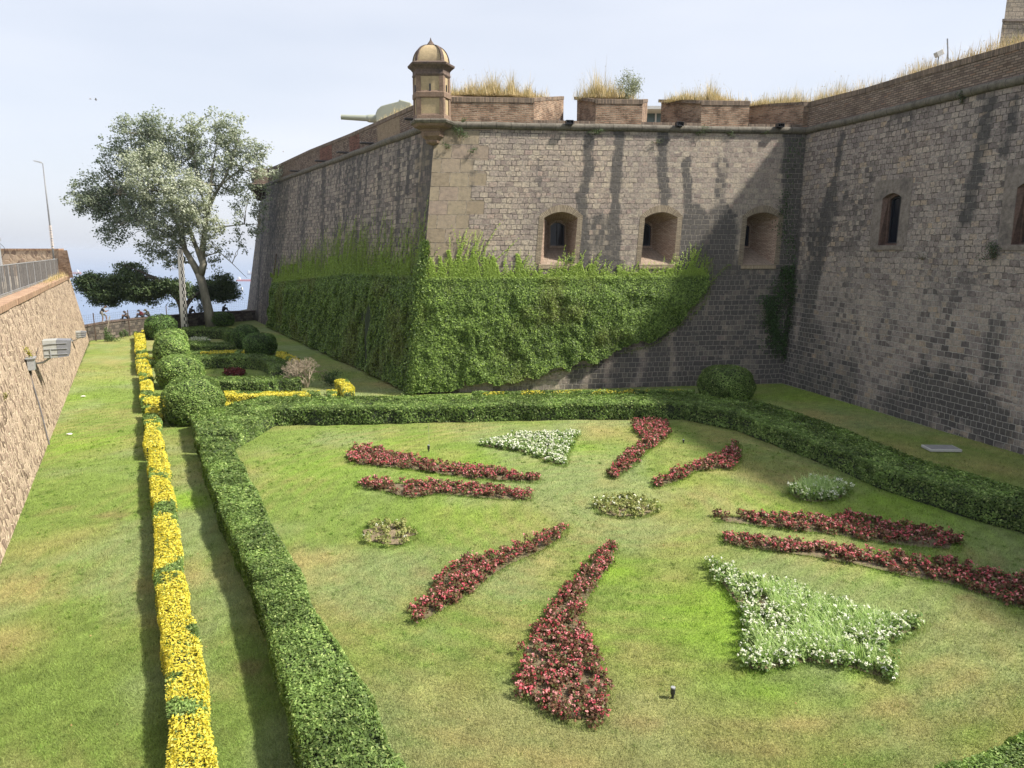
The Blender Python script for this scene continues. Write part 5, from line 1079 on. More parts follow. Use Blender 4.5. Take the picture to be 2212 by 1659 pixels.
bed('pink begonia bed pointing to the lower left from the middle of the lawn', [(1225, 1132), (1222, 1150), (1180, 1180), (1100, 1215), (1060, 1240), (1020, 1275), (960, 1310), (905, 1343), (892, 1330), (905, 1300), (940, 1258), (970, 1224), (1010, 1204), (1060, 1199), (1120, 1179), (1180, 1150)], R, 67)
bed('largest pink begonia bed in the foreground, drop shaped', [(1330, 1170), (1325, 1200), (1290, 1250), (1262, 1300), (1250, 1340), (1280, 1380), (1300, 1430), (1313, 1480), (1316, 1530), (1290, 1565), (1240, 1562), (1180, 1540), (1130, 1505), (1115, 1460), (1125, 1400), (1160, 1350), (1190, 1320), (1215, 1280), (1260, 1228), (1290, 1190)], R, 68, 38)
bed('white begonia triangle at the back of the lawn', [(1030, 960), (1080, 947), (1120, 935), (1180, 935), (1250, 935), (1235, 957), (1225, 985), (1220, 1005), (1190, 998), (1150, 980), (1090, 968)], 'white', 71, 46)
el = [(1770 + 66 * math.cos(a), 1060 + 22 * math.sin(a)) for a in np.linspace(0, 6.283, 18, endpoint=False)]
w2, pw2 = bed('small round bed of white flowers and pale grass on the right', el, 'white', 72, 34, .28)
w3, pw3 = bed('big star shaped bed of white flowers and long pale grass', [(1520, 1208), (1560, 1228), (1610, 1250), (1700, 1268), (1800, 1302), (1870, 1326), (1920, 1335), (2003, 1340), (1990, 1354), (1940, 1378), (1920, 1400), (1928, 1430), (1935, 1470), (1890, 1458), (1830, 1438), (1740, 1430), (1640, 1450), (1608, 1445), (1605, 1400), (1610, 1370), (1600, 1320), (1570, 1278), (1540, 1238)], 'white', 73, 40, .25)
el = [(1353 + 70 * math.cos(a), 1094 + 22 * math.sin(a)) for a in np.linspace(0, 6.283, 18, endpoint=False)]
bed('sparse bed of yellowish seedlings in the centre of the flower star', el, 'sparse', 74, 30, .2)
el = [(838 + 64 * math.cos(a), 1150 + 27 * math.sin(a)) for a in np.linspace(0, 6.283, 18, endpoint=False)]
bed('sparse bed with bare soil and a few yellow green plants on the left', el, 'sparse', 75, 16, .22)
el = [(506 + 23 * math.cos(a), 806 + 7 * math.sin(a)) for a in np.linspace(0, 6.283, 12, endpoint=False)]
bed('dark red flower patch inside the larger hedge ring', el, 'dark', 76, 34, .25)
el = [(430 + 22 * math.cos(a), 737 + 4 * math.sin(a)) for a in np.linspace(0, 6.283, 12, endpoint=False)]
bed('white flower patch inside the smaller hedge ring', el, 'white', 77, 34, .3)
for root, poly, ns, hh, seed, shr in ((w3, pw3, 5200, .46, 5, .84), (w2, pw2, 1000, .55, 6, .8)):
    rng = np.random.default_rng(seed); c = np.mean(poly, 0); pg = [tuple(c + (np.array(p) - c) * shr) for p in poly]; a_, b_ = np.min(pg, 0), np.max(pg, 0); p = a_ + (b_ - a_) * rng.random((ns * 3, 2)); p = p[inpoly(p[:, 0], p[:, 1], pg)]
    p = p[fbm(p[:, 0], p[:, 1], .7, 3) > .45][:ns]; colr = np.array([.27, .42, .13]) + rng.random((len(p), 1)) * np.array([.32, .3, .18])
    V, Fs, cc = blades(np.c_[p, np.full(len(p), .03)], rng.uniform(.6, 1.1, len(p)) * hh, .017 * (1.4 if root is w2 else 1.0), rng.uniform(.25, .8, len(p)), rng, colr); put(root, mesh('tall_grass', V, Fs, M_grass, root, col=cc))
# --- lawn blades
rng = np.random.default_rng(99); N = 640000; y0, y1 = 7.5, 50.0; r_ = rng.random(N); yy = 1 / (1 / y0 - r_ * (1 / y0 - 1 / y1)); xx = (rng.random(N) * 2 - 1) * (yy * .8 + 1.5)
ok = inpoly(xx, yy, _mp); xx, yy = xx[ok], yy[ok]; dd = yy / 10
cl = lawncol(xx, yy) * rng.uniform(.55, 1.7, (len(xx), 1)); gz_ = lump(xx, yy)
hgt = (.032 + .035 * fbm(xx, yy, .8, 91)) * (1 + .25 * dd) * rng.uniform(.6, 1.3, len(xx)); wd_ = .0055 * dd * rng.uniform(.8, 1.5, len(xx))
V, Fs, cc = blades(np.c_[xx, yy, gz_ - .005], hgt, wd_, rng.uniform(.2, 1.2, len(xx)), rng, cl, seg=1)
EP = []
for poly, kd in BEDS:                                # longer uncut grass round the beds
    q, L_ = poly_resample(np.array(list(poly) + [poly[0]]), 400); k = int(L_ * 260); q = q[rng.integers(0, 400, k)] + rng.normal(0, .07, (k, 2)); EP.append(q)
EP = np.concatenate(EP); de = np.hypot(EP[:, 0], EP[:, 1]) / 11; ce = (lawncol(EP[:, 0], EP[:, 1]) * .6 + np.array([.06, .1, .012])) * rng.uniform(.6, 1.6, (len(EP), 1))
V3, F3, c3 = blades(np.c_[EP, np.zeros(len(EP))], rng.uniform(.05, .12, len(EP)), .007 * de, rng.uniform(.2, 1.1, len(EP)), rng, ce, seg=1)
tq = rng.random((2600, 2)) * np.array([34, 24]) + np.array([-18, 8]); tk = fbm(tq[:, 0], tq[:, 1], 1.5, 55) > .5; tq = np.repeat(tq[tk], 14, 0); tq = tq + rng.normal(0, .035, tq.shape); ct = lawncol(tq[:, 0], tq[:, 1]) * rng.uniform(.5, 1.2, (len(tq), 1)) * np.array([.85, 1.05, .7])
V4, F4, c4 = blades(np.c_[tq, np.zeros(len(tq))], rng.uniform(.04, .085, len(tq)), .008 * np.hypot(tq[:, 0], tq[:, 1]) / 11, rng.uniform(.3, 1.2, len(tq)), rng, ct, seg=1)
lq = rng.random((1500, 2)) * np.array([34, 26]) + np.array([-20, 8]); V5, F5 = leafquads(np.c_[lq, np.full(1500, .045)], np.tile([[0, 0, 1.]], (1500, 1)), rng.uniform(.02, .05, 1500), .6, rng=rng); c5 = np.repeat(np.array([.3, .2, .09]) * rng.uniform(.5, 1.5, (1500, 1)), 4, 0)
V, Fs, cc, _ = merge([(V, Fs, cc, 0), (V3, F3, c3, 0), (V4, F4, c4, 0), (V5, F5, c5, 0)])
tag(mesh('grass', V, Fs, M_grass, col=cc), 'short mown lawn grass with dry and lush patches', 'grass', kind='stuff')
# ================================================================== IVY, TREES, DRY GRASS
rng = np.random.default_rng(5)
def facepoly(face, px): return [tuple(face.inv(u, v)) for u, v in px]
IA = [(577, 712), (590, 690), (590, 600), (585, 588), (610, 575), (650, 553), (700, 528), (740, 535), (770, 515), (800, 505), (830, 512), (860, 495), (885, 480), (905, 478), (925, 474), (925, 500), (907, 600), (895, 700), (886, 852), (850, 842), (800, 812), (740, 780), (680, 752), (630, 728)]
IB = [(880, 860), (886, 852), (895, 700), (907, 600), (925, 480), (935, 545), (950, 560), (980, 535), (1010, 522), (1035, 525), (1060, 548), (1090, 560), (1110, 556), (1150, 580), (1200, 592), (1250, 580), (1300, 575), (1380, 590), (1430, 592), (1480, 578), (1515, 580), (1530, 600), (1520, 625), (1500, 655), (1460, 695), (1400, 735), (1330, 760), (1290, 782), (1250, 785), (1200, 800), (1160, 808), (1110, 822), (1060, 825), (1000, 828), (970, 848)]
def ledgez(face, u, v): return face.inv(u, v)[1]
ivy = thing('ivy', 'thick green ivy climbing both sides of the bastion corner with ragged fresh shoots on top', 'ivy', ABb)
def ivyface(face, poly, led, n, seed, far, bright, hollow=None):
    rng = np.random.default_rng(seed); pg = facepoly(face, poly); a, b = np.min(pg, 0), np.max(pg, 0)
    X = a[0] + (b[0] - a[0]) * rng.random(n * 3); Yv = a[1] + (b[1] - a[1]) * rng.random(n * 3)
    wx = X + (fbm(X, Yv, 1.0, seed) - .5) * .9; wy = Yv + (fbm(X, Yv, .8, seed + 3) - .5) * 1.0
    ok = inpoly(wx, wy, pg) & (Yv > .12)
    lz = led(X); up = smooth(lz - .1, lz + .25, Yv)
    # the upper fringe is thin: vertical streaks of shoots
    st = vn(X + (Yv - lz) * .25, Yv * .12, .28, seed + 9) + .25 * vn(X, Yv, 1.1, 2); ok &= (up < .5) | ((st > .34 + .5 * smooth(lz - .1, lz + 1.3, Yv)) & (Yv < lz + 1.6))
    X, Yv, up, lz = X[ok][:n], Yv[ok][:n], up[ok][:n], lz[ok][:n]; m = len(X)
    lumps = fbm(X, Yv * .8, 1.0, seed + 5, 4); strands = fbm(X * 1.0, Yv * .28, .5, seed + 6, 3)
    th = (.02 + .62 * lumps + .1 * strands) * (1 - up) + .09 * up; sh = smooth(lz + .1, lz - 1.1, Yv + (lumps - .5) * 1.2); th = th * (.25 + .75 * np.maximum(sh, up * 0)) + .05
    if hollow:
        for (hu, hv, r1, r2, k) in hollow:
            hx_, hy_ = face.inv(hu, hv); th *= 1 - k * np.exp(-((X - hx_) / r1) ** 2 - ((Yv - hy_) / r2) ** 2)
    off = th * (1 - .35 * rng.random(m) ** 2); P = face.at(X, Yv, 0) + face.nn * off[:, None]
    e = .06
    N = face.nn * 1.0 + np.array([0, 0, .55]); N = np.repeat(N[None], m, 0) + np.array([0, 0, 1]) * (up * .1 + (1 - sh) * .6 * (1 - up))[:, None]
    sz = rng.uniform(.08, .15, m) * far(X)
    V, Fc = leafquads(P, N, sz, .8, droop=.5, rng=rng, jit=.85)
    r = rng.random(m)[:, None]; dk = np.array([.05, .09, .018]); lt = np.array([.15, .225, .05]); ye = np.array([.27, .37, .07]); br = np.array([.13, .13, .035])
    c = dk * .7 + (lt * 1.5 - dk * .7) * (r ** 1.6 + .3 * (lumps[:, None] - .4)); tone = smooth(.5, .7, fbm(X, Yv, 3.0, seed + 8))[:, None]; c = c + (br - c) * tone * .45
    c = c + (ye - c) * (up[:, None] * .75 + smooth(.8, 1, r) * .6 * (1 - up[:, None])); c = c * bright
    # mat under the leaves
    return V, Fc, np.repeat(c, 4, 0)
sA_l = ledgez(fA, 907, 600); zA_far = ledgez(fA, 590, 612)
ledA = lambda X: np.interp(X, [0, fA.inv(590, 612)[0], fA.inv(760, 600)[0], fA.L], [zA_far, zA_far, fA.inv(760, 592)[1], sA_l])
ledB = lambda X: np.interp(X, [0, fB.inv(1200, 602)[0], fB.inv(1500, 600)[0]], [fB.inv(915, 602)[1], fB.inv(1200, 602)[1], fB.inv(1500, 598)[1]])
def mat(face, poly, led, name, seed, st=.3):
    pg = facepoly(face, poly); a, b = np.min(pg, 0), np.max(pg, 0); nx = int((b[0] - a[0]) / st) + 1; ny = int((b[1] - a[1]) / st) + 1
    X, Yv = np.meshgrid(np.linspace(a[0], b[0], nx), np.linspace(a[1], b[1], ny)); th = (.0 + .5 * fbm(X, Yv * .8, 1.0, seed + 5, 4)) * smooth(led(X) + .02, led(X) - 1.2, Yv)
    pgs = np.array(pg); V = (face.at(X, Yv, 0) + face.nn * th[..., None]).reshape(-1, 3); i = np.arange(nx * ny).reshape(ny, nx)
    Fs = np.stack([i[:-1, :-1], i[:-1, 1:], i[1:, 1:], i[1:, :-1]], -1).reshape(-1, 4); x = X.ravel()[Fs].mean(1); y = Yv.ravel()[Fs].mean(1)
    ok = (y < led(x) - .15) & (y > .15)
    for dx, dy in ((.35, 0), (-.35, 0), (0, -.35), (0, .1)): ok &= inpoly(x + dx, y + dy, pg)
    return V, Fs[ok]
M_mat = plain('ivy_stems', (.02, .032, .01), .95, 0, .4, 6)
farA = lambda X: 1 + .75 * smooth(fA.L, 0, X)
A = ivyface(fA, IA, ledA, 150000, 3, farA, 1.2, [(800, 740, .5, 3.2, .85), (790, 690, .5, 1.5, .5)]); put(ivy, tag(mesh('ivy_foliage', A[0], A[1], M_ivy, ivy, col=A[2]), 'darker ivy on the shaded side wall'))
B = ivyface(fB, IB, ledB, 125000, 4, lambda X: 1.0, 1.25); put(ivy, tag(mesh('ivy_foliage', B[0], B[1], M_ivy, ivy, col=B[2]), 'brighter ivy on the front wall'))
for fc_, pl_, ld_, sd in ((fA, IA, ledA, 3), (fB, IB, ledB, 4)):
    V, Fs = mat(fc_, pl_, ld_, 'm', sd); put(ivy, mesh('stem_mat', V, Fs, M_mat, ivy))
# corner rounding leaves
n = 16000; zz = rng.random(n) * 8.6; t = zz / fB.H; cb = np.array(ABb) * (1 - t[:, None]) + np.array(ABt) * t[:, None]; an = rng.random(n) * 1.6 - .3
d0 = fA.n * np.cos(an)[:, None] + fB.n * np.sin(an)[:, None]; P = cb + nrm(d0) * (.15 + .4 * rng.random(n))[:, None] * smooth(8.6, 6.2, zz)[:, None] ; P = P + rng.normal(0, .12, (n, 3))
V, Fc = leafquads(P, d0 + [0, 0, .5], rng.uniform(.08, .12, n), .8, .5, rng=rng); c = np.array([.05, .095, .02]) + rng.random((n, 1)) ** 1.5 * np.array([.16, .2, .05]); okc = zz > .2
put(ivy, mesh('ivy_foliage', V, Fc, M_ivy, ivy, col=np.repeat(c, 4, 0)))
# climbing shoots above the ledge
def shoots(face, led, x0, x1, n, hfun, seed, br=1.0, lean=.18):
    rng = np.random.default_rng(seed); Pv, Sz, Cc = [], [], []; tubes = MB()
    for _ in range(n):
        x = x0 + (x1 - x0) * rng.random(); h = hfun(x) * (.3 + .95 * rng.random() ** 1.5) * (.6 + .7 * vn(np.array([x]), np.array([0.]), .55, seed)[0]); l = rng.normal(lean, .2); k = int(h / .03) + 2; t = np.sort(rng.random(k)); ph = rng.random() * 6
        X = x + l * h * t ** 1.5 + .07 * np.sin(t * 5 + ph); Yv = led(np.array([x]))[0] - .1 + h * t; w_ = .06 * (1 - .75 * t)
        X = X + rng.normal(0, 1, k) * w_; Pv.append(face.at(X, Yv, 0) + face.nn * (.04 + .06 * rng.random(k))[:, None]); Sz.append((.1 - .045 * t)); Cc.append((np.array([.17, .26, .045]) + np.array([.14, .16, .03]) * t[:, None]) * rng.uniform(.75, 1.15) * br)
    P = np.concatenate(Pv); S = np.concatenate(Sz); cc = np.concatenate(Cc); V, Fc = leafquads(P, np.repeat((face.nn + [0, 0, .5])[None], len(P), 0), S, .75, .2, rng=rng); return V, Fc, np.repeat(cc, 4, 0)
hB = lambda x: np.interp(x, [0, .3, 1.5, 2.5, 3.6, 5.0, 7, 7.8, 9, 11, 13, 15, 16.6, 17.5], [2.9, 1.4, 2.1, 2.6, 1.6, 1.5, .5, 1.7, 1.8, .8, 1.0, 1.4, 1.5, .7])
xs = [fB.inv(905, 602)[0], fB.inv(1525, 600)[0]]
V, Fc, cc = shoots(fB, ledB, max(0, xs[0]), xs[1], 560, hB, 8, 1.15); shB = (V, Fc, cc)
hA = lambda x: np.interp(x, [0, fA.inv(700, 560)[0], fA.inv(800, 520)[0], fA.inv(900, 500)[0], fA.L], [1.4, 3.2, 3.2, 3.6, 5.2])
V, Fc, cc = shoots(fA, ledA, fA.inv(592, 600)[0], fA.L, 900, hA, 9, .95, .0); put(ivy, mesh('ivy_shoots', V, Fc, M_ivy, ivy, col=cc))
# loose tendrils at the right tip
tb_ = MB(); tipl = [[(1505, 620), (1530, 585), (1522, 545)], [(1500, 640), (1545, 600), (1560, 580), (1575, 573)], [(1480, 680), (1520, 640), (1530, 610)], [(1490, 690), (1525, 650), (1540, 600), (1536, 560)], [(1400, 738), (1470, 702), (1505, 655)], [(1340, 764), (1420, 742), (1470, 700)], [(1500, 600), (1498, 560), (1502, 530)], [(1180, 806), (1240, 795), (1290, 788)]]
LP = []
for l in tipl:
    q = [fB.inv(u, v) for u, v in l]; q, _ = poly_resample(q, 14); tb_.tube([fB.at(x, y, .04) for x, y in q], .018, 4, cap=False)
    for x, y in np.repeat(q, 6, 0): LP.append(fB.at(x + rng.normal(0, .08), y + rng.normal(0, .08), .08))
put(ivy, tb_.build('tendril', plain('ivy_tendril', (.2, .2, .08), .8), ivy)); LP = np.array(LP); V, Fc = leafquads(LP, np.repeat((fB.nn + [0, 0, .4])[None], len(LP), 0), .08, .8, rng=rng)
shB = merge([shB + (0,), (V, Fc, np.repeat(np.array([.14, .22, .04]) * rng.uniform(.6, 1.3, (len(LP), 1)), 4, 0), 0)]); put(ivy, mesh('ivy_shoots', shB[0], shB[1], M_ivy, ivy, col=shB[2]))
# --- dry grass
def straw(name, label, pts, hs, n, seed, wid=.02, spread=.5, col=(.55, .44, .25), clump=.5, base=None):
    rng = np.random.default_rng(seed); L_, tot = poly_resample(np.array([p[:2] for p in pts]), 60); zs = np.interp(np.linspace(0, 1, 60), np.linspace(0, 1, len(pts)), [p[2] for p in pts]); hq = np.interp(np.linspace(0, 1, 60), np.linspace(0, 1, len(hs)), hs)
    t = rng.random(n) * 59; i = t.astype(int); f = (t - i)[:, None]; p = L_[i] * (1 - f) + L_[np.minimum(i + 1, 59)] * f + rng.normal(0, spread, (n, 2)); z = zs[i]
    g = vn(p[:, 0] * 1.0, p[:, 1], clump, seed); h = hq[i] * (.22 + .78 * rng.random(n) ** 2.2) * (.25 + 1.0 * g ** 1.5); c = np.array(col) * rng.uniform(.6, 1.35, (n, 1)); c = np.where(rng.random((n, 1)) < .12, np.array([.16, .17, .07]), c); c = np.where(rng.random((n, 1)) < .15, np.array([.6, .5, .32]), c)
    V, Fs, cc = blades(np.c_[p, z - .05], h, wid * rng.uniform(.6, 1.3, n), rng.uniform(.05, .6, n), rng, c, seg=2); tall = rng.random(n) < .06
    # seed heads
    hp = V.reshape(n, 6, 3)[:, 4:].mean(1)[tall]; V2, F2 = leafquads(hp, np.repeat([[0, -1., .2]], len(hp), 0), .09, .35, rng=rng); cc2 = np.repeat(np.array([[.42, .33, .2]]), len(V2), 0)
    V, Fc, cl_, mi = merge([(V, Fs, cc, 0), (V2, F2, cc2, 0)]); return tag(mesh(name, V, Fc, M_straw, col=cl_), label, 'dry grass', 'dry grass on the fortress tops', 'stuff')
def mtop(i, a0, a1, dep): a, b, cb, db = mer[i]; A_ = lerp(PB(a, dep, 0), PB(b, dep, 0), a0); B_ = lerp(PB(a, dep, 0), PB(b, dep, 0), a1); zt_ = fz(a) + (17.25 - fz(a)) * dep / DT; A_[2] = B_[2] = zt_; return [A_, lerp(A_, B_, .5), B_]
straw('dry_grass', 'dry golden grass on the long merlon beside the turret', mtop(0, .22, 1.08, 1.9), [.5, 2.0, 2.3, 1.9, 1.8, 1.4, .8], 6000, 1, spread=.42)
straw('dry_grass', 'dry golden grass on the short merlon', mtop(1, -.05, .8, 1.7), [1.2, 2.4, 2.2, 1.2, 1.3, 1.2], 4000, 2, spread=.38)
straw('dry_grass', 'dry golden grass on the merlon left of the inner corner', mtop(2, -.45, 1.0, 1.7), [.5, .9, 1.6, 1.8, 1.7, 1.3, .6], 4200, 3, spread=.36)
cl_ = [lerp(r[1], r[2], .3) for r in bankrows]; straw('dry_grass', 'long strip of dry grass along the top of the right wall', cl_, [1.3, 1.7, 1.5, 1.0, 1.2, 1.0, 1.2, 1.7, 1.3, 1.5, 1.3, 1.3], 34000, 4, spread=.75, col=(.46, .35, .21), clump=1.1)
straw('dry_grass', 'dry grass running from the last merlon to the right wall', [np.array(PB(LB - 3, 2.6, 17.1)), np.array(PB(LB + .5, 1.8, 17.0)), cl_[1]], [.7, 1.7, 1.8], 4200, 7, spread=.4)
ga = [vplane(u, v + 2, AFt, ABt, -1.6) for u, v in ((905, 232), (880, 236), (850, 248), (822, 262))]; straw('dry_grass', 'dry grass on the shaded parapet between gun and turret', ga, [.9, .8, .7, .3], 900, 5, spread=.25)
gl_ = [lerp(LT0, LT1, t) + inL * .35 + np.array([0, 0, .3]) for t in (.72, .8, .9, .98)]; straw('dry_grass', 'dry grass growing on the far end of the left wall coping', gl_, [.2, .7, .9, .8], 1700, 6, wid=.03, spread=.18, col=(.5, .4, .2))
gq = [fB.inv(1215, 566)]
# --- weeds and little plants: tufts of leaves
def tuft(label, p, r, n, seed, col=(.07, .11, .04), name='wall_weed', cat='weed', group='weeds growing on the walls', h=None, size=.07, nn=(0, -1, .5), hang=0.0):
    rng = np.random.default_rng(seed); q = rng.normal(0, 1, (n, 3)) * np.array([r, r * .5, h or r]) * .45; q[:, 2] -= hang * r
    k = 8; ctr = rng.normal(0, .5, (k, 3)) * np.array([r, r * .4, h or r]); q = ctr[rng.integers(0, k, n)] * .8 + q * .55
    P = np.array(p, float) + q; V, Fc = leafquads(P, np.repeat([nn], n, 0).astype(float), size * rng.uniform(.6, 1.3, n), .45, rng=rng); c = np.array(col) * rng.uniform(.5, 1.6, (n, 1))
    st_ = MB()
    for i in range(6): st_.tube([np.array(p) + [0, .05, -(h or r) * .5], np.array(p) + ctr[i] * .9], .012, 4, cap=False)
    o = mesh(name, V - np.array(p, float), Fc, M_leaf, col=np.repeat(c, 4, 0)); o.location = tuple(map(float, p)); tag(o, label, cat, group)
    s = MB(); s.v = [tuple(np.array(v) - np.array(p, float)) for v in st_.v]; s.f = st_.f; s.mi = st_.mi; s.uv = st_.uv; s.build('stems', M_brownstem, o); return o
M_brownstem = plain('stem', (.12, .09, .05), .9)
fo = fB.n
for (u, v, r, n, l, hh) in ((992, 290, .42, 420, 'bushy green weed hanging under the string course right of the turret', .5), (963, 318, .3, 90, 'thin weed on the pale quoins below the turret corbel', .25), (1020, 326, .28, 110, 'small weed on the quoins right of the turret corbel', .2), (1287, 283, .5, 220, 'green weed hanging from the string course under the short merlon', .22),
    (1508, 286, .5, 260, 'weed hanging from the string course between second and third gun window', .3), (1575, 288, .35, 140, 'small weed hanging from the string course above the third gun window', .2), (1652, 287, .25, 90, 'tiny weed hanging from the string course near the inner corner', .15),
    (1000, 262, .22, 90, 'weed growing from the hole beside the turret base', .25), (1233, 560, .25, 160, 'dark weed on the sill of the first gun window', .2), (1420, 305, .4, 60, 'sparse weed below the string course above the second gun window', .2)):
    q = fB.inv(u, v); tuft(l, fB.at(q[0], q[1], .15), r, n, int(u), h=hh, nn=tuple(fo + [0, 0, .4]))
for (u, v, r, n, l, hh) in ((2083, 213, .3, 260, 'green weed hanging from the string course of the right wall', .45), (2150, 548, .55, 500, 'dark weed below the window at the right edge', .45), (2000, 555, .5, 90, 'sparse twiggy weed on the right wall under its narrow window', .3)):
    q = fC.inv(u, v); tuft(l, fC.at(q[0], q[1], .1), r, n, int(u), (.04, .07, .03), h=hh, nn=tuple(-inL * 0 + fC.n + [0, 0, .4]))
q = fL.inv(50, 765); tuft('yellow green plant growing on top of the junction box', fL.at(q[0], q[1], .2), .2, 240, 77, (.3, .28, .03), size=.06, h=.3, nn=(1, 0, .4))
q = fL.inv(6, 855); tuft('small yellow green plant on the left wall at the photo edge', fL.at(q[0], q[1], .08), .15, 120, 78, (.25, .25, .04), size=.045, h=.2, nn=(1, 0, .4))
p = np.array(PB(mer[1][0] + 2.35, 1.3, 17.0)) + [0, 0, .45]; tuft('pale leafy bush growing on top of the short merlon', p + [0, 0, .15], .8, 3000, 79, (.2, .22, .12), 'merlon_bush', 'bush', None, h=1.1, size=.085)
for (u, v, r, h_, l, s) in ((243, 720, .75, .5, 'leafy weeds at the foot of the far parapet beside the stake', 81), (268, 716, .4, .5, 'taller green weed against the far parapet', 82), (296, 716, .35, .35, 'small green weed against the far parapet, right of the taller one', 84), (232, 712, .35, .8, 'climbing green weed on the leaning stake', 83)):
    g = G(u, 738 if u < 260 else 731); tuft(l, g + [0, 0, h_ * .8], r, 420, s, (.09, .14, .05), 'weed_clump', 'weeds', 'weeds by the far parapet', h=h_, size=.12)
p_ = G(344, 840); tuft('small pale weed beside the yellow hedge on the left lawn', G(335, 868) + [-.25, 0, .3], .3, 160, 85, (.2, .28, .14), 'lawn_weed', 'weeds', None, h=.3, size=.06)
# --- creeper in the inner corner
cr = thing('creeper', 'dark green creeper climbing the inner corner between front wall and right wall', 'creeper', BCb); PP, NN = [], []
for face, pth, n, wd_ in ((fB, [(1700, 575), (1690, 620), (1670, 660), (1662, 700), (1690, 770)], 1700, .5), (fC, [(1712, 575), (1716, 610), (1712, 660), (1702, 720), (1693, 775)], 900, .25), (fB, [(1655, 640), (1665, 690), (1680, 740)], 900, .4), (fB, [(1700, 420), (1690, 480), (1712, 560)], 260, .4), (fB, [(1718, 300), (1705, 360), (1700, 420)], 120, .3)):
    q = [face.inv(u, v) for u, v in pth]; q, _ = poly_resample(q, 80); i = rng.integers(0, 80, n); g = (.4 + .9 * vn(q[i, 0], q[i, 1], .6, 5)); x = q[i, 0] + rng.normal(0, 1, n) * wd_ * g; y = q[i, 1] + rng.normal(0, .1, n)
    ok = x < face.L - .02 if face is fB else x > .02; x, y = x[ok], y[ok]; PP.append(face.at(x, y, 0) + face.nn * (.06 + .25 * rng.random(len(x)))[:, None]); NN.append(np.repeat((face.nn + [0, 0, .5])[None], len(x), 0))
PP = np.concatenate(PP); NN = np.concatenate(NN); V, Fc = leafquads(PP, NN, rng.uniform(.08, .14, len(PP)), .75, .4, rng=rng); c = np.array([.04, .075, .025]) * rng.uniform(.5, 1.7, (len(PP), 1)); put(cr, mesh('foliage', V, Fc, M_ivy, cr, col=np.repeat(c, 4, 0)))
# ================================================================== TREES
def bark(name, c, s=3.0):
    m = NT(name); o = m.n('TexCoord').outputs['Object']; n1 = m.noise(m.map(o, (1, 1, .25)), s, 6, .7); m.l(m.ramp(n1, [(.3, tuple(q * .45 for q in c)), (.6, c), (.8, tuple(min(1, q * 1.3) for q in c))]), m.b.inputs['Base Color']); m.b.inputs['Roughness'].default_value = .95; m.l(m.bump(n1, .03), m.b.inputs['Normal']); return m.m
def limb(mb, a, b, r0, r1, rng, n=6, wob=.06, sag=0.0):
    a, b = np.array(a, float), np.array(b, float); L_ = np.linalg.norm(b - a); pts = [a + (b - a) * t + (rng.normal(0, wob * L_ * .25, 3) if 0 < t < 1 else 0) + np.array([0, 0, -sag * L_ * 4 * t * (1 - t)]) for t in np.linspace(0, 1, n)]
    mb.tube(pts, list(np.linspace(r0, r1, n)), 7); return pts
def crown(blobs, Y0, ncl, per, cr_, size, seed, colf, flat=.8, ydep=1.0):
    """blobs: u v ru rv dy w k ; returns cluster centres and leaf mesh arrays"""
    rng = np.random.default_rng(seed); w_ = np.array([b[2] * b[3] * b[5] for b in blobs], float); w_ /= w_.sum(); Cn, Kb = [], []
    for b, c in zip(blobs, rng.multinomial(ncl, w_)):
        ctr = onY(b[0], b[1], Y0 + b[4]); s = (Y0 + b[4]) / F; rx, rz = b[2] * s, b[3] * s; d = nrm(rng.normal(0, 1, (c, 3))); rad = rng.random(c) ** .36 * np.where(rng.random(c) < .14, rng.uniform(1, 1.28, c), 1)
        Cn.append(ctr + d * rad[:, None] * np.array([rx, (rx + rz) / 2 * ydep, rz])); Kb += [(b[6], rz)] * c
    Cn = np.concatenate(Cn); K = np.array(Kb); n = len(Cn); idx = np.repeat(np.arange(n), per); m = len(idx); csz = rng.uniform(.6, 1.3, n)
    off = rng.normal(0, 1, (m, 3)) * np.array([1, 1, flat]) * cr_ * csz[idx, None] * .5; P = Cn[idx] + off; N = nrm(off + .3) + np.array([.1, -.35, .45]); V, Fc = leafquads(P, N, size * rng.uniform(.65, 1.3, m), .75, rng=rng, jit=1.2)
    col = colf(P, K[idx, 0], rng, idx, off); return Cn, V, Fc, np.repeat(col, 4, 0)
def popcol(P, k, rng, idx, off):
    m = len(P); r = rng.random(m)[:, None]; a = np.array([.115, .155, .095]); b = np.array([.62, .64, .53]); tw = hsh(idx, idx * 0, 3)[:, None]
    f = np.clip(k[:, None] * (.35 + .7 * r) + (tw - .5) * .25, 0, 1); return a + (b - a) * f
Yp = 77.0
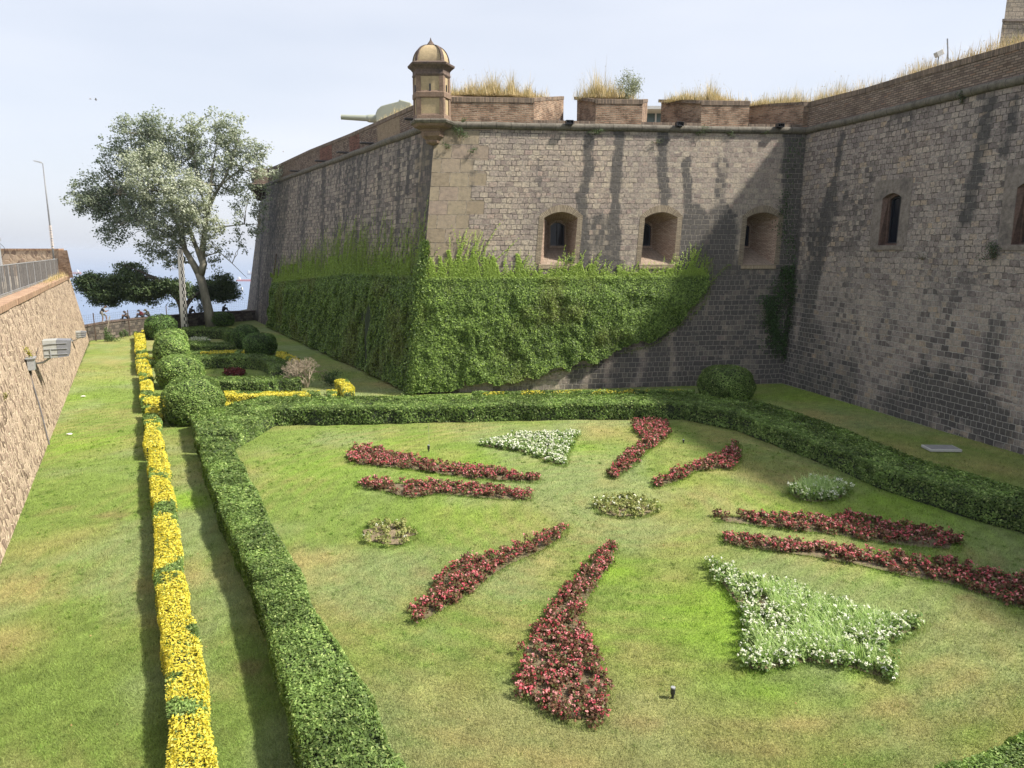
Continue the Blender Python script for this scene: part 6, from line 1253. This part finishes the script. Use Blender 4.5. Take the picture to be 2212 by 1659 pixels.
PB_ = [(300, 300, 55, 50, 1, 1, .3), (340, 275, 38, 32, 0, 1, .35), (270, 345, 52, 45, 1, 1, .2), (215, 415, 55, 42, 1, 1, .25), (190, 440, 40, 28, 0, 1, .3), (270, 440, 60, 50, 2, 1.1, .12), (250, 490, 45, 40, 1, .9, .25), (330, 380, 62, 60, -2, 1.3, .75), (350, 330, 45, 42, 0, 1, .5), (300, 450, 50, 45, -1, 1, .35),
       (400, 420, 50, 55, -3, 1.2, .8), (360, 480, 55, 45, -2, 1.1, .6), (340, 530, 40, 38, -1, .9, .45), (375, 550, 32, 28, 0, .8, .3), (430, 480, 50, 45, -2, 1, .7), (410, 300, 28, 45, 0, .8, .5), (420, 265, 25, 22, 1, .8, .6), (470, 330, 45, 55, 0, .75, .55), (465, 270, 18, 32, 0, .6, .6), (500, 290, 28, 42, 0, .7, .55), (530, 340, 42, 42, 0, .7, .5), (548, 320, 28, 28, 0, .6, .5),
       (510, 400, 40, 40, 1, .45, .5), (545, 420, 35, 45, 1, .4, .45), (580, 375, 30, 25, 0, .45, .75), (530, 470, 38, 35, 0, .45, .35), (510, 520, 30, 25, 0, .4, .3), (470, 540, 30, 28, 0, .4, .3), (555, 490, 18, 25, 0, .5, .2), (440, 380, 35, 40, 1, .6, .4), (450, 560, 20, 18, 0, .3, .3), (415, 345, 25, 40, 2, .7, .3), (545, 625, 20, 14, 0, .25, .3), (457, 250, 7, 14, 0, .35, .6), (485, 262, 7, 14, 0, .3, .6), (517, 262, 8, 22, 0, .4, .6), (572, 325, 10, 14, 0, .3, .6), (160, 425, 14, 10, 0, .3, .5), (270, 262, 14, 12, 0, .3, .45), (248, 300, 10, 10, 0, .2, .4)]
pop = thing('poplar_tree', 'tall silvery white poplar with broad ragged crown beside the far end of the bastion', 'tree', onY(450, 700, Yp) * [1, 1, 0])
Cn, V, Fc, cc = crown(PB_, Yp, 1950, 34, .56, .22, 11, popcol)
put(pop, mesh('crown', V, Fc, leafmat('poplar_leaf', .38, .5, .3), pop, col=cc))
tm = MB(); rg = np.random.default_rng(4); W = lambda u, v, dy=0: onY(u, v, Yp + dy)
tr = [(456, 706, 0, .68), (450, 670, 0, .58), (443, 640, 0, .52), (437, 612, 0, .5), (430, 590, 0, .52)]; tm.tube([W(u, v, d) for u, v, d, r in tr], [r * .85 for *_, r in tr], 12)
l1_ = [(430, 592, .42), (415, 565, .34), (400, 535, .3), (390, 500, .26), (375, 460, .2), (355, 420, .15), (330, 380, .1)]; l2_ = [(434, 592, .42), (438, 570, .4), (437, 545, .36), (442, 500, .28), (447, 460, .24), (452, 420, .18), (458, 370, .12), (470, 310, .06)]
l3_ = [(437, 570, .28), (420, 535, .24), (408, 490, .2), (395, 455, .15), (375, 420, .1)]; l4_ = [(447, 460, .18), (465, 420, .15), (488, 380, .12), (505, 340, .08), (515, 300, .05)]; l5_ = [(452, 440, .14), (480, 400, .1), (520, 370, .07), (555, 335, .04)]; l6_ = [(400, 535, .18), (370, 510, .13), (330, 490, .1), (280, 470, .06)]
l7_ = [(438, 555, .1), (470, 545, .05), (500, 570, .035), (535, 600, .02)]; l8_ = [(442, 500, .12), (480, 490, .08), (530, 480, .04), (556, 485, .03)]; l9_ = [(375, 460, .14), (320, 430, .1), (260, 420, .07), (200, 430, .04)]; l10 = [(355, 420, .12), (330, 350, .08), (320, 290, .04)]; l11 = [(447, 460, .13), (430, 400, .1), (418, 340, .07), (412, 280, .04)]
allp = []
for l in (l1_, l2_, l3_, l4_, l5_, l6_, l7_, l8_, l9_, l10, l11):
    pts = [W(u, v, 0) + rg.normal(0, .12, 3) for u, v, _ in l]; pts[0] = W(l[0][0], l[0][1], 0); tm.tube(pts, [r for *_, r in l], 8); allp += pts[1:]
allp = np.array(allp)
for c in Cn[::4]:
    j = np.argmin(((allp - c) ** 2).sum(1) + 3 * np.maximum(0, allp[:, 2] - c[2]) ** 2); limb(tm, allp[j], c, .045, .012, rg, 5, .12)
M_bark = bark('poplar_bark', (.3, .28, .22)); put(pop, tm.build('trunk', M_bark, pop, smooth_=True))
# dark evergreen spreading over the parapet
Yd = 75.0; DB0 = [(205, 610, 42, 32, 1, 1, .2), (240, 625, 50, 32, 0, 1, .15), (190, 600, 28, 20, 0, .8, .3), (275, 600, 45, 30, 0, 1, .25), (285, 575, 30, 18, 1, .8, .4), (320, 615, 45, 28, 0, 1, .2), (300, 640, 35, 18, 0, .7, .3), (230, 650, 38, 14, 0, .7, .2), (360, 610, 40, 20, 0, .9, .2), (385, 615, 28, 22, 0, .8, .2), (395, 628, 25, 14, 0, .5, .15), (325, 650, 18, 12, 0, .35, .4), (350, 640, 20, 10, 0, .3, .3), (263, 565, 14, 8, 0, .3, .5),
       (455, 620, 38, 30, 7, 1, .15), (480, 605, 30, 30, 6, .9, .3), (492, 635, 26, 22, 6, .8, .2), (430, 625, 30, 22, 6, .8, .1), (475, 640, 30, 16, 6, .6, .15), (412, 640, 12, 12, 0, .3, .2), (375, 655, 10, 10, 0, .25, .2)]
DB_ = [(b[0], b[1] + (7 if b[1] < 630 else 0), b[2] * .92, b[3] * .78) + b[4:] for b in DB0]
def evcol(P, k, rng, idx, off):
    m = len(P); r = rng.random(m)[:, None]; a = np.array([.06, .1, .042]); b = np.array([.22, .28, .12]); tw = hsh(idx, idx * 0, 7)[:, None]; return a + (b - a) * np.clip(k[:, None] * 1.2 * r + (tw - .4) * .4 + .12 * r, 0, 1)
ev = thing('evergreen_tree', 'dark leaning evergreen tree spreading low and wide before the sea', 'tree', onY(398, 704, Yd) * [1, 1, 0])
Cn, V, Fc, cc = crown(DB_, Yd, 1900, 30, .5, .19, 12, evcol, .6); put(ev, mesh('crown', V, Fc, M_leaf, ev, col=cc)); tm = MB(); W = lambda u, v, dy=0: onY(u, v, Yd + dy); allp = []
for l in ([(397, 706, .42), (396, 680, .38), (392, 660, .34), (385, 645, .32), (372, 632, .28), (355, 618, .24), (335, 600, .2), (310, 598, .15), (270, 605, .1), (220, 615, .05)], [(396, 672, .28), (405, 655, .24), (415, 643, .2), (430, 632, .16), (455, 625, .1), (480, 615, .05)], [(372, 632, .16), (345, 632, .12), (310, 628, .08), (250, 635, .04)], [(335, 600, .14), (300, 585, .08), (268, 572, .03)]):
    pts = [W(u, v, 6.5 * smooth(405, 440, u)) for u, v, _ in l]; tm.tube(pts, [r for *_, r in l], 9); allp += pts[1:]
allp = np.array(allp)
for c in Cn[::6]:
    j = np.argmin(((allp - c) ** 2).sum(1)); limb(tm, allp[j], c, .035, .01, rg, 4, .12)
put(ev, tm.build('trunk', bark('dark_bark', (.09, .075, .055)), ev, smooth_=True))
# --- dead bush
Dv = G(664, 838); db = thing('dead_bush', 'bare leafless bush with pale twisted twigs behind the yellow hedge row', 'bush', Dv); tm = MB(); rg = np.random.default_rng(21)
def rec(p, d, L_, r, lv):
    if lv == 0 or r < .003: return
    q = p + d * L_; m_ = (p + q) / 2 + rg.normal(0, L_ * .08, 3); tm.tube([p, m_, q], [r, r * .85, r * .7], 5 if lv > 2 else 3, cap=False)
    for _ in range(rg.integers(2, 4) if lv > 1 else 2):
        nd = d + rg.normal(0, .55, 3); nd[2] += .08; nd /= np.linalg.norm(nd); rec(q, nd, L_ * rg.uniform(.62, .86), r * .66, lv - 1)
for a in range(6):
    an = a * 1.047 + rg.random(); rec(np.array([0, 0, .05]), nrm(np.array([[math.cos(an) * .6 - .25, math.sin(an) * .5, .9]]))[0], .5, .06, 7)
sc_ = 1.0; tm.v = [(x * 1.15, y * .9, z * 1.1) for x, y, z in tm.v]
tm.build('twigs', bark('pale_dead_bark', (.36, .3, .22), 8), db)
tuft('low green shoots at the foot of the dead bush, left side', Dv + [-.9, .3, .5], .8, 700, 91, (.1, .16, .05), 'green_shoots', 'shrub', 'green shoots round the dead bush', h=.6, size=.1)
tuft('dark green shoots behind the dead bush, right side', Dv + [1.3, .6, .45], .7, 700, 92, (.06, .1, .035), 'green_shoots', 'shrub', 'green shoots round the dead bush', h=.5, size=.1)
# --- checkered pole
cp0 = onY(400.5, 706, 73.6) * [1, 1, 0]; ph = float(onY(390.5, 538, 73.6)[2]); cpl = thing('checkered_pole', 'white square pole with black and white chequered edges beside the evergreen trunk', 'pole', cp0)
m = NT('chequered_paint'); uv = uvnode(m); sx = m.n('SeparateXYZ'); m.l(uv, sx.inputs[0]); ck = m.n('TexChecker'); m.l(uv, ck.inputs[0]); ck.inputs['Scale'].default_value = 1; ck.inputs['Color1'].default_value = (.02, .02, .022, 1); ck.inputs['Color2'].default_value = (.46, .45, .42, 1)
inb = m.math('GREATER_THAN', sx.outputs[0], 2.0); m.l(m.mix(inb, (.42, .41, .38), ck.outputs[0]), m.b.inputs['Base Color']); m.b.inputs['Roughness'].default_value = .6; M_chk = m.m
dx = float(onY(390.5, 538, 73.6)[0] - cp0[0]); V = []; Fs = []; U = []
for z, ox, w_ in ((0, 0, .32), (ph, dx, .21)): V += [(ox - w_, -.3, z), (ox + w_ * .0, -.3, z), (ox + w_, -.3, z), (ox + w_, .0, z), (ox - w_, .0, z)]
nq = ph / .34
for j in range(5):
    k_ = (j + 1) % 5; Fs.append((j, k_, 5 + k_, 5 + j)); u0, u1 = ((0, 1), (2, 4), (2, 4), (0, 1), (0, 1))[j]; U.append([(u0, 0), (u1, 0), (u1, nq), (u0, nq)])
Fs.append((9, 8, 7, 6, 5)); U.append([(0, 0)] * 5); MB().add(V, Fs, 0, U).build('shaft', M_chk, cpl)
MB().box((0, 0, .06), (.8, .6, .12)).build('footing', M_smooth, cpl)
# ================================================================== PEOPLE
def capsule_mesh(bm, a, b, ra, rb):
    a, b = Vector(a), Vector(b); d = b - a; L_ = d.length
    for c, r in ((a, ra), (b, rb)): bmesh.ops.create_icosphere(bm, subdivisions=2, radius=r, matrix=Matrix.Translation(c))
    if L_ > 1e-4:
        M_ = Matrix.Translation((a + b) / 2) @ d.to_track_quat('Z', 'Y').to_matrix().to_4x4(); bmesh.ops.create_cone(bm, cap_ends=True, segments=12, radius1=ra, radius2=rb, depth=L_, matrix=M_)
def remeshed(name, caps, parent, mat, vox=.011, colored=True):
    """one continuous surface grown over tapered segments; caps: (a, b, ra, rb, colour)"""
    bm = bmesh.new()
    for a, b, ra, rb, _ in caps: capsule_mesh(bm, a, b, ra, rb)
    me = bpy.data.meshes.new(name); bm.to_mesh(me); bm.free(); o = bpy.data.objects.new(name, me); C.objects.link(o)
    r = o.modifiers.new('r', 'REMESH'); r.mode = 'VOXEL'; r.voxel_size = vox; s = o.modifiers.new('s', 'SMOOTH'); s.iterations = 2; s.factor = .5
    dg = bpy.context.evaluated_depsgraph_get(); dg.update(); m2 = bpy.data.meshes.new_from_object(o.evaluated_get(dg)); bpy.data.objects.remove(o)
    V = np.empty(len(m2.vertices) * 3, np.float32); m2.vertices.foreach_get('co', V); V = V.reshape(-1, 3); best = np.full(len(V), 1e9); col = np.zeros((len(V), 4), np.float32); col[:, 3] = 1
    for a, b, ra, rb, c in caps:
        a = np.array(a, float); b = np.array(b, float); d = b - a; t = np.clip(((V - a) @ d) / max(1e-9, d @ d), 0, 1); q = np.linalg.norm(V - a - t[:, None] * d, axis=1) - (ra + (rb - ra) * t); k = q < best; best[k] = q[k]; col[k, :3] = c
    at = m2.color_attributes.new('Col', 'FLOAT_COLOR', 'POINT'); at.data.foreach_set('color', col.ravel()); m2.polygons.foreach_set('use_smooth', np.ones(len(m2.polygons), bool)); m2.materials.clear(); m2.materials.append(mat)
    o = bpy.data.objects.new(name, m2); C.objects.link(o); o.parent = parent; return o
M_body = leafmat('skin_and_cloth', 0, .8, .2)
SK_SHADE = (.22, .125, .085); HAIR = (.03, .022, .018)  # skin darkened: the trees' shade over the people is put into the colour
def hand(caps, w_, tip, side, curl=.5):
    w_ = np.array(w_, float); d = np.array(tip, float) - w_; d /= np.linalg.norm(d); s = np.cross(d, [0, 0, 1.]); s /= np.linalg.norm(s); dn = np.cross(s, d); dn = dn if dn[2] < 0 else -dn
    pc_ = w_ + d * .05; caps.append((w_, w_ + d * .085, .026, .03, SK_SHADE))
    for i, (o_, l) in enumerate(((-.03, .065), (-.01, .078), (.01, .074), (.03, .058))):
        b_ = w_ + d * .085 + s * o_; k_ = b_ + d * l * .55 + dn * l * .2 * curl; caps.append((b_, k_, .012, .011, SK_SHADE)); caps.append((k_, k_ + d * l * .3 + dn * l * .45 * curl, .011, .009, SK_SHADE))
    tb = w_ + d * .03 + s * .03 * side; tk = tb + s * .03 * side + d * .03; caps.append((tb, tk, .014, .012, SK_SHADE)); caps.append((tk, tk + d * .03, .012, .01, SK_SHADE))
def person(label, loc, yaw, J, cl, cap=None, extra=None):
    """J: joint positions, x forward, z up"""
    t = thing('person', label, 'person', loc, yaw, 'people on the far parapet'); top, sleeve, bot, shoe = cl['top'], cl.get('sleeve', cl['top']), cl['bottom'], cl.get('shoe', (.05, .05, .05)); leg = cl.get('leg', bot)
    P_, Ch, Nk, H = [np.array(J[k], float) for k in ('pelvis', 'chest', 'neck', 'head')]; c = []
    for s in (-1, 1): c.append((P_ + [0, s * .08, 0], P_ + [.02, s * .07, .1], .115, .115, bot)); c.append((P_ * .5 + Ch * .5 + [0, s * .06, 0], Ch + [0, s * .085, 0], .12, .125, top))
    c.append((P_ + [0, 0, .05], Ch, .13, .135, top)); c.append((Ch + [0, 0, .08], Nk, .08, .055, top)); c.append((Nk, H, .05, .055, SK_SHADE))
    f = H - Nk; f = f / np.linalg.norm(f); fw = np.array([1, 0, -.25]) if J.get('look') is None else np.array(J['look'], float); fw = fw / np.linalg.norm(fw)
    c.append((H + f * .03 - fw * .01, H + f * .11 - fw * .015, .085, .088, SK_SHADE)); c.append((H + f * .0 + fw * .05, H + f * .03 + fw * .05, .05, .055, SK_SHADE)); c.append((H + f * .05 + fw * .1, H + f * .025 + fw * .112, .012, .017, SK_SHADE)); c.append((H - f * .005 + fw * .085, H - f * .005 + fw * .095, .02, .014, (.3, .13, .1)))
    for s in (-1, 1): c.append((H + f * .06 + fw * .085 + [0, s * .032, 0], H + f * .06 + fw * .088 + [0, s * .032, 0], .013, .013, (.04, .03, .03))); c.append((H + f * .04 + [0, s * .088, 0], H + f * .075 + [0, s * .09, 0], .014, .018, SK_SHADE))
    for n_, s in (('r', -1), ('l', 1)):
        sh = Ch + np.array([.0, s * .19, .07]); el, wr, tp = [np.array(J[n_ + k], float) for k in ('elbow', 'wrist', 'tip')]
        c.append((Ch + [0, s * .12, .07], sh, .075, .068, sleeve)); c.append((sh, sh * .45 + el * .55, .058, .05, sleeve)); c.append((sh * .45 + el * .55, el, .046, .042, cl.get('arm', SK_SHADE))); c.append((el, wr, .042, .027, cl.get('arm', SK_SHADE))); hand(c, wr, tp, -s)
        kn, an, to = [np.array(J[n_ + k], float) for k in ('knee', 'ankle', 'toe')]; hp = P_ + [0, s * .1, -.02]
        c.append((hp, kn, .095, .065, bot)); c.append((kn, kn * .55 + an * .45, .06, .056, leg)); c.append((kn * .55 + an * .45, an, .056, .038, leg)); c.append((an - (to - an) * .25, to, .045, .035, shoe))
    remeshed('body', c, t, M_body)
    hc = [(H + f * .09 - fw * .03, H + f * .125 - fw * .02, .093, .088, cap or HAIR), (H + f * .03 - fw * .055, H + f * .08 - fw * .05, .07, .08, HAIR)]
    if cap: hc.append((H + f * .11 + fw * .05, H + f * .1 + fw * .14, .06, .045, cap))
    remeshed('cap' if cap else 'hair', hc, t, M_body); return t
Jst = dict(pelvis=(-.08, 0, .86), chest=(.1, 0, 1.18), neck=(.22, 0, 1.35), head=(.3, 0, 1.4), look=(.7, 0, -.7), relbow=(.2, -.25, .95), rwrist=(.42, -.12, 1.03), rtip=(.52, -.06, 1.06), lelbow=(.22, .24, .97), lwrist=(.42, .1, 1.02), ltip=(.52, .05, 1.05), rknee=(-.02, -.1, .47), rankle=(-.1, -.1, .08), rtoe=(.08, -.11, .04), lknee=(.34, .1, .62), lankle=(.4, .1, .14), ltoe=(.58, .11, .08))
pf = farat(219) + [0, .3, .02]; pw_ = farat(235) - farat(210); yw = math.atan2(pw_[1], pw_[0])
s1 = person('person in black vest, white sleeves and pale shorts bending over a phone on the parapet', pf, yw, Jst, dict(top=(.015, .016, .02), sleeve=(.3, .3, .3), bottom=(.2, .195, .185), leg=SK_SHADE, shoe=(.3, .3, .3)), (.015, .015, .02))  # white sleeves and pale shorts greyed, tree shade painted into the cloth
ph_ = MB().box((.55, 0, 1.08), (.02, .075, .15), 0, 0, Matrix.Rotation(.9, 3, 'Y')).build('phone', M_black); ph_.location = s1.location; ph_.rotation_euler = s1.rotation_euler; tag(ph_, 'dark phone held by the standing person on the parapet', 'phone')
Jsi = dict(pelvis=(0, 0, .12), chest=(.12, 0, .44), neck=(.2, 0, .6), head=(.27, 0, .65), look=(.9, 0, -.4), relbow=(.3, -.2, .32), rwrist=(.45, -.1, .4), rtip=(.54, -.05, .38), lelbow=(.3, .2, .32), lwrist=(.45, .1, .4), ltip=(.54, .05, .38), rknee=(.42, -.12, .4), rankle=(.55, -.12, .08), rtoe=(.7, -.12, .05), lknee=(.4, .12, .38), lankle=(.6, .13, .08), ltoe=(.75, .13, .05))
def sit(u, lab, cl, cap=None, flip=True, J=None, back=.28): p = farat(u) + [0, back, .02]; return person(lab, p, yw + (math.pi if flip else 0), J or Jsi, cl, cap)
sit(274, 'person in grey shirt and dark trousers sitting on the parapet facing left', dict(top=(.16, .165, .18), bottom=(.03, .03, .035)))
sit(305, 'person in dark red shirt sitting on the parapet, left of another', dict(top=(.13, .015, .02), sleeve=(.13, .015, .02), bottom=(.03, .03, .04), arm=(.13, .015, .02)), (.015, .015, .02))
sit(319, 'person in dark olive jacket sitting close behind the red shirted one', dict(top=(.08, .08, .065), sleeve=(.08, .08, .065), bottom=(.05, .05, .06), arm=(.08, .08, .065)), (.1, .11, .08))
sit(408, 'person in pale top sitting half hidden behind the checkered pole', dict(top=(.15, .15, .14), bottom=(.06, .06, .07)), None, False)
sit(480, 'person in dark clothes sitting on the parapet right of the poplar trunk', dict(top=(.06, .07, .07), sleeve=(.06, .07, .07), bottom=(.05, .05, .05), arm=(.06, .07, .07)), None, False)
tuft('small dark shrub behind the parapet left of the poplar trunk', farat(426) + [0, 1.2, .5], .6, 500, 95, (.04, .07, .03), 'shrub', 'shrub', None, h=.7, size=.14)
# ================================================================== SHIPS AND BIRDS
def ship(label, u0, u1, vw, hull, sup_u, sup_w, kind, deck=(.35, .2, .16), flip=1):
    a = G(u0, vw, -172); b = G(u1, vw, -172); L_ = float(b[0] - a[0]); c = (a + b) / 2; t = thing('ship', label, 'ship', (c[0], c[1], -172), 0, 'ships at anchor on the sea'); px = L_ / (u1 - u0)
    mh = plain('hull_paint', hull, .5, 0, .05, .01); h_ = px * 3.2; bm_ = L_ * .16
    st = [(-.5, .5), (-.46, .85), (.3, 1), (.42, .6), (.5, .03)]; V = []
    for x, w_ in st:
        sheer = 1 + .35 * max(0, x - .25) / .25; V += [(x * L_ * .97 * flip, -bm_ / 2 * w_ * .85, -3), (x * L_ * flip, -bm_ / 2 * w_, h_ * sheer), (x * L_ * flip, bm_ / 2 * w_, h_ * sheer), (x * L_ * .97 * flip, bm_ / 2 * w_ * .85, -3)]
    Fs = [(0, 1, 2, 3), (16, 19, 18, 17)]
    for i in range(4):
        for j in range(4): p, q = i * 4, i * 4 + 4; k_ = (j + 1) % 4; Fs.append((p + j, q + j, q + k_, p + k_) if flip < 0 else (p + j, p + k_, q + k_, q + j))
    MB().add(V, Fs).build('hull', mh, t); ms = plain('ship_white', (.72, .73, .72), .5, 0, .05, .01)
    sx = (sup_u) * L_ * flip; s = MB(); s.box((sx, 0, h_ * 1.5), (sup_w * L_, bm_ * .8, h_ * 1.1)); s.box((sx, 0, h_ * 2.2), (sup_w * L_ * .7, bm_ * .9, h_ * .5)); s.box((sx, 0, h_ * 2.65), (sup_w * L_ * .4, bm_ * .4, h_ * .5)); s.tube([(sx, 0, h_ * 2.6), (sx, 0, h_ * 3.6)], h_ * .06, 5); s.build('superstructure', ms, t)
    MB().lathe((sx - flip * sup_w * L_ * .55, 0, 0), [(h_ * .3, h_ * .9), (h_ * .28, h_ * 2.4)], 10).build('funnel', mh, t)
    d = MB(); n_ = 4 if kind == 'crane' else 6
    for i in range(n_):
        x = (-.28 + .62 * i / (n_ - 1)) * L_ * flip
        if kind == 'crane': d.tube([(x, 0, h_), (x, 0, h_ * 2.1)], h_ * .12, 6); d.tube([(x, 0, h_ * 2.0), (x + L_ * .1, 0, h_ * 1.5)], h_ * .07, 5)
        else: d.box((x, 0, h_ * 1.08), (L_ * .06, bm_ * .5, h_ * .22))
    d.box((.05 * L_ * flip, 0, h_ * 1.12), (L_ * .7, bm_ * .06, h_ * .12)); d.build('deck_gear', plain('deck_paint', deck, .6, 0, .05, .01), t); return t
ship('pale grey cargo ship with white bridge at its left end, left of the checkered pole', 363, 396, 583, (.25, .3, .38), -.3, .14, 'tank')
ship('red hulled tanker with white bridge, the nearest large ship by the bastion', 511, 549, 607.5, (.6, .06, .05), -.34, .14, 'tank', (.55, .12, .1))
ship('small grey ship with white bridge just above the red tanker', 534, 552, 594, (.25, .28, .35), -.3, .2, 'crane')
ship('long low grey ship without much superstructure below the red tanker', 501, 527, 629.5, (.3, .33, .38), .36, .08, 'tank', (.3, .3, .33))
ship('white and red ship half hidden by the evergreen near the left wall', 150, 176, 592, (.45, .12, .1), .2, .2, 'crane')
def bird(label, u, v, D, s, roll):
    p = onY(u, v, D); t = thing('bird', label, 'bird', p, .4, 'birds in the sky'); t.rotation_euler = (roll, .1, .4); mb_ = plain('feathers', (.2, .19, .18), .8); b = MB().tube([(-.28, 0, 0), (-.15, 0, .01), (.05, 0, .02), (.2, 0, .03), (.3, 0, .02)], [.02, .07, .085, .05, .015], 8); b.v = [(x * s, y * s, z * s) for x, y, z in b.v]; b.build('body', mb_, t, smooth_=True)
    for sg in (-1, 1):
        V = []; 
        for y_, z_, x0, x1 in ((.05, .03, -.1, .12), (.3, .16, -.08, .14), (.62, .08, -.12, .02)): V += [(x0 * s, sg * y_ * s, z_ * s), (x1 * s, sg * y_ * s, z_ * s), (x1 * s, sg * y_ * s, (z_ + .012) * s), (x0 * s, sg * y_ * s, (z_ + .012) * s)]
        Fs = [(i * 4 + j, i * 4 + (j + 1) % 4, i * 4 + 4 + (j + 1) % 4, i * 4 + 4 + j) for i in (0, 1) for j in range(4)] + [(0, 1, 2, 3), (8, 11, 10, 9)]; MB().add(V, Fs).build('wing', mb_, t)
bird('left one of two small birds flying high in the left sky', 195, 214, 60, .3 * 1.1, .3); bird('right one of two small birds flying high in the left sky', 207, 215.5, 60, .38, -.3); bird('lone pale bird in the sky just left of the far bastion end', 612, 328, 60, .26, .5)
# pigeons in the first gap
for i, (u, l) in enumerate(((1208, 'left of two dark pigeons perched in the first gap between merlons'), (1218, 'right of two dark pigeons perched in the first gap between merlons'))):
    p = onY(u, 262, 42.9 + 1.0); p[2] = cz(6) + .2; t = thing('pigeon', l, 'bird', p, 1.2 + i, 'pigeons on the battlements'); md = plain('pigeon_feathers', (.06, .055, .065), .6)
    MB().tube([(-.2, 0, .07), (-.1, 0, .12), (.02, 0, .17), (.07, 0, .24), (.08, 0, .3), (.12, 0, .3)], [.015, .05, .065, .04, .03, .005], 8).build('body', md, t, smooth_=True); MB().tube([(0, .03, 0), (0, .03, .12)], .008, 4).build('leg', M_brownstem, t); MB().tube([(0, -.03, 0), (0, -.03, .12)], .008, 4).build('leg', M_brownstem, t)
# ================================================================== AIR
hzm = bpy.data.materials.new('haze'); hzm.use_nodes = True; ht = hzm.node_tree; ht.nodes.clear(); ho = ht.nodes.new('ShaderNodeOutputMaterial'); pv = ht.nodes.new('ShaderNodeVolumePrincipled'); pv.inputs['Color'].default_value = (.76, .84, .98, 1); pv.inputs['Density'].default_value = HZD; pv.inputs['Anisotropy'].default_value = .2; ht.links.new(pv.outputs[0], ho.inputs['Volume'])
bx_ = MB().hexa([(-130000, -130000, -173.5), (130000, -130000, -173.5), (130000, 130000, -173.5), (-130000, 130000, -173.5)], [(-130000, -130000, 60), (130000, -130000, 60), (130000, 130000, 60), (-130000, 130000, 60)]).build('haze', hzm); tag(bx_, 'pale sea haze', 'haze', kind='stuff')
print('objects', len(bpy.data.objects), 'verts', sum(len(m.vertices) for m in bpy.data.meshes))
